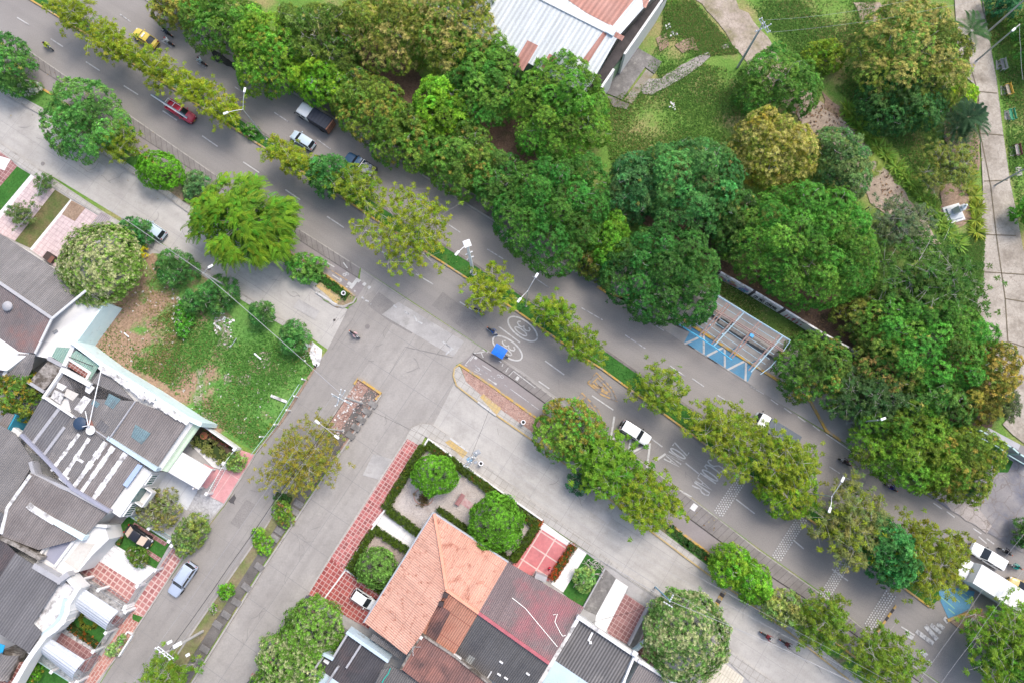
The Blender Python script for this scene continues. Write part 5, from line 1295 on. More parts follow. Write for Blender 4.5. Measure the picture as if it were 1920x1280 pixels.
def limb_mesh(rg, root, pts_list, m, name='trunk'):
    mb = MB()
    for pts, r0, r1, *mi in pts_list:
        n = len(pts)
        mb.tube(pts, [r0 + (r1 - r0) * i / (n - 1) for i in range(n)], 6 if r0 < .12 else 9, mi[0] if mi else 0)
    o = mb.build(name, [m, bark_pale], root, True)
    return o

def lin(c): return np.array(c, dtype=float)

def dense(rg, rx, ry, ht, base, pal, flush, fcol, ros, dens=5.0, lob=.34, k=8, shape=.8, tilt=.25, leafl=.62, leafw=.2, ball=False, gap=0.0):
    """domed crown of lobes; local coordinates, crown bottom at z = base, top at base+ht"""
    R = min(rx, ry)
    lr0 = lob * R
    nl = int(max(7, 9.5 * rx * ry / (lr0 * lr0) * .115 * 6))
    lobes = []
    tries = 0
    ph = rg.uniform(0, 6.3, 3)
    def fo(a): return 1 + .07 * np.sin(2 * a + ph[0]) + .07 * np.sin(3 * a + ph[1]) + .05 * np.sin(5 * a + ph[2])
    while len(lobes) < nl and tries < 4000:
        tries += 1
        a, r = rg.uniform(0, 2 * np.pi), np.sqrt(rg.uniform(0, 1))
        lr = lr0 * rg.uniform(.58, 1.3)
        r *= 1 - lr / R * .9
        x, y = rx * r * fo(a) * np.cos(a), ry * r * fo(a) * np.sin(a)
        z = base + ht * (np.sqrt(max(0, 1 - r * r * shape)) * .94) - lr * .85 + rg.normal(0, .085 * ht)
        ok = all((x - q[0]) ** 2 + (y - q[1]) ** 2 + (z - q[2]) ** 2 > (.70 * (lr + q[3])) ** 2 for q in lobes)
        if ok: lobes.append((x, y, z, lr, rg.normal(1, .19), rg.random()))
    # skirt of lobes lower at the rim
    for q in range(int(nl * .55)):
        a = rg.uniform(0, 2 * np.pi); lr = lr0 * rg.uniform(.6, .95)
        r = 1 - lr / R * .75
        r *= fo(a)
        lobes.append((rx * r * np.cos(a), ry * r * np.sin(a), base + ht * rg.uniform(.12, .45), lr, rg.normal(.95, .12), rg.random()))
    if ball: lobes = []
    lb = np.array(lobes)
    Cs, Ns, cs = [], [], []
    pal, fcol = lin(pal) * GAIN, lin(fcol)
    for i, (x, y, z, lr, br, fl) in enumerate(lobes):
        n = int(dens * 4 * np.pi * lr * lr * .62)
        d = rg.normal(0, 1, (n, 3)); d /= np.linalg.norm(d, axis=1, keepdims=True)
        d[:, 2] = np.where(d[:, 2] < -.35, -d[:, 2], d[:, 2])
        rad = rg.uniform(.84, 1.06, (n, 1)); rad[rg.random(n) < .07] *= rg.uniform(1.08, 1.26)
        C = np.array([x, y, z]) + d * lr * rad
        keep = np.ones(n, bool)
        for j in range(len(lb)):
            if j != i: keep &= ((C - lb[j, :3]) ** 2).sum(1) > (lb[j, 3] * .9) ** 2
        if gap: keep &= rg.random(n) > gap
        C, d = C[keep], d[keep]
        m = len(C)
        if not m: continue
        c = np.tile(pal * br, (m, 1)) * rg.uniform(.78, 1.25, (m, 1))
        c[:, 0] *= (1 + rg.normal(0, .10, m)) * (1 + .5 * (fl - .5))
        if flush > 0:
            w_ = np.clip(flush * (.95 if fl < flush * 1.1 else .16), 0, .62)
            isf = rg.random(m) < w_ * np.clip(.35 + d[:, 2], .1, 1)
            c[isf] = (fcol * .8 + c[isf] * .25) * rg.uniform(.75, 1.25, (isf.sum(), 1))
        Cs.append(C); Ns.append(d * .7 + np.array([0, 0, .45])); cs.append(c)
    if ball:                                            # one smooth clipped dome
        n = int(dens * 34 * rx * ry)
        d = rg.normal(0, 1, (n, 3)); d /= np.linalg.norm(d, axis=1, keepdims=True); d = d[d[:, 2] > -.55]; n = len(d)
        f1 = np.sin(d @ rg.normal(0, 5, 3) + 1) + np.sin(d @ rg.normal(0, 6, 3)) + np.sin(d @ rg.normal(0, 8, 3))
        rr = (1 + .05 * f1 + rg.normal(0, .045, n))[:, None]
        C = d * rr * np.array([rx * .98, ry * .98, ht * .5]) + np.array([0, 0, base + ht * .5])
        c = np.tile(pal, (n, 1)) * (rg.uniform(.7, 1.3, (n, 1)) + .10 * f1[:, None])
        isf = rg.random(n) < flush * np.clip(.45 + .6 * d[:, 2] + .22 * f1, .05, 1)
        c[isf] = fcol * rg.uniform(.65, 1.15, (isf.sum(), 1))
        Cs.append(C); Ns.append(d + np.array([0, 0, .35])); cs.append(c)
        lobes = [(rx * .5 * math.cos(q), ry * .5 * math.sin(q), base + ht * .6) for q in np.linspace(0, 5.5, 7)]
    # inner foliage
    ni = int(dens * rx * ry * 1.5)
    u = rg.normal(0, 1, (ni, 3)); u /= np.linalg.norm(u, axis=1, keepdims=True)
    u *= (rg.random((ni, 1)) ** .4) * .76
    C = np.stack([u[:, 0] * rx, u[:, 1] * ry, base + ht * (.28 + .55 * u[:, 2])], 1)
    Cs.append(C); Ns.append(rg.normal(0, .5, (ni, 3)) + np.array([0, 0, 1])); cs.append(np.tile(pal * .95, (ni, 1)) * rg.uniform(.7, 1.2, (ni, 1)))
    C, Nn, c = np.concatenate(Cs), np.concatenate(Ns), np.concatenate(cs)
    Nn /= np.linalg.norm(Nn, axis=1, keepdims=True)
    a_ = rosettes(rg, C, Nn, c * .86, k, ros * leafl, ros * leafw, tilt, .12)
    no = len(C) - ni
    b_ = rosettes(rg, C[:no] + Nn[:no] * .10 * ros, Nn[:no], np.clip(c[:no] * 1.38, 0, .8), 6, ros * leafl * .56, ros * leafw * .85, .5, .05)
    return merge([a_, b_]), lobes

def tree_dense(name, label, px, py, rx, ry, rot, top, pal, flush=0.0, fcol=(.42, .27, .06), group=None, ros=.6, base=None, seed=0, **kw):
    rg = np.random.default_rng(seed + int(px * 7 + py * 13))
    base = top * .22 if base is None else base
    zc = base + (top - base) * .45
    s = mpp(px, py, zc) * 1.07
    c = P(px, py, zc)
    t = empty(name, (c.x, c.y, 0), -rot)
    tag(t, label, 'tree', group)
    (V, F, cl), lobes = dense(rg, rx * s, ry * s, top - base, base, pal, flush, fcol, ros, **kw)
    limbs = [([(0, 0, -.1), (rg.normal(0, .1), rg.normal(0, .1), base * .6), (0, 0, base + (top - base) * .3)], .09 + .028 * rx * s, .05 + .016 * rx * s)]
    for q in lobes[:9]:
        limbs.append(([(0, 0, base * .8), (q[0] * .45, q[1] * .45, base + (q[2] - base) * .45), (q[0], q[1], q[2])], .05 + .012 * rx * s, .02))
    if not kw.get('ball'):
        for q in lobes[:40]:
            if rg.random() < (.8 if kw.get('gap') else .22):
                limbs.append(([(0, 0, base * .8), (q[0] * .5, q[1] * .5, base + (q[2] - base) * .5), tuple(q[:3])], .05, .03))
                for j in range(3):
                    d = rg.normal(0, 1, 3); d[2] = abs(d[2]) + .5; d /= np.linalg.norm(d)
                    e = np.array(q[:3]) + d * q[3] * 1.06; m_ = np.array(q[:3]) + d * q[3] * .75 + rg.normal(0, .12, 3)
                    limbs.append(([tuple(q[:3]), tuple(m_), tuple(e), tuple(e + rg.normal(0, .25, 3) * [1, 1, .2])], .035, .012, 1))
    limb_mesh(rg, t, limbs, bark)
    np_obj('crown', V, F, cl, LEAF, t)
    return t

def tree_airy(name, label, px, py, rx, ry, rot, top, pal, n=120, ros=.68, k=13, group=None, base=None, seed=0, var=.2, nb=16, pale=True, dense_in=.45, leafw=.15, hi=None, tilt=.05, droop=.22, br=.035, layer=1.0):
    """open crown: rosettes of leaves at the ends of visible branches"""
    rg = np.random.default_rng(seed + int(px * 5 + py * 11))
    base = top * .3 if base is None else base
    zc = base + (top - base) * .6
    s = mpp(px, py, zc)
    c = P(px, py, zc)
    t = empty(name, (c.x, c.y, 0), -rot)
    tag(t, label, 'tree', group)
    rx, ry, n = rx * s * 1.1, ry * s * 1.1, int(n * 2.25)
    Cs, limbs = [], [([(0, 0, -.1), (.05, .05, base * .7), (0, 0, base + (top - base) * .55)], .10 + .012 * max(rx, ry), .05)]
    per = max(2, n // nb)
    for i in range(nb):
        a = 2 * np.pi * (i + rg.uniform(-.3, .3)) / nb * 2.0
        r = rg.uniform(.45, 1.0) if i % 3 else rg.uniform(.15, .5)
        e = np.array([rx * r * np.cos(a), ry * r * np.sin(a), base + (top - base) * (1 - .55 * r * r + rg.normal(0, .09))])
        st = np.array([0, 0, base * rg.uniform(.7, 1.0)])
        mid = st * .45 + e * .55 + np.array([rg.normal(0, .25), rg.normal(0, .25), (top - base) * .12])
        limbs.append(([tuple(st), tuple(st * .7 + mid * .3 + np.array([0, 0, .2])), tuple(mid), tuple(e)], br * 1.7, br * .45))
        for j in range(per):
            u = rg.uniform(.0, 1.0) ** dense_in
            p = (mid + (e - mid) * u) if u > .25 else st * .3 + mid * .7
            off = rg.normal(0, 1, 3) * np.array([.10 * rx + .35, .10 * ry + .35, .35 * layer])
            q = p + off
            Cs.append(q)
            if j % 2 == 0: limbs.append(([tuple(p), tuple(p * .4 + q * .6 + np.array([0, 0, .1])), tuple(q)], br * .42, br * .2))
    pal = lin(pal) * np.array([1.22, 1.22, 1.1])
    C = np.array(Cs)
    m = len(C)
    hz = (C[:, 2] - C[:, 2].min()) / (np.ptp(C[:, 2]) + 1e-6)
    col = np.tile(lin(pal), (m, 1)) * rg.uniform(1 - var, 1 + var, (m, 1))
    col[:, 0] *= 1 + rg.normal(0, .14, m)
    if hi is not None:
        f = rg.random(m) < .25
        col[f] = lin(hi) * rg.uniform(.8, 1.15, (f.sum(), 1))
    Nn = rg.normal(0, .22, (m, 3)) + np.array([0, 0, 1]); Nn /= np.linalg.norm(Nn, axis=1, keepdims=True)
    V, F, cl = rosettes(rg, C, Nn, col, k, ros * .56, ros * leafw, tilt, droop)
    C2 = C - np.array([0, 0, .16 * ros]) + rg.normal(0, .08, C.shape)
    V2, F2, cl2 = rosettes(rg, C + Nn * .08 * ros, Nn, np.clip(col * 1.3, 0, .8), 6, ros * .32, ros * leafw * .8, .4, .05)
    limb_mesh(rg, t, limbs, bark_pale if pale else bark)
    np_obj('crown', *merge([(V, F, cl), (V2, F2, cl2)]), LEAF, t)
    return t

GAIN = np.array([2.3, 2.0, 1.5])
DK, MD, BL, LM = (.030, .094, .024), (.058, .150, .026), (.034, .105, .040), (.115, .270, .020)
OLV, YG = (.235, .31, .022), (.265, .345, .022)
OR, YO = (.50, .41, .14), (.46, .40, .10)
# name, label, x, y, rx, ry, rot, top, colour, flush, flush colour
G1 = 'broad trees along the north side of the avenue'
G2 = 'broad trees in the park'
big = [
 ('tree', 'tree tipped orange at the top edge beside the yellow taxi', 332, 2, 52, 40, 0, 6, (.10, .16, .03), .8, (.50, .38, .09), G1, {}),
 ('tree', 'mid green tree beside the wet patch on the avenue, left of the yellow-tipped one', 420, 42, 64, 62, .3, 7, MD, .06, YO, G1, {}),
 ('tree', 'bright green tree with scattered yellow tips overhanging the avenue above the white-cabbed truck', 500, 98, 60, 76, .1, 7.5, (.085, .20, .025), .25, (.34, .30, .04), G1, {}),
 ('tree', 'dark tree with bare grey twigs showing behind the truck', 600, 75, 68, 72, 0, 7.5, (.055, .115, .022), .08, YO, G1, {'gap': .25}),
 ('tree', 'bright lime tree overhanging the truck with the dark tarpaulin', 602, 156, 56, 38, .3, 6, (.095, .225, .02), 0, YO, G1, {}),
 ('tree', 'tree heavily flushed orange in the middle of the top edge', 728, 48, 88, 75, .2, 8, (.095, .155, .028), .62, OR, G1, {}),
 ('tree', 'orange and green tree against the white warehouse roof', 858, 60, 72, 92, .1, 8.5, (.10, .165, .03), .62, OR, G1, {}),
 ('tree', 'rounded plain green tree touching the lower warehouse eave', 905, 152, 72, 78, 0, 7.5, (.055, .155, .028), .05, YO, G1, {}),
 ('tree', 'yellow-tipped tree behind the blue pickup', 690, 198, 68, 60, .4, 6.5, (.075, .15, .025), .40, (.33, .26, .05), G1, {}),
 ('tree', 'small vivid lime tree ringed by darker crowns near the leaf litter', 822, 208, 50, 52, 0, 6.5, (.095, .22, .02), 0, YO, G1, {'leafw': .26}),
 ('tree', 'green tree with yellow tips at the kerb above the blue pickup', 762, 258, 58, 56, .3, 6, (.065, .15, .026), .35, (.33, .26, .05), G1, {}),
 ('tree', 'tree with orange tips left of the gap with dark fence', 868, 300, 62, 60, .2, 6.3, (.06, .145, .028), .30, (.34, .25, .05), G1, {}),
 ('tree', 'narrow mid green tree at the avenue edge left of the darkest round tree', 940, 342, 52, 52, 0, 5.5, (.045, .125, .028), .05, YO, G1, {}),
 ('tree', 'large domed green tree below the warehouse corner', 1052, 205, 86, 96, 0, 8.5, (.060, .165, .024), .10, (.20, .26, .03), G1, {}),
 ('tree', 'wide dark green tree with deep hollows at the avenue edge', 1040, 392, 100, 100, 0, 8, (.034, .118, .022), .04, (.10, .2, .03), G1, {'lob': .30}),
 ('tree', 'small bluish tree between the two biggest domes of the park', 1190, 350, 50, 62, .2, 6.5, BL, .03, YO, G1, {}),
 ('tree', 'smooth blue-green domed tree below the lawn', 1296, 345, 84, 92, .2, 8.5, (.042, .135, .042), .05, (.30, .2, .06), G2, {}),
 ('tree', 'round very dark tree overhanging the left end of the bus shelter', 1248, 512, 95, 92, 0, 8, (.028, .105, .024), .03, (.10, .19, .03), G1, {'lob': .30}),
 ('tree', 'mid dark tree squeezed between the blue-green dome and the widest park tree', 1372, 405, 42, 76, .1, 6.5, (.04, .11, .026), .06, YO, G2, {}),
 ('tree', 'thin bright green tree between two dark domes at the avenue edge', 1140, 452, 34, 56, .1, 5.5, (.065, .175, .018), .05, YO, G1, {}),
 ('tree', 'little tree with ochre tips on the bare kerb strip', 1112, 490, 34, 30, .5, 3.5, (.08, .14, .03), .28, (.30, .22, .06), G1, {}),
 ('tree', 'tree flushed yellow all over beside the beige dirt track', 1452, 278, 74, 66, .2, 7.5, (.13, .165, .03), .85, (.54, .48, .15), G2, {}),
 ('tree', 'widest green tree of the park, above the mural wall', 1512, 455, 124, 108, .1, 9, (.050, .150, .024), .06, (.18, .24, .03), G2, {'lob': .30}),
 ('tree', 'grey-green tree beside the fan palm', 1576, 312, 48, 70, -.2, 6.5, (.065, .14, .055), .04, YO, G2, {}),
 ('tree', 'round green tree at the foot of the pale utility pole', 1460, 156, 70, 62, 0, 6.5, (.055, .145, .028), .06, (.16, .2, .03), G2, {}),
 ('tree', 'small yellow-green shrubby tree on the grass beside the pole wires', 1545, 104, 35, 30, 0, 3, (.09, .17, .02), .15, (.28, .27, .03), G2, {}),
 ('tree', 'tall tree flushed orange over the upper half of the park', 1712, 98, 98, 96, 0, 9, (.085, .15, .03), .68, (.52, .43, .13), G2, {}),
 ('tree', 'dark lower crown beside the yucca row under the orange-flushed tree', 1694, 182, 82, 58, 0, 6.5, (.034, .10, .032), .10, (.10, .15, .05), G2, {}),
 ('tree', 'broad fresh green tree left of the cracked path bend', 1742, 640, 108, 88, .2, 8, (.055, .165, .028), .05, YO, G2, {}),
 ('tree', 'small tree with yellow twigs above the end of the mural wall', 1612, 590, 40, 46, 0, 4.5, (.085, .13, .03), .25, (.30, .24, .06), G2, {}),
 ('tree', 'tree with salmon-orange tips at the end of the mural wall', 1662, 678, 60, 56, 0, 6, (.075, .14, .03), .45, (.42, .26, .09), G2, {}),
 ('tree', 'tree flushed deep orange beside the cracked path', 1842, 712, 54, 72, .3, 7, (.09, .12, .025), .62, (.50, .36, .07), G2, {}),
 ('tree', 'dark round tree with scattered yellow tips at the right end of the shelter', 1530, 692, 66, 62, 0, 5.5, (.045, .115, .022), .22, (.33, .26, .05), G1, {}),
 ('tree', 'wide olive-green tree overhanging the pair of motorcycles', 1700, 832, 94, 76, .2, 6.5, (.065, .145, .018), .04, YO, G1, {}),
 ('tree', 'tree with yellow tips on the corner by the mint gate', 1808, 868, 64, 70, .2, 6, (.075, .145, .022), .38, (.42, .30, .06), G1, {}),
 ('tree', 'dull green tree between the grey lamp arm and the orange tree', 1768, 755, 66, 46, .1, 6, (.05, .125, .028), .08, YO, G2, {}),
 ('tree', 'small bright shrubby tree by the cracked path', 1805, 180, 23, 22, 0, 3, (.13, .28, .02), 0, YO, G2, {}),
 ('tree', 'teal green bush crown at the top right corner', 1882, 6, 30, 22, .3, 3.5, (.03, .13, .07), 0, YO, G2, {}),
 ('tree', 'green tree cut by the right edge near the park benches', 1930, 398, 24, 26, 0, 4, (.06, .19, .025), 0, YO, G2, {}),
 ('tree', 'dark tree cut by the right edge beside the top bench', 1945, 70, 42, 60, 0, 5, (.05, .14, .03), 0, YO, G2, {}),
 ('tree', 'dark tree at the right edge below the motorcycles lane', 1925, 1000, 20, 25, 0, 3, (.04, .11, .03), 0, YO, G2, {}),
 # left
 ('tree', 'dense green tree cut by the left edge above the white flowering shrub', 12, 120, 40, 54, 0, 5.5, (.05, .15, .04), .04, YO, None, {}),
 ('tree', 'lobed green tree on the verge by the frontage road', 155, 222, 68, 72, .2, 6, (.06, .17, .045), .08, (.24, .22, .10), None, {'lob': .4}),
 ('clipped_tree', 'smooth clipped oval tree on the verge beside the feathery tree', 300, 321, 39, 33, .3, 3.6, (.07, .21, .018), 0, YO, 'clipped round trees', {'ball': True, 'ros': .42, 'dens': 5.5}),
 ('clipped_tree', 'clipped round tree in the pebble garden by the garden wall corner', 816, 890, 38, 33, 0, 3.6, (.07, .20, .02), 0, YO, 'clipped round trees', {'ball': True, 'ros': .5, 'dens': 5.5}),
 ('clipped_tree', 'clipped round tree touching the orange roof eave', 931, 979, 46, 49, 0, 4.2, (.065, .185, .02), 0, YO, 'clipped round trees', {'ball': True, 'ros': .5, 'dens': 5.5}),
 ('clipped_tree', 'bushy round tree in the small square garden', 706, 1063, 33, 32, 0, 3.2, (.08, .18, .045), 0, YO, 'clipped round trees', {'ball': True, 'ros': .5, 'dens': 5.5}),
 ('clipped_tree', 'bright round tree on the lower verge, upper of two', 1369, 1058, 35, 34, 0, 3.8, (.09, .215, .02), 0, YO, 'clipped round trees', {'lob': .42, 'ros': .6, 'dens': 6}),
 ('clipped_tree', 'bright round tree on the lower verge, lower of two', 1413, 1093, 34, 33, 0, 3.6, (.08, .20, .02), 0, YO, 'clipped round trees', {'lob': .42, 'ros': .6, 'dens': 6}),
 ('flowering_tree', 'round tree covered in cream blossom beside the grey roofs', 190, 495, 66, 68, 0, 6, (.10, .20, .045), .62, (.56, .60, .29), 'blossoming round trees', {'ball': True, 'ros': .5, 'dens': 5.5}),
 ('flowering_tree', 'large round tree covered in cream blossom at the bottom edge', 1286, 1191, 71, 74, 0, 6, (.075, .165, .05), .52, (.53, .58, .28), 'blossoming round trees', {'ball': True, 'ros': .5, 'dens': 5.5}),
 ('flowering_tree', 'half-blossomed round tree by the red tiled driveway', 588, 1178, 52, 52, .2, 5, (.085, .20, .035), .35, (.36, .42, .2), 'blossoming round trees', {'ball': True, 'ros': .45, 'dens': 5.5}),
 ('flowering_tree', 'cream blossomed round tree on the charcoal pavement at the bottom edge', 548, 1240, 60, 50, .6, 5, (.085, .19, .04), .5, (.50, .56, .27), 'blossoming round trees', {'ball': True, 'ros': .45, 'dens': 5.5}),
 ('flowering_tree', 'blossomed round tree mostly below the bottom edge on charcoal pavement', 512, 1296, 44, 38, 0, 4.5, (.08, .19, .03), .4, (.35, .41, .2), 'blossoming round trees', {'ball': True, 'ros': .45, 'dens': 5.5}),
 ('tree', 'green tree with rusty young leaves on the verge across from the white off-roader', 1066, 806, 58, 54, .5, 5.5, (.075, .19, .03), .50, (.33, .21, .04), None, {}),
 ('tree', 'small dark blue-green conifer under the lime verge tree', 1087, 905, 24, 18, 0, 2.4, (.03, .10, .055), 0, YO, None, {'ros': .5}),
 ('tree', 'teal dense tree in the median above the feathery tree', 618, 328, 36, 33, 0, 5.5, (.045, .16, .045), .0, YO, None, {}),
 ('tree', 'dense teal tree in the median between olive crowns', 1668, 1035, 40, 70, -.4, 6.5, (.035, .14, .045), 0, YO, None, {}),
 ('tree', 'dark broad crown under the olive tree by the rumble strips', 1478, 905, 52, 60, .4, 4.6, (.11, .20, .02), 0, YO, None, {}),
 ('tree', 'pale olive bushy tree beside the second motorcycle of the frontage road', 1470, 1140, 36, 30, .3, 4, (.13, .20, .07), .1, (.2, .25, .1), None, {}),
 ('tree', 'leafy green tree at the lower right corner by the box truck', 1928, 1228, 88, 84, .5, 7, (.075, .185, .022), .06, (.24, .28, .03), None, {'gap': .1}),
 ('shrub', 'bushy shrubs against the feathery tree beside the cycle path markings', 572, 502, 34, 26, .3, 2.2, (.07, .20, .045), 0, YO, None, {}),
 ('shrub', 'grey-green shrub between the clipped tree and the feathery tree', 366, 346, 24, 22, .3, 1.8, (.07, .16, .07), 0, YO, None, {}),
 ('shrub', 'dark leafy bush over the pale blue parked hatchback', 252, 436, 33, 26, .3, 2.6, (.04, .13, .045), 0, YO, None, {}),
 ('shrub', 'yellow croton shrub at the foot of the blossom tree', 257, 472, 14, 17, 0, 1.6, (.38, .36, .025), .3, (.45, .34, .03), None, {}),
 ('shrub', 'bright vine clump along the middle of the vacant lot', 346, 596, 16, 36, 0, 1.4, (.06, .20, .03), 0, YO, None, {}),
 ('shrub', 'dry flowering shrub with pinkish twigs in the front yard', 296, 955, 36, 35, 0, 2.6, (.13, .17, .06), .5, (.36, .37, .22), None, {'gap': .2, 'ros': .5, 'dens': 7}),
 ('shrub', 'large half-dried bush at the street edge by the tiled pavement', 356, 1000, 25, 40, .6, 2.4, (.10, .17, .05), .4, (.30, .34, .18), None, {'ros': .5, 'dens': 7}),
 ('shrub', 'small round shrub on the pink pavement', 442, 864, 17, 16, 0, 1.6, (.12, .22, .07), .2, (.3, .35, .18), None, {'ros': .4, 'dens': 10}),
 ('shrub', 'round dark green shrub on the lawn below the black car', 258, 1043, 21, 15, .5, 1.4, (.06, .13, .025), .15, (.2, .15, .05), None, {'ros': .4, 'dens': 10}),
 ('shrub', 'small round orange-flecked shrub in the lower left lawn', 60, 1259, 16, 17, 0, 1.6, (.07, .19, .02), .12, (.4, .22, .04), None, {'ros': .4, 'dens': 10}),
 ('shrub', 'pale green shrub on the lawn beside dry branches', 1096, 1084, 19, 20, 0, 1.8, (.13, .25, .09), 0, YO, None, {'ros': .45, 'dens': 9}),
 ('tree', 'yellow-leaved fruit tree in the back courtyard between roofs', 36, 740, 40, 46, .4, 4, (.065, .14, .025), .45, (.42, .28, .03), None, {}),
 ('shrub', 'green bush in the upper of the planter boxes by the street', 228, 1199, 7, 8, 0, 1.0, (.10, .22, .06), 0, YO, 'planter bushes', {'ros': .35, 'dens': 14}),
 ('shrub', 'pale bush at the lower end of the street planter', 211, 1218, 11, 11, 0, 1.1, (.14, .25, .10), 0, YO, 'planter bushes', {'ros': .35, 'dens': 14}),
 ('shrub', 'rounded bush on the channel strip beside the silver parked wagon', 423, 1108, 13, 13, 0, 1.3, (.08, .22, .02), 0, YO, 'bushes on the channel strip', {'ros': .4, 'dens': 10}),
 ('shrub', 'bright weed clump on the channel strip below the sparse tree', 492, 1015, 14, 30, -.55, .9, (.11, .26, .03), .1, (.3, .35, .05), 'bushes on the channel strip', {'ros': .4, 'dens': 9}),
 ('shrub', 'orange flowered bush on the channel strip', 530, 962, 16, 26, -.55, 1.1, (.09, .19, .03), .25, (.42, .16, .08), 'bushes on the channel strip', {'ros': .4, 'dens': 9}),
 ('shrub', 'leafy weed by the lower left channel wall', 400, 1140, 7, 9, 0, .8, (.10, .23, .04), 0, YO, 'bushes on the channel strip', {'ros': .35, 'dens': 12}),
 ('shrub', 'bush growing in the median at the foot of the upper twin lamp', 470, 246, 16, 12, .6, 1.2, (.05, .17, .03), 0, YO, None, {'ros': .5}),
 ('shrub', 'dark bush at the mint gate foot', 1822, 912, 22, 18, .2, 1.8, (.04, .12, .035), 0, YO, None, {'ros': .5}),
]
for i, (nm, lb_, x, y, rx, ry, rot, top, pal, fl, fc, gr, kw) in enumerate(big):
    o = tree_dense(nm, lb_, x, y, rx, ry, rot, top, pal, fl, fc, gr, seed=i, **kw)
    if nm == 'shrub': o['category'] = 'shrub'
# pine-like bushes along the edge of the vacant lot
for i, (lb_, x, y, rx, ry) in enumerate((('soft dark bush at the lot corner beside the lamp pole', 330, 502, 38, 30), ('largest soft dark bush behind the lot lamp pole', 408, 550, 36, 30), ('small soft dark bush between two larger ones along the lot cable', 490, 588, 20, 22), ('soft dark bush nearest the junction at the lot corner', 551, 632, 26, 28), ('low dark bush inside the vacant lot below the row', 362, 566, 17, 20))):
    tree_dense('shrub', lb_, x, y, rx, ry, 0, 2.9, (.05, .15, .045), .0, YO, 'soft dark bushes along the vacant lot', ros=.62, lob=.42, dens=6, leafw=.13, k=10, seed=300 + i)['category'] = 'shrub'

GM = 'olive leaved trees in the median'
airy = [
 ('sparse olive tree at the top left corner of the median', 140, 26, 58, 30, .55, 6, OLV, 130, {}),
 ('sparse olive tree in the median left of the yellow taxi', 212, 82, 62, 30, .6, 6, OLV, 140, {}),
 ('sparse olive tree in the median below the yellow taxi', 290, 126, 60, 28, .6, 6, OLV, 140, {}),
 ('sparse olive tree in the median above the red pickup', 368, 172, 52, 30, .6, 6, YG, 140, {}),
 ('yellow-green tree in the median at the foot of the upper twin lamp', 424, 210, 36, 28, .6, 5, YG, 90, {}),
 ('open olive tree in the median below the silver hatchback', 545, 297, 66, 25, .6, 5, OLV, 150, {}),
 ('olive tree in the median half hiding the blue pickup', 668, 352, 54, 38, .5, 5.5, (.17, .26, .022), 130, {}),
 ('widest airy yellow-green tree, spreading over both carriageways', 768, 432, 98, 92, .2, 7, OLV, 270, {'nb': 26}),
 ('compact bright tree in the median between two lamps', 924, 545, 48, 42, .2, 5.2, (.24, .32, .018), 115, {}),
 ('bright green tree in the median just below the twin lamp near the 30 sign', 1040, 588, 40, 34, .7, 5, (.16, .29, .018), 110, {}),
 ('thin green tree in the median next to the 30 sign', 1090, 645, 46, 30, .75, 4.6, (.15, .255, .02), 95, {}),
 ('open green tree in the median across from the white off-roader', 1238, 736, 60, 44, .65, 5.2, (.16, .255, .02), 140, {}),
 ('olive tree in the median beside the half-hidden truck', 1352, 806, 70, 50, .6, 5.6, (.20, .275, .022), 210, {}),
 ('largest olive tree of the median, over the first rumble strip', 1452, 862, 92, 66, .55, 6.6, (.19, .27, .020), 330, {'nb': 24}),
 ('pale grey-green twiggy tree in the median by the lower twin lamp', 1600, 985, 66, 76, .5, 6, (.19, .225, .07), 300, {'ros': .8, 'nb': 26}),
 ('olive-brown tree at the end of the median by the box truck', 1742, 1046, 74, 78, .6, 6.5, (.18, .225, .022), 340, {'nb': 24}),
]
for i, (lb_, x, y, rx, ry, rot, top, pal, n, kw) in enumerate(airy):
    tree_airy('tree', lb_, x, y, rx, ry, rot, top, pal, n, group=GM, seed=i, hi=(.30, .38, .03), **kw)
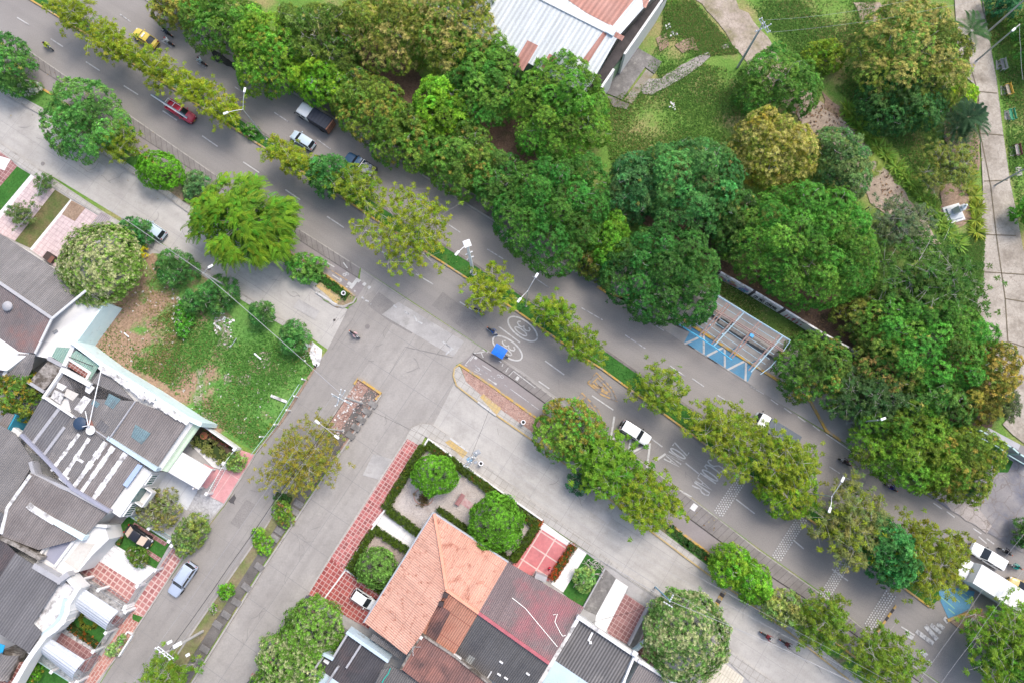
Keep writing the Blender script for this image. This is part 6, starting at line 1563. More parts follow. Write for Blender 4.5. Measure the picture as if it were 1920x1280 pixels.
other = [
 ('lime green tree in the middle of the lower verge', 1138, 872, 62, 54, .5, 5.2, (.13, .27, .02), 250, {'nb': 26, 'ros': .8, 'leafw': .2}),
 ('yellow-green tree nearest the school zone lettering on the verge', 1213, 942, 62, 54, .5, 5, (.19, .29, .02), 230, {'nb': 26, 'leafw': .18}),
 ('thin yellowish tree over the channel strip under the power lines', 566, 862, 76, 66, -.5, 5, (.25, .25, .035), 330, {'ros': .6, 'nb': 30, 'k': 8}),
 ('small yellow-green tree attached to the lobed verge tree', 228, 268, 42, 34, .5, 4.2, (.17, .24, .02), 90, {}),
 ('light green leafy tree on the channel strip at the bottom edge', 310, 1262, 50, 34, -.3, 4, (.17, .28, .03), 110, {}),
 ('olive tree on the verge behind the frontage road motorcycles', 1545, 1160, 50, 52, .5, 4.8, (.14, .23, .022), 190, {'nb': 22}),
 ('wide leafy tree of the verge at the bottom right edge', 1652, 1232, 82, 52, .4, 5, (.145, .235, .022), 230, {'nb': 22}),
 ('light green spreading tree in front of the box truck at the right edge', 1893, 1212, 76, 82, .5, 7.4, (.14, .255, .022), 210, {'nb': 22}),
 ('feathery green tree with pale bare twigs beside the cracked path', 1745, 540, 98, 92, .2, 7.5, (.075, .175, .03), 520, {'ros': .85, 'nb': 34, 'br': .05, 'tilt': .3}),
 ('thin grey-green tree over the leaning dark post', 1690, 424, 56, 46, .1, 5.0, (.12, .18, .085), 330, {'ros': .6, 'nb': 30, 'br': .04}),
 ('dull feathery tree at the kerb behind the grey lamp arm', 1642, 748, 76, 52, .1, 5.5, (.055, .125, .035), 330, {'ros': .8, 'nb': 28, 'br': .045, 'tilt': .3}),
 ('pale yellow-green twiggy tree left of the cracked path', 1782, 312, 50, 48, .2, 4.6, (.20, .25, .05), 220, {'ros': .6, 'nb': 24}),
 ('thin twiggy tree with small leaves on the corner by the orange-flushed tree', 1885, 755, 26, 32, .2, 3.2, (.09, .13, .05), 90, {'ros': .6, 'nb': 12}),
 ('climbing shrubs on the pink yard of the upper left house', 40, 402, 26, 20, -.6, 1.8, (.12, .19, .06), 70, {'ros': .5, 'nb': 10}),
 ('small sparse shrub at the head of the pink yard', 80, 345, 12, 16, .3, 1.6, (.10, .19, .05), 40, {'ros': .5, 'nb': 8}),
]
for i, (lb_, x, y, rx, ry, rot, top, pal, n, kw) in enumerate(other):
    tree_airy('tree', lb_, x, y, rx, ry, rot, top, pal, n, seed=50 + i, **kw)

# feathery weeping tree
def weeping(px, py, rx, ry, top):
    rg = np.random.default_rng(5)
    s = mpp(px, py, top * .7); c = P(px, py, top * .7)
    t = tag(empty('feathery_tree', (c.x, c.y, 0)), 'large bright feathery tree with drooping fronds beside the frontage road', 'tree')
    rx, ry = rx * s, ry * s
    parts, limbs = [], [([(0, 0, -.1), (.1, 0, top * .35), (0, .1, top * .6)], .34, .2)]
    ns, nl = 2300, 11
    nc = 64
    ca = rg.uniform(0, 2 * np.pi, nc); cr = rg.uniform(0, 1, nc) ** .5 * .78
    ci = rg.integers(0, nc, ns); cbr = rg.uniform(.75, 1.25, nc); cz = rg.normal(0, .45, nc)
    a, r = ca[ci], cr[ci]
    P0 = np.stack([rx * r * np.cos(a), ry * r * np.sin(a), top * (.98 - .45 * r ** 2) + cz[ci]], 1) + rg.normal(0, 1, (ns, 3)) * np.array([.42, .42, .22])
    aa = a + rg.normal(0, .75, ns)
    D = np.stack([np.cos(aa), np.sin(aa), rg.uniform(-.15, .35, ns)], 1)
    ln = rg.uniform(.6, 1.5, ns)
    col = np.array([.185, .36, .022]) * (rg.uniform(.7, 1.3, ns) * cbr[ci])[:, None]; col[:, 0] *= 1 + rg.normal(0, .2, ns)
    Vs, Cs = [], []
    for j in range(nl):
        u = (j + .5) / nl
        p = P0 + D * (ln * u)[:, None]; p[:, 2] -= .75 * ln * u * u
        for sgn in (-1, 1):
            sd_ = np.stack([-D[:, 1], D[:, 0], np.full(ns, .15)], 1) * sgn
            d = sd_ * .75 + D * .65; L = .26 * (1.15 - u * .6)
            wv = np.cross(d, np.array([[0, 0, 1.]])) * .045
            tip = p + d * L; tip[:, 2] -= .05
            Vs.append(np.stack([p, p + d * L * .5 + wv, tip, p + d * L * .5 - wv], 1)); Cs.append(col * rg.uniform(.85, 1.15, (ns, 1)))
    V = np.stack(Vs, 0).reshape(-1, 3); C = np.concatenate(Cs)
    F = np.arange(len(V)).reshape(-1, 4)
    ni = 500
    u = rg.normal(0, 1, (ni, 3)); u /= np.linalg.norm(u, axis=1, keepdims=True); u *= rg.random((ni, 1)) ** .4 * .8
    Ci = np.stack([u[:, 0] * rx * .9, u[:, 1] * ry * .9, top * (.5 + .3 * u[:, 2])], 1)
    Nn = np.tile(np.array([[0, 0, 1.]]), (ni, 1))
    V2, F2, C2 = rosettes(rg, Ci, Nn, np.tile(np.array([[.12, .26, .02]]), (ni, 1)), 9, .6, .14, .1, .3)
    for k in range(16):
        aq = k * .8; e = (rx * .7 * math.cos(aq), ry * .7 * math.sin(aq), top * .72)
        limbs.append(([(0, 0, top * .45), (e[0] * .4, e[1] * .4, top * .75), e], .1, .025))
    limb_mesh(rg, t, limbs, bark)
    np_obj('crown', *merge([(V, F, C), (V2, F2, C2)]), LEAF, t)
weeping(460, 414, 122, 98, 7)

# palms, yuccas
def palm(label, px, py, h, n, fl, pal, base_px=None, lw=.05, fan=False, group=None, seed=0):
    rg = np.random.default_rng(900 + seed)
    tp = P(px, py, h); b = P(base_px[0], base_px[1], 0) if base_px else Vector((tp.x, tp.y, 0))
    t = tag(empty('palm', b), label, 'palm', group)
    o = tp - b
    if h > .8: limb_mesh(rg, t, [([(0, 0, -.1), (o.x * .45, o.y * .45, h * .5), (o.x, o.y, h)], .2, .13)], bark_pale)
    Vs, Cs = [], []
    for i in range(n):
        a = 2 * math.pi * i / n * 1.0 + rg.normal(0, .2); el = rg.uniform(.0, 1.0)
        d = np.array([math.cos(a) * math.cos(el), math.sin(a) * math.cos(el), math.sin(el)])
        side = np.array([-math.sin(a), math.cos(a), 0])
        L = fl * rg.uniform(.8, 1.1); c = np.array(pal) * rg.uniform(.7, 1.3)
        if fan:
            for j in range(12):
                q = (j - 5.5) / 5.5
                dd = d * math.cos(q * 1.1) + side * math.sin(q * 1.1)
                st = np.array(o) + d * L * .4
                tip = st + dd * L * .6; tip[2] -= .25 * L
                w_ = np.cross(dd, [0, 0, 1.]) * .05
                Vs.append([st, st * .5 + tip * .5 + w_, tip, st * .5 + tip * .5 - w_]); Cs.append(c)
            continue
        for j in range(16):
            u = (j + 1) / 16
            p = np.array(o) + d * L * u; p[2] -= .55 * L * u * u
            for sg in (-1, 1):
                dd = side * sg * .8 + d * .55; ll = fl * .30 * (1.1 - abs(u - .45))
                tip = p + dd * ll; tip[2] -= .3 * ll
                w_ = d * lw
                Vs.append([p, p * .5 + tip * .5 + w_, tip, p * .5 + tip * .5 - w_]); Cs.append(c * rg.uniform(.8, 1.2))
    V = np.array(Vs).reshape(-1, 3)
    np_obj('fronds', V, np.arange(len(V)).reshape(-1, 4), np.clip(np.array(Cs), .005, .9), LEAF, t)
palm('tall palm leaning over the top of the cracked path', 1822, 58, 7.5, 16, 3.0, (.10, .21, .075), (1790, 100), .06)
palm('feather palm with dense fronds at the cracked path edge', 1815, 222, 3.2, 36, 3.4, (.10, .20, .10), None, .06, seed=1)
palm('second feather palm partly under the first by the path', 1795, 240, 2.6, 20, 2.6, (.08, .17, .08), None, .06, seed=2)
palm('fan palm with yellowing leaves beside the grey-green tree', 1632, 314, 2.6, 17, 2.1, (.24, .32, .05), None, .05, True, seed=3)
def yucca(px, py, s, label, seed, pal=(.20, .42, .06)):
    rg = np.random.default_rng(seed)
    c = P(px, py, .3)
    n = 54
    a = rg.uniform(0, 2 * np.pi, n); el = rg.uniform(.05, .85, n)
    d = np.stack([np.cos(a) * np.cos(el), np.sin(a) * np.cos(el), np.sin(el)], 1)
    L = s * rg.uniform(.75, 1.1, (n, 1))
    w_ = np.stack([-np.sin(a), np.cos(a), np.zeros(n)], 1) * .062 * s
    st = d * .08; tip = d * L; tip[:, 2] -= .22 * L[:, 0]
    V = np.stack([st, st * .5 + tip * .5 + w_, tip, st * .5 + tip * .5 - w_], 1).reshape(-1, 3); V[:, 2] = np.maximum(V[:, 2], 0) + .1
    col = np.array(pal) * rg.uniform(.6, 1.4, (n, 1)); col[:, 0] *= 1 + .5 * rg.random(n)
    o = np_obj('yucca', V, np.arange(len(V)).reshape(-1, 4), col, LEAF)
    o.location = (c.x, c.y, 0)
    tag(o, label, 'yucca', 'spiky yucca plants edging the park path')
Y1 = [(1591, 204), (1604, 222), (1618, 240), (1632, 258), (1648, 276), (1663, 292), (1680, 312), (1697, 330), (1713, 350), (1737, 378), (1752, 398), (1765, 418), (1782, 440), (1798, 456)]
for i, (x, y) in enumerate(Y1):
    yucca(x, y, 1.8, 'spiky yucca in the slanting row between the fan palm and the orange-flushed tree' if i < 8 else 'spiky yucca in the slanting row beside the white statue', i)
for i, (x, y) in enumerate([(1600, 214), (1626, 249), (1656, 284), (1689, 321), (1706, 341), (1725, 365), (1745, 388), (1774, 430)]):
    yucca(x + 3, y, 1.7, 'spiky yucca in the slanting row between the fan palm and the orange-flushed tree' if i < 5 else 'spiky yucca in the slanting row beside the white statue', 80 + i)
for i, (x, y) in enumerate([(1818, 330), (1816, 348), (1828, 366), (1832, 390), (1831, 412), (1833, 434)]):
    yucca(x, y, 1.7, 'spiky yucca in the straight column along the cracked path', 40 + i, (.24, .38, .04))

# hedges and flower beds
def hedge(name, label, pts, wd, h, pal, fcol=None, flush=0.0, cat='hedge', group=None, seed=0, ros=.34, dens=26, z0=.1):
    rg = np.random.default_rng(700 + seed)
    pl = [np.array(P(x, y, z0 + h)) for x, y in pts]
    o0 = np.array([pl[0][0], pl[0][1], 0])
    Cs, Ns = [], []
    mbv = MB()
    for a, b in zip(pl[:-1], pl[1:]):
        d = b - a; L = np.linalg.norm(d[:2]); d = d / L; nn = np.array([-d[1], d[0], 0])
        m = (a + b) / 2 - o0
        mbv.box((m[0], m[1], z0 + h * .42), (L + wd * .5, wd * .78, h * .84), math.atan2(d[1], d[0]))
        n = int(dens * (L + wd * .5) * (wd + 1.2 * h))
        u = rg.uniform(-wd * .3, L + wd * .3, n); side = rg.random(n); top = side < wd / (wd + 1.2 * h)
        v = np.where(top, rg.uniform(-.5, .5, n) * wd, np.where(rg.random(n) < .5, -.5, .5) * wd)
        z = np.where(top, h + rg.normal(0, .04, n), rg.uniform(.05, h, n)) + z0
        C = (a - o0)[None] + d[None] * u[:, None] + nn[None] * v[:, None]; C[:, 2] = z
        Nn = np.where(top[:, None], np.array([[0, 0, 1.]]), nn[None] * np.sign(v)[:, None]) + rg.normal(0, .35, (n, 3))
        Cs.append(C); Ns.append(Nn)
    C, Nn = np.concatenate(Cs), np.concatenate(Ns); Nn /= np.linalg.norm(Nn, axis=1, keepdims=True)
    col = np.tile(lin(pal), (len(C), 1)) * rg.uniform(.7, 1.3, (len(C), 1))
    if fcol is not None:
        f = rg.random(len(C)) < flush
        col[f] = lin(fcol) * rg.uniform(.7, 1.2, (f.sum(), 1))
    V, F, cl = rosettes(rg, C, Nn, col, 6, ros * .6, ros * .3, .3, .1)
    t = tag(empty(name, o0), label, cat, group)
    np_obj('foliage', V, F, cl, LEAF, t)
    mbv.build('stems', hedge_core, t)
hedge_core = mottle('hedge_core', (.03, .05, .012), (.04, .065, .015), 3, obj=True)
HG = 'clipped hedges round the corner house garden'
HC = (.085, .145, .012)
hedge('hedge', 'clipped hedge along the street wall of the pebble garden', [(802, 834), (850, 865), (930, 927), (1004, 983)], .95, .6, HC, (.25, .12, .03), .06, group=HG, seed=1)
hedge('hedge', 'clipped hedge beside the red tiled pavement', [(792, 838), (760, 888), (723, 950)], .95, .6, HC, (.3, .22, .03), .05, group=HG, seed=2)
hedge('hedge', 'clipped hedge between pebble garden and white path', [(730, 957), (783, 998)], .9, .6, HC, group=HG, seed=3)
hedge('hedge', 'clipped hedge under the eave of the orange roof', [(822, 954), (884, 998), (950, 1046)], .6, .6, HC, group=HG, seed=4)
hedge('hedge', 'clipped hedge beside the red slab patio', [(1004, 990), (962, 1050)], .9, .6, HC, group=HG, seed=5)
hedge('hedge', 'hedge on the path side of the small square garden', [(702, 992), (766, 1034)], .8, .55, HC, group=HG, seed=6)
hedge('hedge', 'hedge on the pavement side of the small square garden', [(696, 998), (655, 1064)], .8, .55, HC, group=HG, seed=7)
hedge('hedge', 'hedge on the driveway side of the small square garden', [(662, 1070), (714, 1106)], .8, .55, HC, group=HG, seed=8)
FG = 'flower strips beside the red slab patio'
hedge('flower_bed', 'orange flower strip between clipped hedge and red slab patio', [(1013, 977), (992, 1012), (966, 1048)], .6, .35, (.13, .17, .02), (.50, .11, .03), .5, 'flower bed', FG, 9)
hedge('flower_bed', 'orange-red flower hedge between the patio and white path', [(1074, 1024), (1056, 1052), (1036, 1083)], .85, .6, (.14, .14, .02), (.48, .09, .02), .5, 'flower bed', FG, 10)
hedge('flower_bed', 'orange flower strip in the garden with the oval bed', [(128, 1172), (156, 1192), (182, 1210)], .75, .3, (.05, .10, .015), (.42, .14, .03), .22, 'flower bed', None, 11)
hedge('flower_bed', 'yellow-green oval planted ring half under the canopy', ellipse((165, 1163), 16, 13, .6, 18), .35, .2, (.24, .27, .03), (.3, .32, .05), .3, 'flower bed', None, 12)
hedge('flower_bed', 'red and green plants along the garden wall by the mint awning', [(385, 806), (412, 822), (436, 838)], .55, .4, (.10, .13, .04), (.45, .12, .09), .5, 'flower bed', None, 13)
hedge('flower_bed', 'spiky yellowish plants in the soil bed by the mint awning', [(368, 826), (392, 838), (418, 858)], 1.6, .45, (.22, .26, .06), (.3, .32, .1), .4, 'flower bed', None, 14, .5, 8)
hedge('flower_bed', 'orange flowers by the white house front beside the lawn', [(205, 1008), (222, 1012)], 1.0, .6, (.08, .18, .03), (.48, .2, .06), .2, 'flower bed', None, 15)
hedge('shrubbery', 'green shrubs in the verge by the cycle path give-way triangle', [(590, 512), (630, 540), (648, 554)], 1.0, .25, (.055, .19, .025), None, 0, 'plants', None, 16, .4, 12)
hedge('shrubbery', 'low plants in the verge beside the lower cycle path', [(1258, 990), (1290, 1018), (1335, 1052)], .9, .3, (.05, .15, .03), (.4, .15, .04), .05, 'plants', None, 17, .45, 10)
hedge('shrubbery', 'creeper on the strip behind the sparse yellowish tree', [(520, 930), (540, 938)], 1.2, .3, (.07, .19, .04), (.4, .1, .1), .1, 'plants', None, 18, .4, 10)
# white flowering shrub
tree_dense('shrub', 'shrub covered in white blossom on the verge at the left', 55, 165, 18, 16, 0, 1.5, (.07, .17, .04), .95, (.66, .66, .62), None, ros=.42, dens=10, seed=77)['category'] = 'shrub'

# dry branches on the small lawn
db = tag(empty('dry_branches', P(1115, 1062)), 'heap of bare dry branches lying on the small lawn', 'branches')
mb = MB(); r5 = random.Random(8)
for k in range(26):
    a = r5.uniform(0, 2 * PI); q = Vector((r5.uniform(-.9, .9), r5.uniform(-1.2, 1.0), r5.uniform(.2, .5))); L = r5.uniform(.7, 1.6)
    mb.tube([q, q + Vector((math.cos(a) * L * .5, math.sin(a) * L * .5, .15)), q + Vector((math.cos(a + .4) * L, math.sin(a + .4) * L, .05))], [.05, .04, .015], 5)
mb.build('branches', bark_pale, db)

# grass blades and litter
def grass(name, polys, n, pal, hgt, z=.02, seed=0, dry=.25):
    rg = np.random.default_rng(seed)
    Vs, Cs = [], []
    for poly in polys:
        w = np.array([tuple(P(x, y, z))[:2] for x, y in poly])
        lo, hi = w.min(0), w.max(0)
        m = int(n)
        q = rg.uniform(lo, hi, (m, 2))
        ins = np.zeros(m, bool); j = len(w) - 1
        for i in range(len(w)):
            c = ((w[i, 1] > q[:, 1]) != (w[j, 1] > q[:, 1])) & (q[:, 0] < (w[j, 0] - w[i, 0]) * (q[:, 1] - w[i, 1]) / (w[j, 1] - w[i, 1] + 1e-9) + w[i, 0])
            ins ^= c; j = i
        q = q[ins]
        # clumps: thin out by a smooth random field
        f = np.sin(q[:, 0] * .55 + 1.3 * np.sin(q[:, 1] * .31)) + np.sin(q[:, 1] * .7 + 1.1 * np.sin(q[:, 0] * .43 + 2))
        q = q[f + rg.normal(0, .8, len(q)) > -.6]
        m = len(q)
        a = rg.uniform(0, 2 * np.pi, m); L = hgt * rg.uniform(.5, 1.3, m)
        b = np.stack([q[:, 0], q[:, 1], np.full(m, z)], 1)
        lean = np.stack([np.cos(a) * L * .8, np.sin(a) * L * .8, L * .75], 1)
        wv = np.stack([-np.sin(a), np.cos(a), np.zeros(m)], 1) * (.05 + .1 * L)[:, None]
        Vs.append(np.stack([b - wv * .4, b + lean * .5 + wv, b + lean, b + lean * .5 - wv], 1).reshape(-1, 3))
        c = np.tile(lin(pal), (m, 1)) * rg.uniform(.75, 1.3, (m, 1)); dr = rg.random(m) < dry * np.clip(.5 + .5 * np.sin(q[:, 0] * .33 + q[:, 1] * .21), 0, 1) * 2
        c[dr] = np.array([.30, .29, .10]) * rg.uniform(.7, 1.2, (dr.sum(), 1)); Cs.append(c)
    V = np.concatenate(Vs)
    o = np_obj(name, V, np.arange(len(V)).reshape(-1, 4), np.concatenate(Cs), LEAF)
    tag(o, kind='stuff')
grass('grass', [[(1140, 190), (1300, 115), (1400, 140), (1400, 260), (1400, 330), (1150, 330), (1135, 250)], [(1245, 0), (1300, 0), (1385, 100), (1300, 108), (1235, 145), (1215, 125), (1242, 60)], [(1395, 0), (1640, 0), (1620, 170), (1480, 110), (1445, 60)], [(1560, 160), (1640, 230), (1740, 360), (1830, 340), (1835, 200), (1700, 150)], [(1845, 20), (1930, -10), (1935, 470), (1895, 330), (1875, 150)], [(1790, 440), (1845, 440), (1840, 540), (1810, 520)]], 30000, (.15, .29, .06), .24, .03, 1, .16)
grass('grass', [[(350, 570), (420, 590), (580, 660), (590, 690), (525, 789), (475, 840), (380, 780), (300, 710), (330, 640)]], 30000, (.12, .29, .055), .24, .08, 2, .10)
grass('grass', [[(150, 655), (285, 500), (335, 540), (345, 640), (320, 720), (230, 690)]], 4500, (.15, .24, .06), .2, .08, 3, .6)
grass('grass', [[(240, 640), (330, 570), (345, 640), (320, 720), (250, 690)]], 7000, (.10, .25, .04), .22, .08, 9, .3)
grass('grass', [MS[2:8] + MN[2:7][::-1], MS[7:15] + MN[7:13][::-1]], 9000, (.04, .14, .025), .16, .14, 4, .04)
grass('grass', [[(1345, 525), (1400, 552), (1530, 632), (1595, 668), (1540, 690), (1490, 645), (1345, 550)]], 12000, (.08, .13, .02), .18, .135, 5, .2)
grass('grass', [YC[1:] + [(640, 570), (607, 560)] + [(x, y - 14) for x, y in FN[2:7]][::-1]], 9000, (.065, .17, .03), .25, .11, 6, .15)
def litter(name, polys, n, cols, sz, z, seed):
    rg = np.random.default_rng(seed); Vs, Cs = [], []
    for poly in polys:
        w = np.array([tuple(P(x, y, z))[:2] for x, y in poly]); lo, hi = w.min(0), w.max(0)
        q = rg.uniform(lo, hi, (n, 2)); ins = np.zeros(n, bool); j = len(w) - 1
        for i in range(len(w)):
            c = ((w[i, 1] > q[:, 1]) != (w[j, 1] > q[:, 1])) & (q[:, 0] < (w[j, 0] - w[i, 0]) * (q[:, 1] - w[i, 1]) / (w[j, 1] - w[i, 1] + 1e-9) + w[i, 0])
            ins ^= c; j = i
        q = q[ins]; m = len(q); a = rg.uniform(0, 6.3, m); s1 = sz * rg.uniform(.4, 1.6, m); s2 = s1 * rg.uniform(.3, .9, m)
        u = np.stack([np.cos(a), np.sin(a), rg.normal(0, .2, m)], 1) * s1[:, None]; v = np.stack([-np.sin(a), np.cos(a), rg.normal(0, .2, m)], 1) * s2[:, None]
        b = np.stack([q[:, 0], q[:, 1], np.full(m, z + .04)], 1)
        Vs.append(np.stack([b - u - v * .3, b + v, b + u, b - v], 1).reshape(-1, 3))
        Cs.append(np.array(cols)[rg.integers(0, len(cols), m)] * rg.uniform(.7, 1.2, (m, 1)))
    V = np.concatenate(Vs)
    tag(np_obj(name, V, np.arange(len(V)).reshape(-1, 4), np.concatenate(Cs), LITTER), kind='stuff')
LITTER = leaf_mat('litter', 0.0, .9)
litter('rubble', [[(200, 660), (197, 580), (285, 490), (335, 580), (345, 700), (480, 660), (560, 690), (500, 800), (460, 830), (380, 780), (300, 720)]], 600, [(.55, .53, .5), (.45, .38, .32), (.5, .48, .45), (.30, .24, .18)], .13, .085, 1)
litter('rubble', [[(320, 540), (345, 560), (345, 640), (325, 620)], [(400, 570), (440, 600), (430, 660), (400, 620)], [(560, 640), (600, 650), (590, 690), (570, 680)]], 110, [(.62, .60, .58), (.7, .7, .7), (.4, .34, .3)], .16, .1, 2)
litter('leaf_litter', [[(1340, 490), (1380, 490), (1600, 560), (1640, 640), (1600, 660), (1400, 540)], [(1480, 200), (1560, 190), (1620, 260), (1720, 400), (1700, 400), (1510, 250)]], 1500, [(.20, .12, .07), (.14, .09, .06), (.28, .18, .1), (.10, .07, .05)], .12, .15, 3)
litter('leaf_litter', [[(20, 70), (270, 215), (560, 430), (560, 450), (250, 262), (20, 110)], [(560, 180), (1040, 484), (1125, 538), (1120, 530), (860, 350), (560, 160)], [(0, 190), (88, 225), (480, 480), (470, 490), (0, 205)], [(880, 520), (985, 558), (985, 590), (880, 530)], [(1190, 893), (1345, 971), (1345, 1000), (1190, 900)]], 220, [(.30, .22, .09), (.20, .13, .07), (.34, .28, .14)], .09, .05, 4)
litter('gravel', [[(864, 690), (925, 728), (1007, 787), (1045, 845), (979, 797), (904, 742)], [(671, 712), (708, 738), (640, 840), (610, 808)]], 1600, [(.42, .28, .24), (.30, .17, .14), (.5, .4, .36)], .07, .12, 5)
litter('rubble', [[(664, 724), (690, 735), (632, 828), (612, 812)]], 180, [(.62, .6, .57), (.5, .42, .38)], .13, .12, 6)

# ------------------------------------------------------------------ vehicles
tyre_m = plain('tyre_rubber', (.022, .022, .023), .8)
rim_m = plain('rim_metal', (.45, .46, .47), .35, .5, .6)
lamp_w = plain('headlight_glass', (.62, .64, .66), .1, .6)
lamp_r = plain('tail_light', (.36, .02, .02), .2, .5)
seatm = plain('seat_fabric', (.035, .035, .038), .8)
def paint(n, c): return plain(n, c, .32, .5, 0.0, .03, .7)

def xform(o, v): return v
def loft(sts, zb, side=.05):
    mb = MB(); vs, fs = [], []
    for (x, w_, zt) in sts:
        half = [(w_ * .86, zb), (w_ * .97, zb + .12), (w_, zb + (zt - zb) * .55), (w_ * .955, zt - .10), (w_ * .86, zt - .025), (w_ * .5, zt + .012), (0, zt + .02)]
        ring = [(x, -y, z) for y, z in half] + [(x, y, z) for y, z in half[-2::-1]]
        vs += ring
    n = 13
    for i in range(len(sts) - 1):
        for k in range(n):
            j = (k + 1) % n
            fs.append((i * n + k, i * n + j, (i + 1) * n + j, (i + 1) * n + k))
    fs += [tuple(range(n)), tuple(range((len(sts) - 1) * n, len(sts) * n))]
    mb.add(vs, fs); return mb

def frustum(xb0, xb1, wb, zb, xt0, xt1, wt, zt):
    mb = MB()
    def ring(x0, x1, w_, z, c): return [(x0 + c, -w_, z), (x1 - c, -w_, z), (x1, -w_ + c * 1.6, z), (x1 + .03, 0, z), (x1, w_ - c * 1.6, z), (x1 - c, w_, z), (x0 + c, w_, z), (x0, w_ - c * 1.6, z), (x0 - .03, 0, z), (x0, -w_ + c * 1.6, z)]
    vs = ring(xb0, xb1, wb, zb, .08) + ring(xt0, xt1, wt, zt, .10)
    fs = [tuple(range(10)), tuple(range(10, 20))] + [(i, (i + 1) % 10, 10 + (i + 1) % 10, 10 + i) for i in range(10)]
    mb.add(vs, fs); return mb

def wheels(t, xs, tw, r):
    tm = MB(); tm.lathe([(r * .62, -.11), (r * .95, -.11), (r, -.07), (r, .07), (r * .95, .11), (r * .62, .11)], 20, axis='y')
    rm = MB(); rm.lathe([(.03, -.08), (r * .6, -.085), (r * .62, .085), (.03, .09)], 14, axis='y')
    first = None
    for x in xs:
        for s in (-1, 1):
            if first is None:
                w_ = tm.build('wheel', tyre_m, t, True); rm.build('rim', rim_m, w_, True); first = w_
            else: w_ = copy_tree(first, t)
            w_.location = (x, s * tw, r)

VS = .87
def place(t, px, py, ang, z=.8):
    t.scale = (VS, VS, VS)
    q = P(px, py, z); t.location = (q.x, q.y, .02); t.rotation_euler = (0, 0, ang)

def make_car(name, label, cat, kind, body_m, L=4.3, W=1.74, group=None, roof_m=None):
    t = tag(empty(name), label, cat, group)
    h, w_ = L / 2, W / 2
    if kind == 'suv':
        st = [(-h, .80, .80), (-h + .12, .93, .98), (-h * .6, 1, 1.05), (0, 1, 1.08), (h * .35, 1, 1.08), (h * .52, .98, 1.04), (h * .86, .93, .98), (h - .08, .84, .90), (h, .70, .72)]
        gh, zr = (-h + .12, h * .42, .90, 1.04, -h + .28, h * .12, .80, 1.72), 1.72
    elif kind == 'pickup':
        st = [(-h, .88, .72), (-h + .08, .96, .74), (-h * .2, 1, .76), (-h * .14, 1, 1.02), (h * .4, 1, 1.02), (h * .52, .98, 1.0), (h * .86, .92, .94), (h - .08, .82, .86), (h, .68, .70)]
        gh, zr = (-h * .14, h * .46, .89, 1.0, -h * .06, h * .2, .78, 1.62), 1.62
    elif kind == 'sedan':
        st = [(-h, .68, .66), (-h + .1, .84, .88), (-h * .72, .95, .95), (-h * .35, 1, .98), (0, 1, .98), (h * .35, 1, .97), (h * .55, .97, .93), (h * .85, .88, .84), (h - .08, .76, .74), (h, .60, .60)]
        gh, zr = (-h * .74, h * .45, .86, .94, -h * .42, h * .14, .72, 1.42), 1.42
    else:                                                  # hatch
        st = [(-h, .74, .72), (-h + .1, .88, .95), (-h * .7, .96, 1.0), (0, 1, 1.0), (h * .35, 1, .99), (h * .55, .97, .95), (h * .85, .88, .85), (h - .08, .76, .74), (h, .60, .60)]
        gh, zr = (-h + .12, h * .50, .87, .97, -h + .42, h * .14, .73, 1.50), 1.50
    loft([(x, a * w_, z) for x, a, z in st], .24).build('body', body_m, t, True)
    x0, x1, wb, zb, x2, x3, wt, zt = gh; wb *= w_; wt *= w_
    frustum(x0, x1, wb, zb, x2, x3, wt, zt).build('windows', glass_d, t)
    mb = MB(); n = 7
    for i in range(n):
        pass
    mb.box(((x2 + x3) / 2, 0, zt + .015), (x3 - x2 + .10, wt * 2 + .06, .09), 0, 0, .06); mb.build('roof', roof_m or body_m, t, True)
    mb = MB()
    for s in (-1, 1):
        for (a, b) in (((x0 + .03, s * (wb - .02), zb), (x2 + .04, s * wt, zt)), ((x1 - .05, s * (wb - .02), zb), (x3 - .04, s * wt, zt)), (((x0 + x1) / 2 - .1, s * (wb + .005), zb), ((x2 + x3) / 2 - .1, s * (wt + .005), zt))):
            mb.tube([a, b], .045, 5)
    mb.build('pillars', body_m, t)
    for s in (-1, 1):
        mb = MB(); mb.box((h - .17, s * w_ * .60, .68), (.30, .30, .14), s * -.35, 0, .03); mb.build('headlight', lamp_w, t)
        mb = MB(); mb.box((-h + .08, s * w_ * .66, .80), (.14, .24, .2), s * .25, 0, .03); mb.build('tail_light', lamp_r, t)
        mb = MB(); mb.box((x1 - .35, s * (w_ + .09), zb + .06), (.14, .2, .13), 0, 0, .03); mb.build('mirror', body_m if kind != 'suv' else black_p, t)
    for sx in (h - .02, -h + .03):
        mb = MB(); mb.box((sx, 0, .42), (.14, w_ * 1.35, .2), 0, 0, .04); mb.build('bumper', black_p, t)
    mb = MB(); mb.box((h + .06, 0, .46), (.03, .4, .12)); mb.build('number_plate', plain('plate', (.5, .38, .05), .5) if 'plate' not in MATS else MATS['plate'], t)
    mb = MB(); mb.tube([(x1 - .02, -.35, zb + .03), (x1 - .22, .05, zb + .15)], .014, 4); mb.tube([(x1 - .02, .2, zb + .03), (x1 - .22, .6, zb + .15)], .014, 4); mb.build('wiper', black_p, t)
    wheels(t, (-h * .60, h * .62), w_ - .13, .33 if kind not in ('suv', 'pickup') else .38)
    return t
NB, SB = ROAD + PI, ROAD                                   # headings on the far and near carriageway
silver_b = paint('pale_blue_silver', (.46, .56, .63)); silver_v = paint('silver_lilac', (.40, .46, .56)); whitep = paint('white_car_paint', (.72, .74, .74))
yel = paint('taxi_yellow', (.66, .50, .06)); redp = paint('crimson_paint', (.52, .025, .06)); navy = paint('navy_paint', (.02, .075, .15)); blackp = paint('black_paint', (.012, .012, .016))

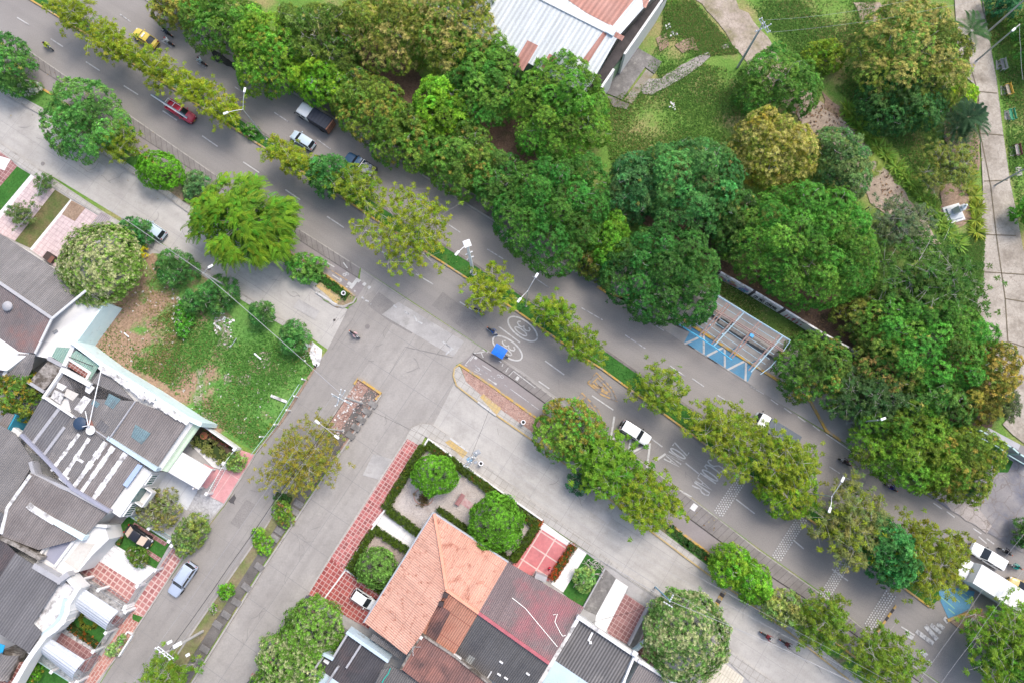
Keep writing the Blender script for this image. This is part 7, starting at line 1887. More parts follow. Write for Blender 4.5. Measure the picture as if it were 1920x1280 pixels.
t = make_car('taxi', 'yellow taxi half under the median trees', 'taxi', 'sedan', yel, 4.3, 1.7); place(t, 271, 70, NB)
mb = MB(); mb.box((-.1, 0, 1.53), (.3, .8, .14), 0, 0, .03); mb.build('roof_sign', plain('sign_white', (.7, .7, .66), .5), t)
t = make_car('parked_car', 'light blue silver hatchback beside the truck with tarpaulin', 'car', 'hatch', silver_b, 4.0, 1.66); place(t, 567, 262, NB)
t = make_car('parked_car', 'pale blue hatchback parked under a bush on the frontage road', 'car', 'hatch', silver_b, 3.9, 1.66); place(t, 287, 430, NB)
t = make_car('parked_car', 'silver lilac wagon parked by the tiled pavement, facing downhill', 'car', 'suv', silver_v, 4.7, 1.8); place(t, 341, 1086, math.radians(237.5))
mb = MB()
for s in (-.62, .62): mb.tube([(-1.7, s, 1.82), (.2, s, 1.82)], .025, 5)
mb.build('roof_rail', grey_p, t)
t = make_car('parked_car', 'white hatchback in the red driveway, nose under the orange eave', 'car', 'hatch', whitep, 3.7, 1.62); place(t, 682, 1124, SB)
t = make_car('car', 'white estate car beside the white box truck at the right edge', 'car', 'suv', whitep, 4.7, 1.8); place(t, 1852, 1042, NB)
t = make_car('taxi', 'tan yellow taxi cut by the right edge', 'taxi', 'sedan', paint('tan_taxi', (.52, .37, .12)), 4.3, 1.7); place(t, 1922, 1103, NB + .1)
t = make_car('parked_car', 'black car with beige sunshades parked on the front lawn', 'car', 'sedan', blackp, 4.1, 1.66); place(t, 258, 1005, SB)
sh = plain('beige_sunshade', (.58, .46, .36), .8)
for x, z, sl in ((1.0, 1.13, -.75), (-1.22, 1.14, .75)):
    mb = MB(); mb.box((0, 0, 0), (.95, 1.2, .03), 0); o = mb.build('sunshade', sh, t); o.location = (x, 0, z + .1); o.rotation_euler = (0, -sl * .75, 0)
t = make_car('off_roader', 'white off-roader with black sides and spare wheel on the avenue', 'car', 'suv', whitep, 4.55, 1.8); place(t, 1192, 811, SB)
mb = MB(); mb.lathe([(.2, -.1), (.36, -.1), (.38, 0), (.36, .1), (.1, .12)], 16, (-2.38, 0, .95), 'x'); mb.build('spare_wheel', tyre_m, t, True)
mb = MB()
for s in (-1, 1): mb.box((-.1, s * .905, .62), (4.1, .05, .35), 0, 0, .02)
mb.build('side_cladding', black_p, t)

def bed(t, h, w_, m, inner=None):
    for (c, d) in (((-h * .58, w_ * .93, .9), (h * .84, .1, .42)), ((-h * .58, -w_ * .93, .9), (h * .84, .1, .42)), ((-h + .05, 0, .9), (.1, w_ * 1.8, .42))):
        mb = MB(); mb.box(c, d, 0, 0, .03); mb.build('bed_wall', m, t)
    mb = MB(); mb.box((-h * .58, 0, .80), (h * .8, w_ * 1.75, .06)); mb.build('bed_floor', inner or black_p, t)
t = make_car('pickup', 'crimson pickup carrying long pipes on a white rack', 'pickup', 'pickup', redp, 4.7, 1.74); place(t, 338, 209, SB); bed(t, 2.35, .87, redp, redp)
mb = MB()
for s in (-.55, .55): mb.tube([(-2.2, s, 1.1), (-2.2, s, 1.75), (.4, s, 1.75)], .04, 6)
for x in (-2.2, -.9, .4): mb.tube([(x, -.6, 1.75), (x, .6, 1.75)], .04, 6)
mb.build('rack', white_p, t)
lad = tag(empty('pipe_bundle', t.location, t.rotation_euler[2]), 'bundle of long grey and white pipes lying over the crimson pickup', 'pipes')
for k, (y, m) in enumerate(((-.45, white_p), (-.35, galv), (-.25, plain('blue_grey_pipe', (.10, .17, .22), .5)))):
    mb = MB(); mb.tube([(-4.6, y, 1.86), (2.2, y - .1, 1.86)], .06, 8); mb.build('pipe', m, lad)
lad.scale = t.scale
t = make_car('pickup', 'navy pickup with white bar and grey open bed half under leaves', 'pickup', 'pickup', navy, 5.1, 1.82); place(t, 675, 308, NB); bed(t, 2.55, .91, blackp, grey_p)
mb = MB(); mb.tube([(-.5, -.85, 1.0), (-.45, -.75, 1.7), (-.45, .75, 1.7), (-.5, .85, 1.0)], .05, 6); mb.tube([(-1.0, -.8, 1.0), (-.5, 0, 1.65)], .04, 6); mb.build('roll_bar', white_p, t)
mb = MB()
for k in range(9): mb.box((R_.uniform(-2.2, -.8), R_.uniform(-.6, .6), .95), (R_.uniform(.2, .6), R_.uniform(.2, .4), .25), R_.uniform(0, 3), 0, .02)
mb.build('cargo', grey_p, t)

def truck(name, label, L, cabm, boxm, z1, cabL=1.7, W=2.1, kind='box'):
    t = tag(empty(name), label, 'truck')
    h = L / 2
    loft([(h - cabL, W * .46, 1.5), (h - cabL + .1, W * .48, 2.05), (h - .9, W * .48, 2.1), (h - .45, W * .47, 1.95), (h - .12, W * .45, 1.25), (h, W * .42, 1.0)], .45).build('cab', cabm, t, True)
    mb = MB(); mb.quad((h - .47, -W * .4, 1.94), (h - .09, -W * .4, 1.3), (h - .09, W * .4, 1.3), (h - .47, W * .4, 1.94)); mb.v = [(x + .03, y, z + .03) for x, y, z in mb.v]; mb.build('windscreen', glass_d, t)
    for s in (-1, 1):
        for x in ((h - .75,) if cabL < 2 else (h - .75, h - 1.65)):
            mb = MB(); mb.box((x, s * W * .482, 1.55), (.62, .03, .5), 0, 0, .01); mb.build('side_window', glass_d, t)
        mb = MB(); mb.box((h - .35, s * (W * .5 + .14), 1.7), (.1, .2, .3), 0, 0, .03); mb.build('mirror', black_p, t)
        mb = MB(); mb.box((h - .02, s * W * .34, .8), (.1, .3, .16), 0, 0, .03); mb.build('headlight', lamp_w, t)
    mb = MB(); mb.box((-.1, 0, .6), (L - .4, .9, .2)); mb.build('chassis', black_p, t)
    bx1 = h - cabL - .08; c = (-h + bx1) / 2; bl = bx1 + h
    mb = MB(); mb.box((c, 0, (.78 + z1) / 2), (bl, W, z1 - .78), 0, 0, .05); mb.build('cargo_box', boxm, t)
    mb = MB()
    n = int(bl / .55)
    for k in range(n + 1): mb.box((-h + .04 + (bl - .08) * k / n, 0, z1 + .012), (.045, W * .98, .04))
    mb.build('roof_rib', boxm, t)
    wheels(t, (-h * .55, h - .85), W * .42, .42)
    return t
tarp = plain('dark_tarpaulin', (.016, .022, .038), .55, .4); woodm = mottle('tail_wood', (.27, .14, .09), (.34, .19, .125), 2.0, fine=.2, obj=True)
t = truck('truck', 'white double cab truck with dark tarpaulin and wooden tailgate', 6.0, whitep, tarp, 2.35, 2.5, 2.0); place(t, 589, 219, NB, 1.3)
mb = MB(); mb.box((-3.04, 0, 1.5), (.08, 1.9, 1.5)); mb.build('tailgate', woodm, t)
mb = MB()
for y in (-.9, -.3, .3, .9): mb.box((-3.1, y, 1.5), (.06, .09, 1.55))
for z in (.8, 1.5, 2.2): mb.box((-3.105, 0, z), (.055, 1.9, .08))
mb.build('tailgate_frame', plain('rust_frame', (.22, .10, .07), .7), t)
t = truck('truck', 'white box truck standing beside the blue paint at the right edge', 9.2, whitep, mottle('box_white', (.70, .71, .71), (.74, .75, .75), .6, fine=.05, obj=True, rough=.5), 3.3, 1.9, 2.8); place(t, 1856, 1093, NB, 2.0)
mb = MB(); mb.box((0, 0, 0), (5.8, .06, .18)); o = mb.build('side_skirt', galv, t); o.location = (-.9, 1.44, .8)
t = truck('truck', 'white cab truck with dark load hidden under the median trees', 6.6, whitep, plain('dark_load', (.09, .11, .13), .6), 1.7, 1.8, 2.1); place(t, 1456, 806, NB, 1.2)

# cargo tricycle with blue canopy
t = tag(empty('cargo_tricycle'), 'cargo tricycle under a bright blue tarpaulin roof by the gutter', 'tricycle')
mb = MB(); n = 6; prev = None
for k in range(n + 1):
    y = -1.0 + 2.0 * k / n; z = 1.72 + .10 * math.cos((y) * 1.4)
    if prev is not None: mb.slab([(-1.35, prev[0], prev[1]), (1.0, prev[0], prev[1]), (1.0, y, z), (-1.35, y, z)], .04)
    prev = (y, z)
mb.build('canopy', mottle('blue_tarpaulin', (.008, .125, .56), (.012, .16, .64), 1.6, rough=.5, fine=.1, obj=True), t, True)
mb = MB(); mb.box((-.15, -.02, 1.80), (.05, 1.9, .06)); mb.build('canopy_ridge', MATS['blue_tarpaulin'], t)
for x in (-1.25, .9):
    for s in (-.9, .9):
        mb = MB(); mb.tube([(x, s, .6), (x, s, 1.72)], .025, 6); mb.build('post', galv, t)
mb = MB(); mb.box((-.2, 0, .62), (2.1, 1.6, .1)); mb.build('platform', woodm, t)
mb = MB(); mb.tube([(.8, 0, .6), (1.3, 0, .95)], .03, 6); mb.tube([(1.3, -.3, 1.1), (1.3, .3, 1.1)], .025, 6); mb.tube([(1.3, 0, .32), (1.3, 0, 1.1)], .03, 6); mb.build('handlebar', black_p, t)
for (x, y) in ((1.35, 0), (-.5, .75), (-.5, -.75)):
    mb = MB(); mb.lathe([(.27, -.03), (.33, -.03), (.33, .03), (.27, .03)], 18, (x, y, .33), 'y'); mb.build('wheel', tyre_m, t)
place(t, 938, 659, SB + .03, 1.3); t.scale = (.68, .68, .72)

# ------------------------------------------------------------------ people and motorcycles
skin_m = plain('skin', (.30, .17, .11), .6); hair_m = plain('dark_hair', (.015, .012, .01), .7); jeans = plain('dark_jeans', (.03, .04, .07), .9); shoe = plain('shoe', (.03, .03, .03), .7)
def body_mesh(J, E):
    """one continuous skinned figure: joints {name: (pos, radius, region)}, edges -> mesh and regions"""
    names = list(J); idx = {n: i for i, n in enumerate(names)}
    me = bpy.data.meshes.new('body'); me.from_pydata([J[n][0] for n in names], [(idx[a], idx[b]) for a, b in E], [])
    o = bpy.data.objects.new('tmp', me); COL.objects.link(o)
    sk = o.modifiers.new('s', 'SKIN'); sk.use_smooth_shade = True
    for i, n in enumerate(names):
        r = J[n][1]; me.skin_vertices[0].data[i].radius = r if isinstance(r, tuple) else (r, r)
        me.skin_vertices[0].data[i].use_root = (n == 'pelvis')
    ss = o.modifiers.new('u', 'SUBSURF'); ss.levels = 1; ss.render_levels = 1
    dg = bpy.context.evaluated_depsgraph_get()
    out = bpy.data.meshes.new_from_object(o.evaluated_get(dg))
    bpy.data.objects.remove(o)
    pts, reg = [], []
    for a, b in E:
        for k in range(5):
            pts.append(np.array(J[a][0]) * (1 - k / 4) + np.array(J[b][0]) * k / 4); reg.append(J[a][2] if k < 2 else J[b][2])
    pts = np.array(pts); reg = np.array(reg)
    c = np.array([p.center for p in out.polygons])
    d = ((c[:, None] - pts[None]) ** 2).sum(2)
    out.polygons.foreach_set('material_index', reg[d.argmin(1)].astype(np.int32))
    out.polygons.foreach_set('use_smooth', [True] * len(out.polygons))
    return out
def figure(riding):
    J, E = {}, []
    if riding:
        J.update(pelvis=((0, 0, .86), (.16, .13), 1), waist=((.06, 0, 1.04), (.15, .11), 0), chest=((.16, 0, 1.26), (.19, .13), 0), neck=((.24, 0, 1.42), .06, 2), head=((.29, 0, 1.55), (.095, .105), 2), crown=((.29, 0, 1.65), (.07, .08), 2), nose=((.40, 0, 1.55), .02, 2))
        L = dict(shoulder=((.18, .21, 1.35), .07, 0), elbow=((.34, .33, 1.14), .05, 0), wrist=((.56, .33, 1.08), .032, 2), palm=((.63, .32, 1.08), (.035, .015), 2), hip=((.04, .12, .84), .10, 1), knee=((.40, .22, .72), .07, 1), ankle=((.18, .22, .36), .045, 1), toe=((.36, .23, .32), .04, 3))
        fdir, fb = (.07, 0, -.02), (.01, 0, -.05)
    else:
        J.update(pelvis=((0, 0, .93), (.16, .12), 1), waist=((0, 0, 1.1), (.14, .11), 0), chest=((.01, 0, 1.32), (.18, .12), 0), neck=((.01, 0, 1.48), .055, 2), head=((.03, 0, 1.60), (.09, .10), 2), crown=((.02, 0, 1.70), (.07, .08), 2), nose=((.14, 0, 1.60), .02, 2))
        L = dict(shoulder=((0, .2, 1.40), .065, 0), elbow=((-.02, .26, 1.12), .048, 0), wrist=((.14, .27, .95), .032, 2), palm=((.20, .27, .91), (.03, .02), 2), hip=((0, .10, .9), .10, 1), knee=((.05, .11, .5), .07, 1), ankle=((-.02, .12, .09), .045, 1), toe=((.14, .14, .05), .04, 3))
        fdir, fb = (.04, 0, -.05), (.0, 0, -.04)
    E += [('pelvis', 'waist'), ('waist', 'chest'), ('chest', 'neck'), ('neck', 'head'), ('head', 'crown'), ('head', 'nose')]
    for s, tg in ((1, 'l'), (-1, 'r')):
        for n, (p, r, g_) in L.items(): J[n + tg] = ((p[0], p[1] * s, p[2]), r, g_)
        E += [('chest', 'shoulder' + tg), ('shoulder' + tg, 'elbow' + tg), ('elbow' + tg, 'wrist' + tg), ('wrist' + tg, 'palm' + tg), ('pelvis', 'hip' + tg), ('hip' + tg, 'knee' + tg), ('knee' + tg, 'ankle' + tg), ('ankle' + tg, 'toe' + tg)]
        pp = J['palm' + tg][0]
        for f in range(5):
            off = (-.03 + .0 * f, (f - 1.5) * .022 * s, 0) if f < 4 else (-.05, -.045 * s, .0)
            a = (pp[0] + fdir[0] * (1 if f < 4 else .3) + off[0] * .3, pp[1] + off[1], pp[2] + fdir[2]); b = (a[0] + fb[0], a[1], a[2] + fb[2] * (1.0 - .1 * abs(f - 1)))
            J['k%d%s' % (f, tg)] = (a, .010, 2); J['t%d%s' % (f, tg)] = (b, .008, 2)
            E += [('palm' + tg, 'k%d%s' % (f, tg)), ('k%d%s' % (f, tg), 't%d%s' % (f, tg))]
    return body_mesh(J, E)
RIDER, STAND = figure(True), figure(False)
def person(label, mesh, shirt, pants, px, py, ang, z0=.03, helmet=None, hair=True, zr=.9, group=None, loc=None):
    me = mesh.copy(); me.materials.clear()
    for m in (shirt, pants, skin_m, shoe): me.materials.append(m)
    o = bpy.data.objects.new('person', me); COL.objects.link(o)
    q = P(px, py, zr) if loc is None else Vector(loc)
    o.location = (q.x, q.y, z0); o.rotation_euler = (0, 0, ang); o.scale = (VS, VS, VS)
    tag(o, label, 'person', group)
    hx, hz = (.28, 1.60) if mesh is RIDER else (.02, 1.645)
    mb = MB(); r = .155 if helmet else .108
    mb.lathe([(r * .96, -.06), (r, 0), (r * .9, r * .45), (r * .62, r * .8), (r * .25, r * .98), (.01, r)], 14, (hx - .015, 0, hz))
    mb.build('helmet' if helmet else 'hair', helmet or hair_m, o, True)
    for s in (-1, 1):
        mb = MB(); mb.box((hx + .105, s * .035, hz - .04), (.012, .03, .014)); mb.build('eye', black_p, o)
    return o
def make_bike():
    t = empty('motorcycle')
    for k, x in enumerate((-.62, .66)):
        mb = MB(); mb.lathe([(.20, -.05), (.29, -.055), (.31, 0), (.29, .055), (.20, .05)], 18, (x, 0, .31), 'y'); w_ = mb.build('wheel', tyre_m, t, True)
        mb = MB(); mb.lathe([(.02, -.03), (.2, -.035), (.2, .035), (.02, .03)], 12, (x, 0, .31), 'y'); mb.build('rim', rim_m, w_)
    mb = MB(); mb.tube([(-.62, .09, .31), (-.1, .1, .42), (.2, .09, .5)], .035, 6); mb.tube([(-.62, -.09, .31), (-.1, -.1, .42), (.2, -.09, .5)], .035, 6); mb.box((.02, 0, .42), (.5, .28, .34), 0, 0, .05); mb.build('frame', black_p, t)
    mb = MB(); mb.tube([(.02, 0, .74), (.2, 0, .82), (.40, 0, .80), (.5, 0, .74)], [.08, .15, .15, .06], 10); mb.build('tank', black_p, t, True)
    mb = MB(); mb.tube([(-.75, 0, .80), (-.55, 0, .79), (-.1, 0, .76), (.05, 0, .76)], [.06, .11, .13, .09], 8); mb.build('seat', seatm, t, True)
    mb = MB(); mb.tube([(.66, .08, .31), (.5, .08, .95)], .028, 6); mb.tube([(.66, -.08, .31), (.5, -.08, .95)], .028, 6); mb.build('fork', galv, t)
    mb = MB(); mb.tube([(.60, -.38, 1.04), (.52, -.2, 1.03), (.50, 0, .98), (.52, .2, 1.03), (.60, .38, 1.04)], .02, 6); mb.build('handlebar', galv, t)
    for s in (-1, 1):
        mb = MB(); mb.tube([(.54, s * .26, 1.04), (.56, s * .34, 1.2)], .01, 4); mb.box((.56, s * .36, 1.22), (.03, .12, .07)); mb.build('mirror', black_p, t)
    mb = MB(); mb.lathe([(.04, -.06), (.09, 0), (.08, .05)], 12, (.66, 0, .86), 'x'); mb.build('headlight', lamp_w, t)
    mb = MB(); mb.box((-.86, 0, .74), (.1, .16, .09), 0, 0, .02); mb.build('tail_light', plain('orange_tail', (.55, .12, .03), .3), t)
    mb = MB(); mb.tube([(.1, -.14, .3), (-.3, -.17, .3), (-.85, -.18, .42)], [.03, .04, .055], 8); mb.build('exhaust', galv, t, True)
    mb = MB(); mb.box((.70, 0, .64), (.42, .13, .03), 0, 0, .01); mb.build('mudguard', black_p, t)
    return t
proto = make_bike(); used = [False]
def cloth(n, c): return plain(n, c, .9, .1)
def moto(px, py, ang, label, rlabel, shirt, helmet, tank, group='motorcycles on the streets'):
    t = copy_tree(proto) if used[0] else proto
    used[0] = True
    tag(t, label, 'motorcycle', group); place(t, px, py, ang, .7)
    for ch in children(t):
        if ch.name.startswith('tank') or ch.name.startswith('mudguard'):
            ch.data = ch.data.copy(); ch.data.materials.clear(); ch.data.materials.append(tank)
    person(rlabel, RIDER, shirt, jeans, 0, 0, ang, .04, helmet, True, group='motorcycle riders', loc=(t.location.x - .10 * math.cos(ang), t.location.y - .10 * math.sin(ang), 0))
hb_, hr_, hw_ = paint('black_helmet', (.015, .015, .012)), paint('red_helmet', (.3, .03, .03)), paint('dark_blue_helmet', (.02, .03, .08))
moto(87, 85, SB, 'dark motorcycle on the near lanes at the top left, ridden in a safety vest', 'rider in a fluorescent yellow safety vest', cloth('hi_vis', (.50, .62, .05)), hb_, plain('dark_tank', (.02, .03, .03)))
moto(313, 61, NB, 'dark motorcycle beside the taxi, farther from the median', 'rider in dark clothes beside the taxi', cloth('slate_shirt', (.06, .075, .10)), hb_, plain('slate_tank', (.05, .05, .06)))
moto(315, 78, NB + .05, 'motorcycle beside the taxi under a rider in white', 'rider in a white shirt beside the taxi', cloth('white_shirt', (.62, .64, .66)), hr_, plain('maroon_tank', (.12, .03, .03)))
moto(377, 115, NB, 'motorcycle near the wet patch of the far lanes', 'rider in a pale blue shirt near the wet patch', cloth('pale_blue_shirt', (.40, .50, .54)), plain('maroon_helmet', (.10, .025, .04)), plain('grey_tank', (.10, .10, .11)))
moto(664, 626, SB - .05, 'motorcycle crossing the open junction', 'rider in white and pink crossing the junction', cloth('pink_white_shirt', (.62, .42, .43)), plain('brown_helmet', (.05, .035, .03)), plain('steel_tank', (.08, .08, .09)))
moto(923, 620, SB - .08, 'motorcycle ahead of the circled 30 sign', 'rider in a blue shirt beside the circled 30 sign', cloth('blue_shirt', (.03, .09, .26)), hb_, plain('blue_tank', (.03, .05, .14)))
moto(898, 583, SB, 'motorcycle half hidden by the compact bright median tree', 'rider half hidden by the compact bright median tree', cloth('sky_shirt', (.30, .38, .44)), hb_, plain('orange_tank', (.45, .15, .03)))
moto(1586, 866, NB, 'motorcycle on the far lanes, left of the two near the lower twin lamp', 'rider in dark and white on the far lanes', cloth('dark_shirt', (.07, .06, .06)), plain('dark_red_helmet', (.09, .03, .03)), plain('black_tank', (.02, .02, .02)))
moto(1673, 914, NB, 'motorcycle ridden by someone in deep blue under the olive-green tree', 'rider in deep blue and red on the far lanes', cloth('deep_blue_shirt', (.04, .04, .22)), hw_, plain('violet_tank', (.06, .02, .06)))
moto(1438, 1192, SB, 'motorcycle on the frontage road with a rider in red', 'rider in a red shirt on the frontage road', cloth('red_shirt', (.26, .05, .06)), hb_, plain('navy_tank', (.03, .06, .16)))
moto(1474, 1206, SB, 'motorcycle on the frontage road half under verge leaves', 'rider half under verge leaves on the frontage road', cloth('maroon_shirt', (.14, .05, .05)), hb_, plain('wine_tank', (.12, .03, .04)))
moto(1888, 1034, NB, 'black motorcycle beside the white estate car at the right edge', 'rider in black beside the white estate car', cloth('black_shirt', (.025, .025, .03)), hb_, plain('jet_tank', (.015, .015, .015)))
moto(1906, 1062, NB + .2, 'motorcycle behind the white estate car with a teal rider', 'rider in a teal shirt behind the white estate car', cloth('teal_shirt', (.04, .36, .30)), hb_, plain('iron_tank', (.05, .05, .05)))
person('person in a bright red top standing on the red slab patio', STAND, cloth('bright_red_top', (.55, .03, .06)), jeans, 1029, 1065, -.6, .1, None)

# ------------------------------------------------------------------ lamps, poles, wires
def ground_xy(px, py, z): q = P(px, py, z); return q
def lamp(label, top, z, heads, m=None, r=.09, group='street lamps along the avenue', name='street_lamp'):
    q = P(top[0], top[1], z); t = tag(empty(name, (q.x, q.y, 0)), label, 'street lamp', group); m = m or galv
    mb = MB(); mb.tube([(0, 0, 0), (0, 0, z * .5), (0, 0, z)], [r, r * .85, r * .6], 10); mb.build('pole', m, t, True)
    mb = MB(); mb.lathe([(r * 2.2, 0), (r * 2.2, .12), (r * 1.2, .2)], 10); mb.build('base', concpole, t)
    for (x, y) in heads:
        e = P(x, y, z + .5) - Vector((q.x, q.y, 0)); d = Vector((e.x, e.y, 0)).normalized()
        mb = MB(); mb.tube([(0, 0, z - .1), (e.x * .5, e.y * .5, z + .3), tuple(e)], .04, 6); a_ = mb.build('arm', m, t)
        mb = MB(); mb.box((e.x + d.x * .25, e.y + d.y * .25, z + .52), (.62, .28, .14), math.atan2(d.y, d.x), 0, .05); mb.build('lamp_head', white_p, a_)
    return t
lamp('twin arm street lamp in the median above the silver hatchback', (455, 205), 8.0, [(458, 173), (427, 211)])
lamp('twin arm street lamp in the median beside the 30 sign', (989, 546), 8.0, [(1004, 520), (976, 560)])
lamp('twin arm street lamp between olive trees over the far lanes', (1560, 930), 8.5, [(1578, 902), (1557, 951)])
mast = lamp('tall white mast with square camera panel in the median', (876, 458), 12.0, [(860, 472)], white_p, .22, None, 'camera_mast')
q = P(876, 458, 12.1) - mast.location
mb = MB(); mb.box((0, 0, 12.2), (.8, .8, .1), .35, 0, .03); mb.build('camera_panel', white_p, mast)
mb = MB()
for z in (6.5, 8.5): mb.box((0, 0, z), (.9, .12, .3), .5)
mb.build('bracket', galv, mast)
lamp('lamp on a pole beside the grey cable at the vacant lot corner', (381, 512), 7.5, [(391, 502)], concpole, .13, 'small street lamps')
lamp('double lamp pole over the red gravel strip', (612, 803), 7.5, [(598, 793), (628, 816)], concpole, .1, 'small street lamps')
lamp('grey lamp pole leaning out from the trees at the lay-by end', (1646, 787), 7, [(1652, 786)], galv, .13, 'small street lamps')
lamp('lamp pole on the park lawn above the top bench', (1912, 46), 8, [(1903, 54)], concpole, .13, 'park poles')
def pole(label, top, z, arms, m=None, r=.15, cat='utility pole', name='utility_pole', group='utility poles', ex=None):
    q = P(top[0], top[1], z); t = tag(empty(name, (q.x, q.y, 0)), label, cat, group); m = m or concpole
    mb = MB(); mb.tube([(0, 0, -.1), (0, 0, z * .5), (0, 0, z)], [r, r * .85, r * .65], 10); mb.build('pole', m, t, True)
    for a, b, dz in arms:
        A = P(a[0], a[1], z + dz) - t.location; B = P(b[0], b[1], z + dz) - t.location
        mb = MB(); mb.tube([A, B], .06, 4); o = mb.build('crossarm', galv, t)
        for u in (.05, .35, .65, .95):
            c = A.lerp(B, u); mb = MB(); mb.lathe([(.05, 0), (.08, .06), (.04, .12), (.07, .18), (.02, .22)], 8, c); mb.build('insulator', white_p, o)
    for (x, y, c, s) in ex or []:
        e = P(x, y, z - .4) - t.location; mb = MB(); mb.box(e, s, .5, 0, .04); mb.build('equipment_box', c, t)
    return t
pole('pale utility pole with crossed arms beside the beige park path', (1431, 45), 9.4, [((1423, 36), (1440, 63), -.2), ((1427, 34), (1444, 61), .0), ((1416, 60), (1446, 46), -.4)], concpole, .16)
pole('utility pole with double crossarms over the red gravel strip at the junction', (648, 745), 8.5, [((621, 737), (660, 759), 0), ((623, 741), (662, 756), -.3), ((648, 730), (628, 762), -.6), ((640, 728), (632, 760), -.9)], concpole, .16)
pole('utility pole with transformer at the pavement behind the garden hedge', (882, 858), 8.0, [((894, 847), (869, 874), 0), ((898, 848), (876, 876), -.4)], concpole, .15, ex=[(894, 848, grey_p, (.8, .5, .5)), (880, 861, plain('blue_transformer', (.16, .30, .42), .5), (.5, .5, .7)), (892, 866, grey_p, (.4, .3, .3))])
pole('leaning-looking utility pole with double crossarm over the channel at the lower left', (308, 1224), 9.0, [((291, 1213), (320, 1236), 0), ((296, 1211), (326, 1234), -.2)], concpole, .17, ex=[(318, 1203, white_p, (.5, .3, .3)), (352, 1227, white_p, (.4, .3, .2)), (333, 1208, white_p, (.9, .4, .3))])
pole('blue-armed service pole at the pavement beside the blossom tree', (1256, 1125), 7.5, [((1244, 1127), (1260, 1137), -.2), ((1255, 1127), (1262, 1114), -.2)], plain('blue_pole', (.20, .38, .50), .5), .1)
pole('dark slanted-looking post on the cracked path by the orange tree', (1892, 651), 6.0, [], dark, .12, 'post', 'post', 'park poles')
pole('dark thin post on the grey-green tree edge', (1630, 388), 5.0, [], dark, .08, 'post', 'post', 'park poles')
pole('pale park pole at the top right corner', (1925, -4), 7.0, [], concpole, .14, 'post', 'post', 'park poles')
pole('pale park pole at the right edge below the benches', (1930, 312), 6.0, [], concpole, .12, 'post', 'post', 'park poles')
wire_m = plain('wire_grey', (.34, .34, .35), .6)
def wire(label, pts, sag=.5, r=.03, m=None, group='overhead cables'):
    q = [P(x, y, z) for x, y, z in pts]; out = []
    for a, b in zip(q[:-1], q[1:]):
        for k in range(12):
            t = k / 12; out.append(a.lerp(b, t) - Vector((0, 0, sag * 4 * t * (1 - t))))
    out.append(q[-1]); mb = MB(); mb.tube(out, r, 5)
    return tag(mb.build('cable', m or wire_m), label, 'cable', group)
wire('thick grey cable along the vacant lot edge to the junction pole', [(200, 388, 6.5), (381, 512, 7.3), (500, 615, 7), (648, 746, 8.3)], .35, .034)
wire('overhead wire down the cross street, nearer the houses', [(626, 738, 8.5), (480, 945, 7.6), (292, 1214, 9), (180, 1380, 8)], .3, .012)
wire('overhead wire down the cross street above the channel side', [(655, 756, 8.5), (505, 955, 7.6), (318, 1236, 9), (215, 1390, 8)], .3, .012)
wire('bundled low cables down the channel strip', [(645, 752, 7.5), (520, 930, 6.8), (430, 1060, 6.6), (312, 1226, 8.2)], .3, .03, black_p)
wire('thin dark service line from junction pole to the garden corner', [(648, 747, 8.0), (760, 800, 7), (882, 858, 7.6)], .3, .015, black_p)
wire('dark service line crossing the frontage road to the transformer pole', [(882, 858, 7.6), (905, 800, 6.5), (918, 765, 6)], .1, .015, black_p)
wire('white wire along the lower frontage road, farthest from the houses', [(896, 848, 8), (1053, 940, 7.5), (1420, 1142, 7.8), (1672, 1279, 8)], .3, .012)
wire('white wire along the lower frontage road, middle of three', [(890, 858, 8), (1013, 940, 7.5), (1420, 1163, 7.8), (1640, 1282, 8)], .3, .012)
wire('white wire along the lower frontage road, nearest the houses', [(870, 874, 8), (1074, 1006, 7.5), (1420, 1200, 7.8), (1617, 1284, 8)], .3, .012)
wire('thick pale cable from the blue-armed pole across the blossom tree', [(1060, 1012, 6.6), (1256, 1126, 7.4), (1460, 1212, 7), (1620, 1290, 7)], .5, .03)
wire('overhead wire crossing the lower right corner, upper one', [(1960, 955, 8.5), (1880, 1050, 8.5), (1800, 1170, 8.5), (1715, 1290, 8.5)], .1, .012)
wire('overhead wire crossing the lower right corner, lower one', [(1960, 1015, 8.5), (1880, 1122, 8.5), (1825, 1200, 8.5), (1758, 1290, 8.5)], .1, .012)
wire('wire from the crossed-arm pole over the top lawn, upper one', [(1434, 38, 9.3), (1580, 24, 8.6), (1715, -2, 9)], .2, .012)
wire('wire from the crossed-arm pole over the top lawn, lower one', [(1444, 61, 9.3), (1640, 38, 8.6), (1760, 15, 9), (1850, -4, 9)], .2, .012)
wire('wire hanging down past the park benches', [(1912, 46, 7.8), (1914, 90, 7.4), (1918, 150, 7)], .1, .02)
wire('service line over the grey-roofed house beside pink yard', [(80, 328, 6), (60, 395, 5.4), (20, 440, 5)], .1, .015, galv)
wire('dark service line to the ribbed roof house', [(1250, 1128, 7), (1180, 1148, 6), (1110, 1166, 4.4)], .2, .015, black_p)

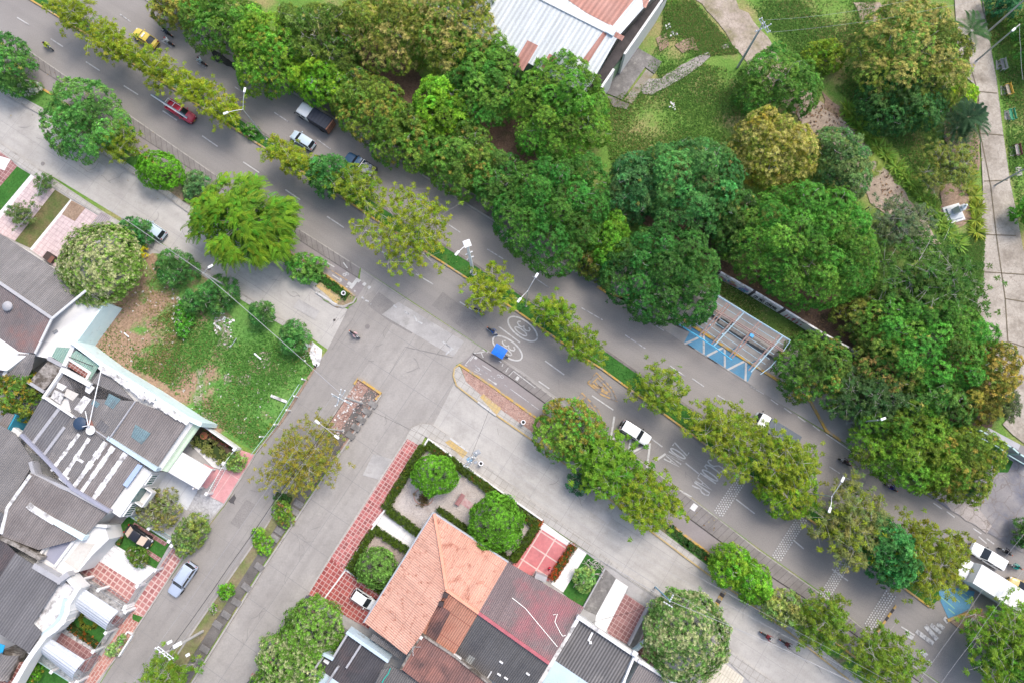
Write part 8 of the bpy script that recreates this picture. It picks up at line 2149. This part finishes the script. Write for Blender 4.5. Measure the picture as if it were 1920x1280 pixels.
# ------------------------------------------------------------------ small things
def bench(label, px, py, ang, m, m2=None):
    q = P(px, py, .4); t = tag(empty('park_bench', (q.x, q.y, .06), ang), label, 'bench', 'park benches')
    mb = MB()
    for k in range(3): mb.box((.02 + .15 * k - .15, 0, .45), (.13, 1.55, .06), 0, 0, .01)
    mb.build('seat', m2 or m, t)
    mb = MB()
    for k in range(2): mb.box((.30, 0, .62 + .18 * k), (.06, 1.55, .14), 0, 0, .01)
    mb.build('backrest', m, t)
    for s in (-.72, .72):
        mb = MB(); mb.tube([(-.2, s, 0), (-.2, s, .62)], .045, 6); mb.tube([(.28, s, 0), (.32, s, .92)], .045, 6); mb.tube([(-.24, s, .62), (.32, s, .64)], .04, 6); mb.build('leg', m, t)
PB = ROAD * 0 - .16
bench('grey white bench, topmost of the park benches', 1879, 122, .1, plain('bench_grey', (.42, .42, .38), .6), plain('bench_seat_grey', (.28, .27, .26), .7))
bench('bright yellow bench second from the top', 1889, 169, .15, plain('bench_yellow', (.55, .33, .03), .5), plain('bench_seat_pale', (.38, .33, .25), .7))
bench('bright green park bench on a grey pad', 1895, 216, .1, plain('bench_green', (.01, .26, .13), .5))
bench('dark maroon bench, lowest of the park benches', 1906, 282, .05, plain('bench_maroon', (.12, .03, .03), .6), plain('bench_seat_greyish', (.34, .31, .30), .7))
t = tag(empty('monument', P(1786, 402), .28), 'white bust on a stepped white plinth among the yuccas', 'monument')
mb = MB(); mb.box((0, 0, .15), (2.3, 2.3, .3), 0, 0, .04); mb.build('base', whitewall, t)
mb = MB(); mb.box((0, 0, .42), (1.7, 1.7, .26), 0, 0, .04); mb.build('step', plain('plinth_grey', (.42, .46, .48), .6), t)
mb = MB(); mb.box((.1, .2, 1.2), (.75, .75, 1.4), 0, 0, .05); mb.build('plinth', whitewall, t)
mb = MB(); mb.tube([(.1, .2, 1.9), (.1, .2, 2.05), (.1, .2, 2.28), (.1, .2, 2.42), (.1, .2, 2.5), (.1, .2, 2.62), (.1, .2, 2.76), (.1, .2, 2.84)], [.16, .26, .34, .20, .09, .15, .15, .05], 12); mb.build('bust', plain('bust_white', (.6, .64, .65), .5), t, True)
def round_bin(label, px, py):
    q = P(px, py, .6); o = tag(empty('litter_bin', (q.x, q.y, .12)), label, 'bin', 'litter bins')
    mb = MB(); mb.lathe([(.16, .0), (.24, .75), (.29, .8), (.29, .86), (.2, .86), (.17, .5), (.02, .45)], 16); mb.build('bucket', white_p, o, True)
    mb = MB(); mb.lathe([(.19, .6), (.02, .61)], 12); mb.build('lining', black_p, o)
round_bin('white rimmed bin at the tip of the cycle path verge', 645, 551)
round_bin('white rimmed bin by the red gravel beside the rusty-leaved tree', 981, 791)
round_bin('round bin at the pavement beside the transformer pole', 902, 868)
q = P(150, 793, 5.2); wt = tag(empty('water_tank', (q.x, q.y, 4.5)), 'round dark blue water tank standing on the patched roof', 'water tank')
mb = MB(); mb.lathe([(.62, 0), (.68, .1), (.68, .7), (.74, .72), (.74, .8), (.5, .92), (.1, .97)], 20); mb.build('tank', plain('tank_blue', (.03, .055, .10), .5), wt, True)
mb = MB(); mb.box((.95, -.05, .25), (.5, .7, .5), .4); mb.build('brick_pad', plain('pad_brick', (.30, .14, .11), .8), wt)
am = tag(empty('antenna_mast', P(166, 802, 4.6)), 'white guyed antenna poles lying across the patched roof', 'antenna')
am.location.z = 4.6; l = am.location
mb = MB()
for a, b in (((166, 800), (191, 687)), ((168, 793), (182, 725)), ((166, 800), (160, 770)), ((150, 800), (167, 797))):
    mb.tube([P(a[0], a[1], 5.3) - l, P(b[0], b[1], 5.5) - l], .05, 6)
mb.build('poles', white_p, am)
mb = MB(); mb.lathe([(.02, .1), (.3, .15), (.55, .35), (.5, .36), (.02, .16)], 16, P(173, 806, 4.7) - l); mb.build('dish', whitewall, am, True)
cp = tag(empty('flower_pot', P(383, 816, .5)), 'round clay flower pot in the soil bed by the mint awning', 'pot'); cp.location.z = .12
mb = MB(); mb.lathe([(.26, 0), (.4, .42), (.46, .44), (.46, .52), (.36, .52), (.32, .38), (.02, .36)], 18); mb.build('pot', plain('clay', (.36, .14, .07), .8), cp, True)
gb = tag(empty('garden_bench', P(863, 936, .4), math.radians(57)), 'dusty pink bench in the pebble garden', 'bench'); gb.location.z = .1
pk = plain('dusty_pink', (.30, .15, .15), .7)
mb = MB(); mb.box((0, 0, .42), (1.5, .5, .08), 0, 0, .02); mb.build('seat', pk, gb)
mb = MB(); mb.box((0, .26, .68), (1.5, .08, .4), 0, 0, .02); mb.build('backrest', pk, gb)
for s in (-.6, .6):
    mb = MB(); mb.box((s, 0, .2), (.12, .45, .38)); mb.build('leg', pk, gb)
tag(sheet('paving', [(868, 930), (884, 941), (900, 952), (893, 962), (862, 943)], mottle('pink_dotted_paving', (.42, .25, .25), (.50, .38, .37), 2.5, fine=.2, stain=(.36, .15, .17), sscale=2), z=.11), kind='structure')
strokes('garden_edging', [ellipse((794, 931), 18, 15, .2, 26)], .1, plain('terracotta_edge', (.42, .22, .17), .8), .112)
gr = np.random.default_rng(3)
fp = tag(empty('rockery', P(795, 934)), 'dry plants with clay stones in the ring of the pebble garden', 'rockery')
mb = MB()
for k in range(12):
    a, r = gr.uniform(0, 6.3), gr.uniform(.1, .75); mb.box((r * math.cos(a), r * math.sin(a), .18), (.22, .16, .18), a, 0, .05)
mb.build('stones', plain('clay_stones', (.36, .20, .15), .9), fp)
C_ = np.stack([gr.normal(0, .4, 40), gr.normal(0, .4, 40), gr.uniform(.2, .5, 40)], 1)
V, F, cl = rosettes(gr, C_, np.tile(np.array([[0, 0, 1.]]), (40, 1)), np.tile(np.array([[.17, .13, .05]]), (40, 1)) * gr.uniform(.6, 1.4, (40, 1)), 7, .3, .08, .5)
np_obj('foliage', V, F, cl, LEAF, fp)
crate = tag(empty('wooden_crate', P(94, 483, .4), ROAD), 'dark wooden crate on the pink yard by the roof eave', 'crate'); crate.location.z = .1
mb = MB(); mb.box((0, 0, .3), (1.3, 1.0, .6), 0, 0, .03); mb.build('box', plain('dark_wood', (.05, .035, .03), .7), crate)
mb = MB(); mb.box((.5, -.1, .62), (.5, .9, .06), 0, 0, .01); mb.build('lid', plain('brown_lid', (.16, .07, .05), .7), crate)
def plank(label, a, b, m, w_=.25, z=.14):
    A, B = P(*a, z), P(*b, z); d = B - A; o_ = (A + B) / 2
    mb = MB(); mb.box((0, 0, .05), (d.length, w_, .1), math.atan2(d.y, d.x), 0, .02); o = mb.build('plank', m); o.location = (o_.x, o_.y, z)
    tag(o, label, 'plank', 'debris on the vacant lot')
plank('pale weathered beam lying at the street side of the vacant lot', (508, 741), (538, 753), oldwhite, .35)
plank('white batten lying in the middle of the vacant lot', (477, 662), (490, 673), white_p, .2)
plank('white bent strip near the bare patch of the vacant lot', (233, 624), (242, 632), white_p, .15)
plank('grey pole on the lot grass beside the small soft bushes', (432, 651), (444, 634), galv, .08)
st_ = tag(empty('rock_pile', P(1263, 199)), 'small white stone heap on the park lawn', 'stones')
for (nm_o, px, py) in (('rock_pile', 1263, 199), ('rock_pile', 1249, 51), ('rock_pile', 1261, 62)):
    if px != 1263: st_ = tag(empty(nm_o, P(px, py)), 'pale stones by the warehouse, %s' % ('on scorched ground' if px == 1249 else 'beside the scorched ground'), 'stones')
    mb = MB()
    for k in range(14):
        a, r = R_.uniform(0, 6.3), R_.uniform(0, .6); s = R_.uniform(.12, .32); mb.box((r * math.cos(a), r * math.sin(a), .08), (s, s * .7, s * .6), a, 0, .05)
    mb.build('stones', oldwhite, st_)
# slabs over the channel
slabs = [(699, 757), (688, 771), (677, 786), (667, 801), (657, 816), (552, 958), (541, 974), (524, 995), (515, 1008), (503, 1024), (486, 1062), (462, 1100), (443, 1128), (424, 1152), (408, 1170), (384, 1216), (372, 1236), (560, 944)]
sp = None
for i, (x, y) in enumerate(slabs):
    q = P(x, y, .2)
    if sp is None:
        mb = MB(); mb.box((0, 0, .08), (1.15, .72, .14), 0, 0, .03); sp = o = mb.build('channel_slab', oldslab)
    else: o = sp.copy(); COL.objects.link(o)
    o.location = (q.x, q.y, .12); o.rotation_euler = (0, 0, ROAD + R_.uniform(-.06, .06))
    tag(o, 'grey concrete slab laid across the open channel', 'slab', 'slabs across the open channel')
# box planter by the street, drain box in the gutter
kerb('planter', [(248, 1189), (238, 1184), (212, 1224)], .18, .5, whitewall)
kerb('planter', [(248, 1189), (222, 1230)], .18, .5, whitewall)
raised('drain_cover', [(1301, 942), (1309, 948), (1302, 958), (1293, 952)], whitestone, z=.09)
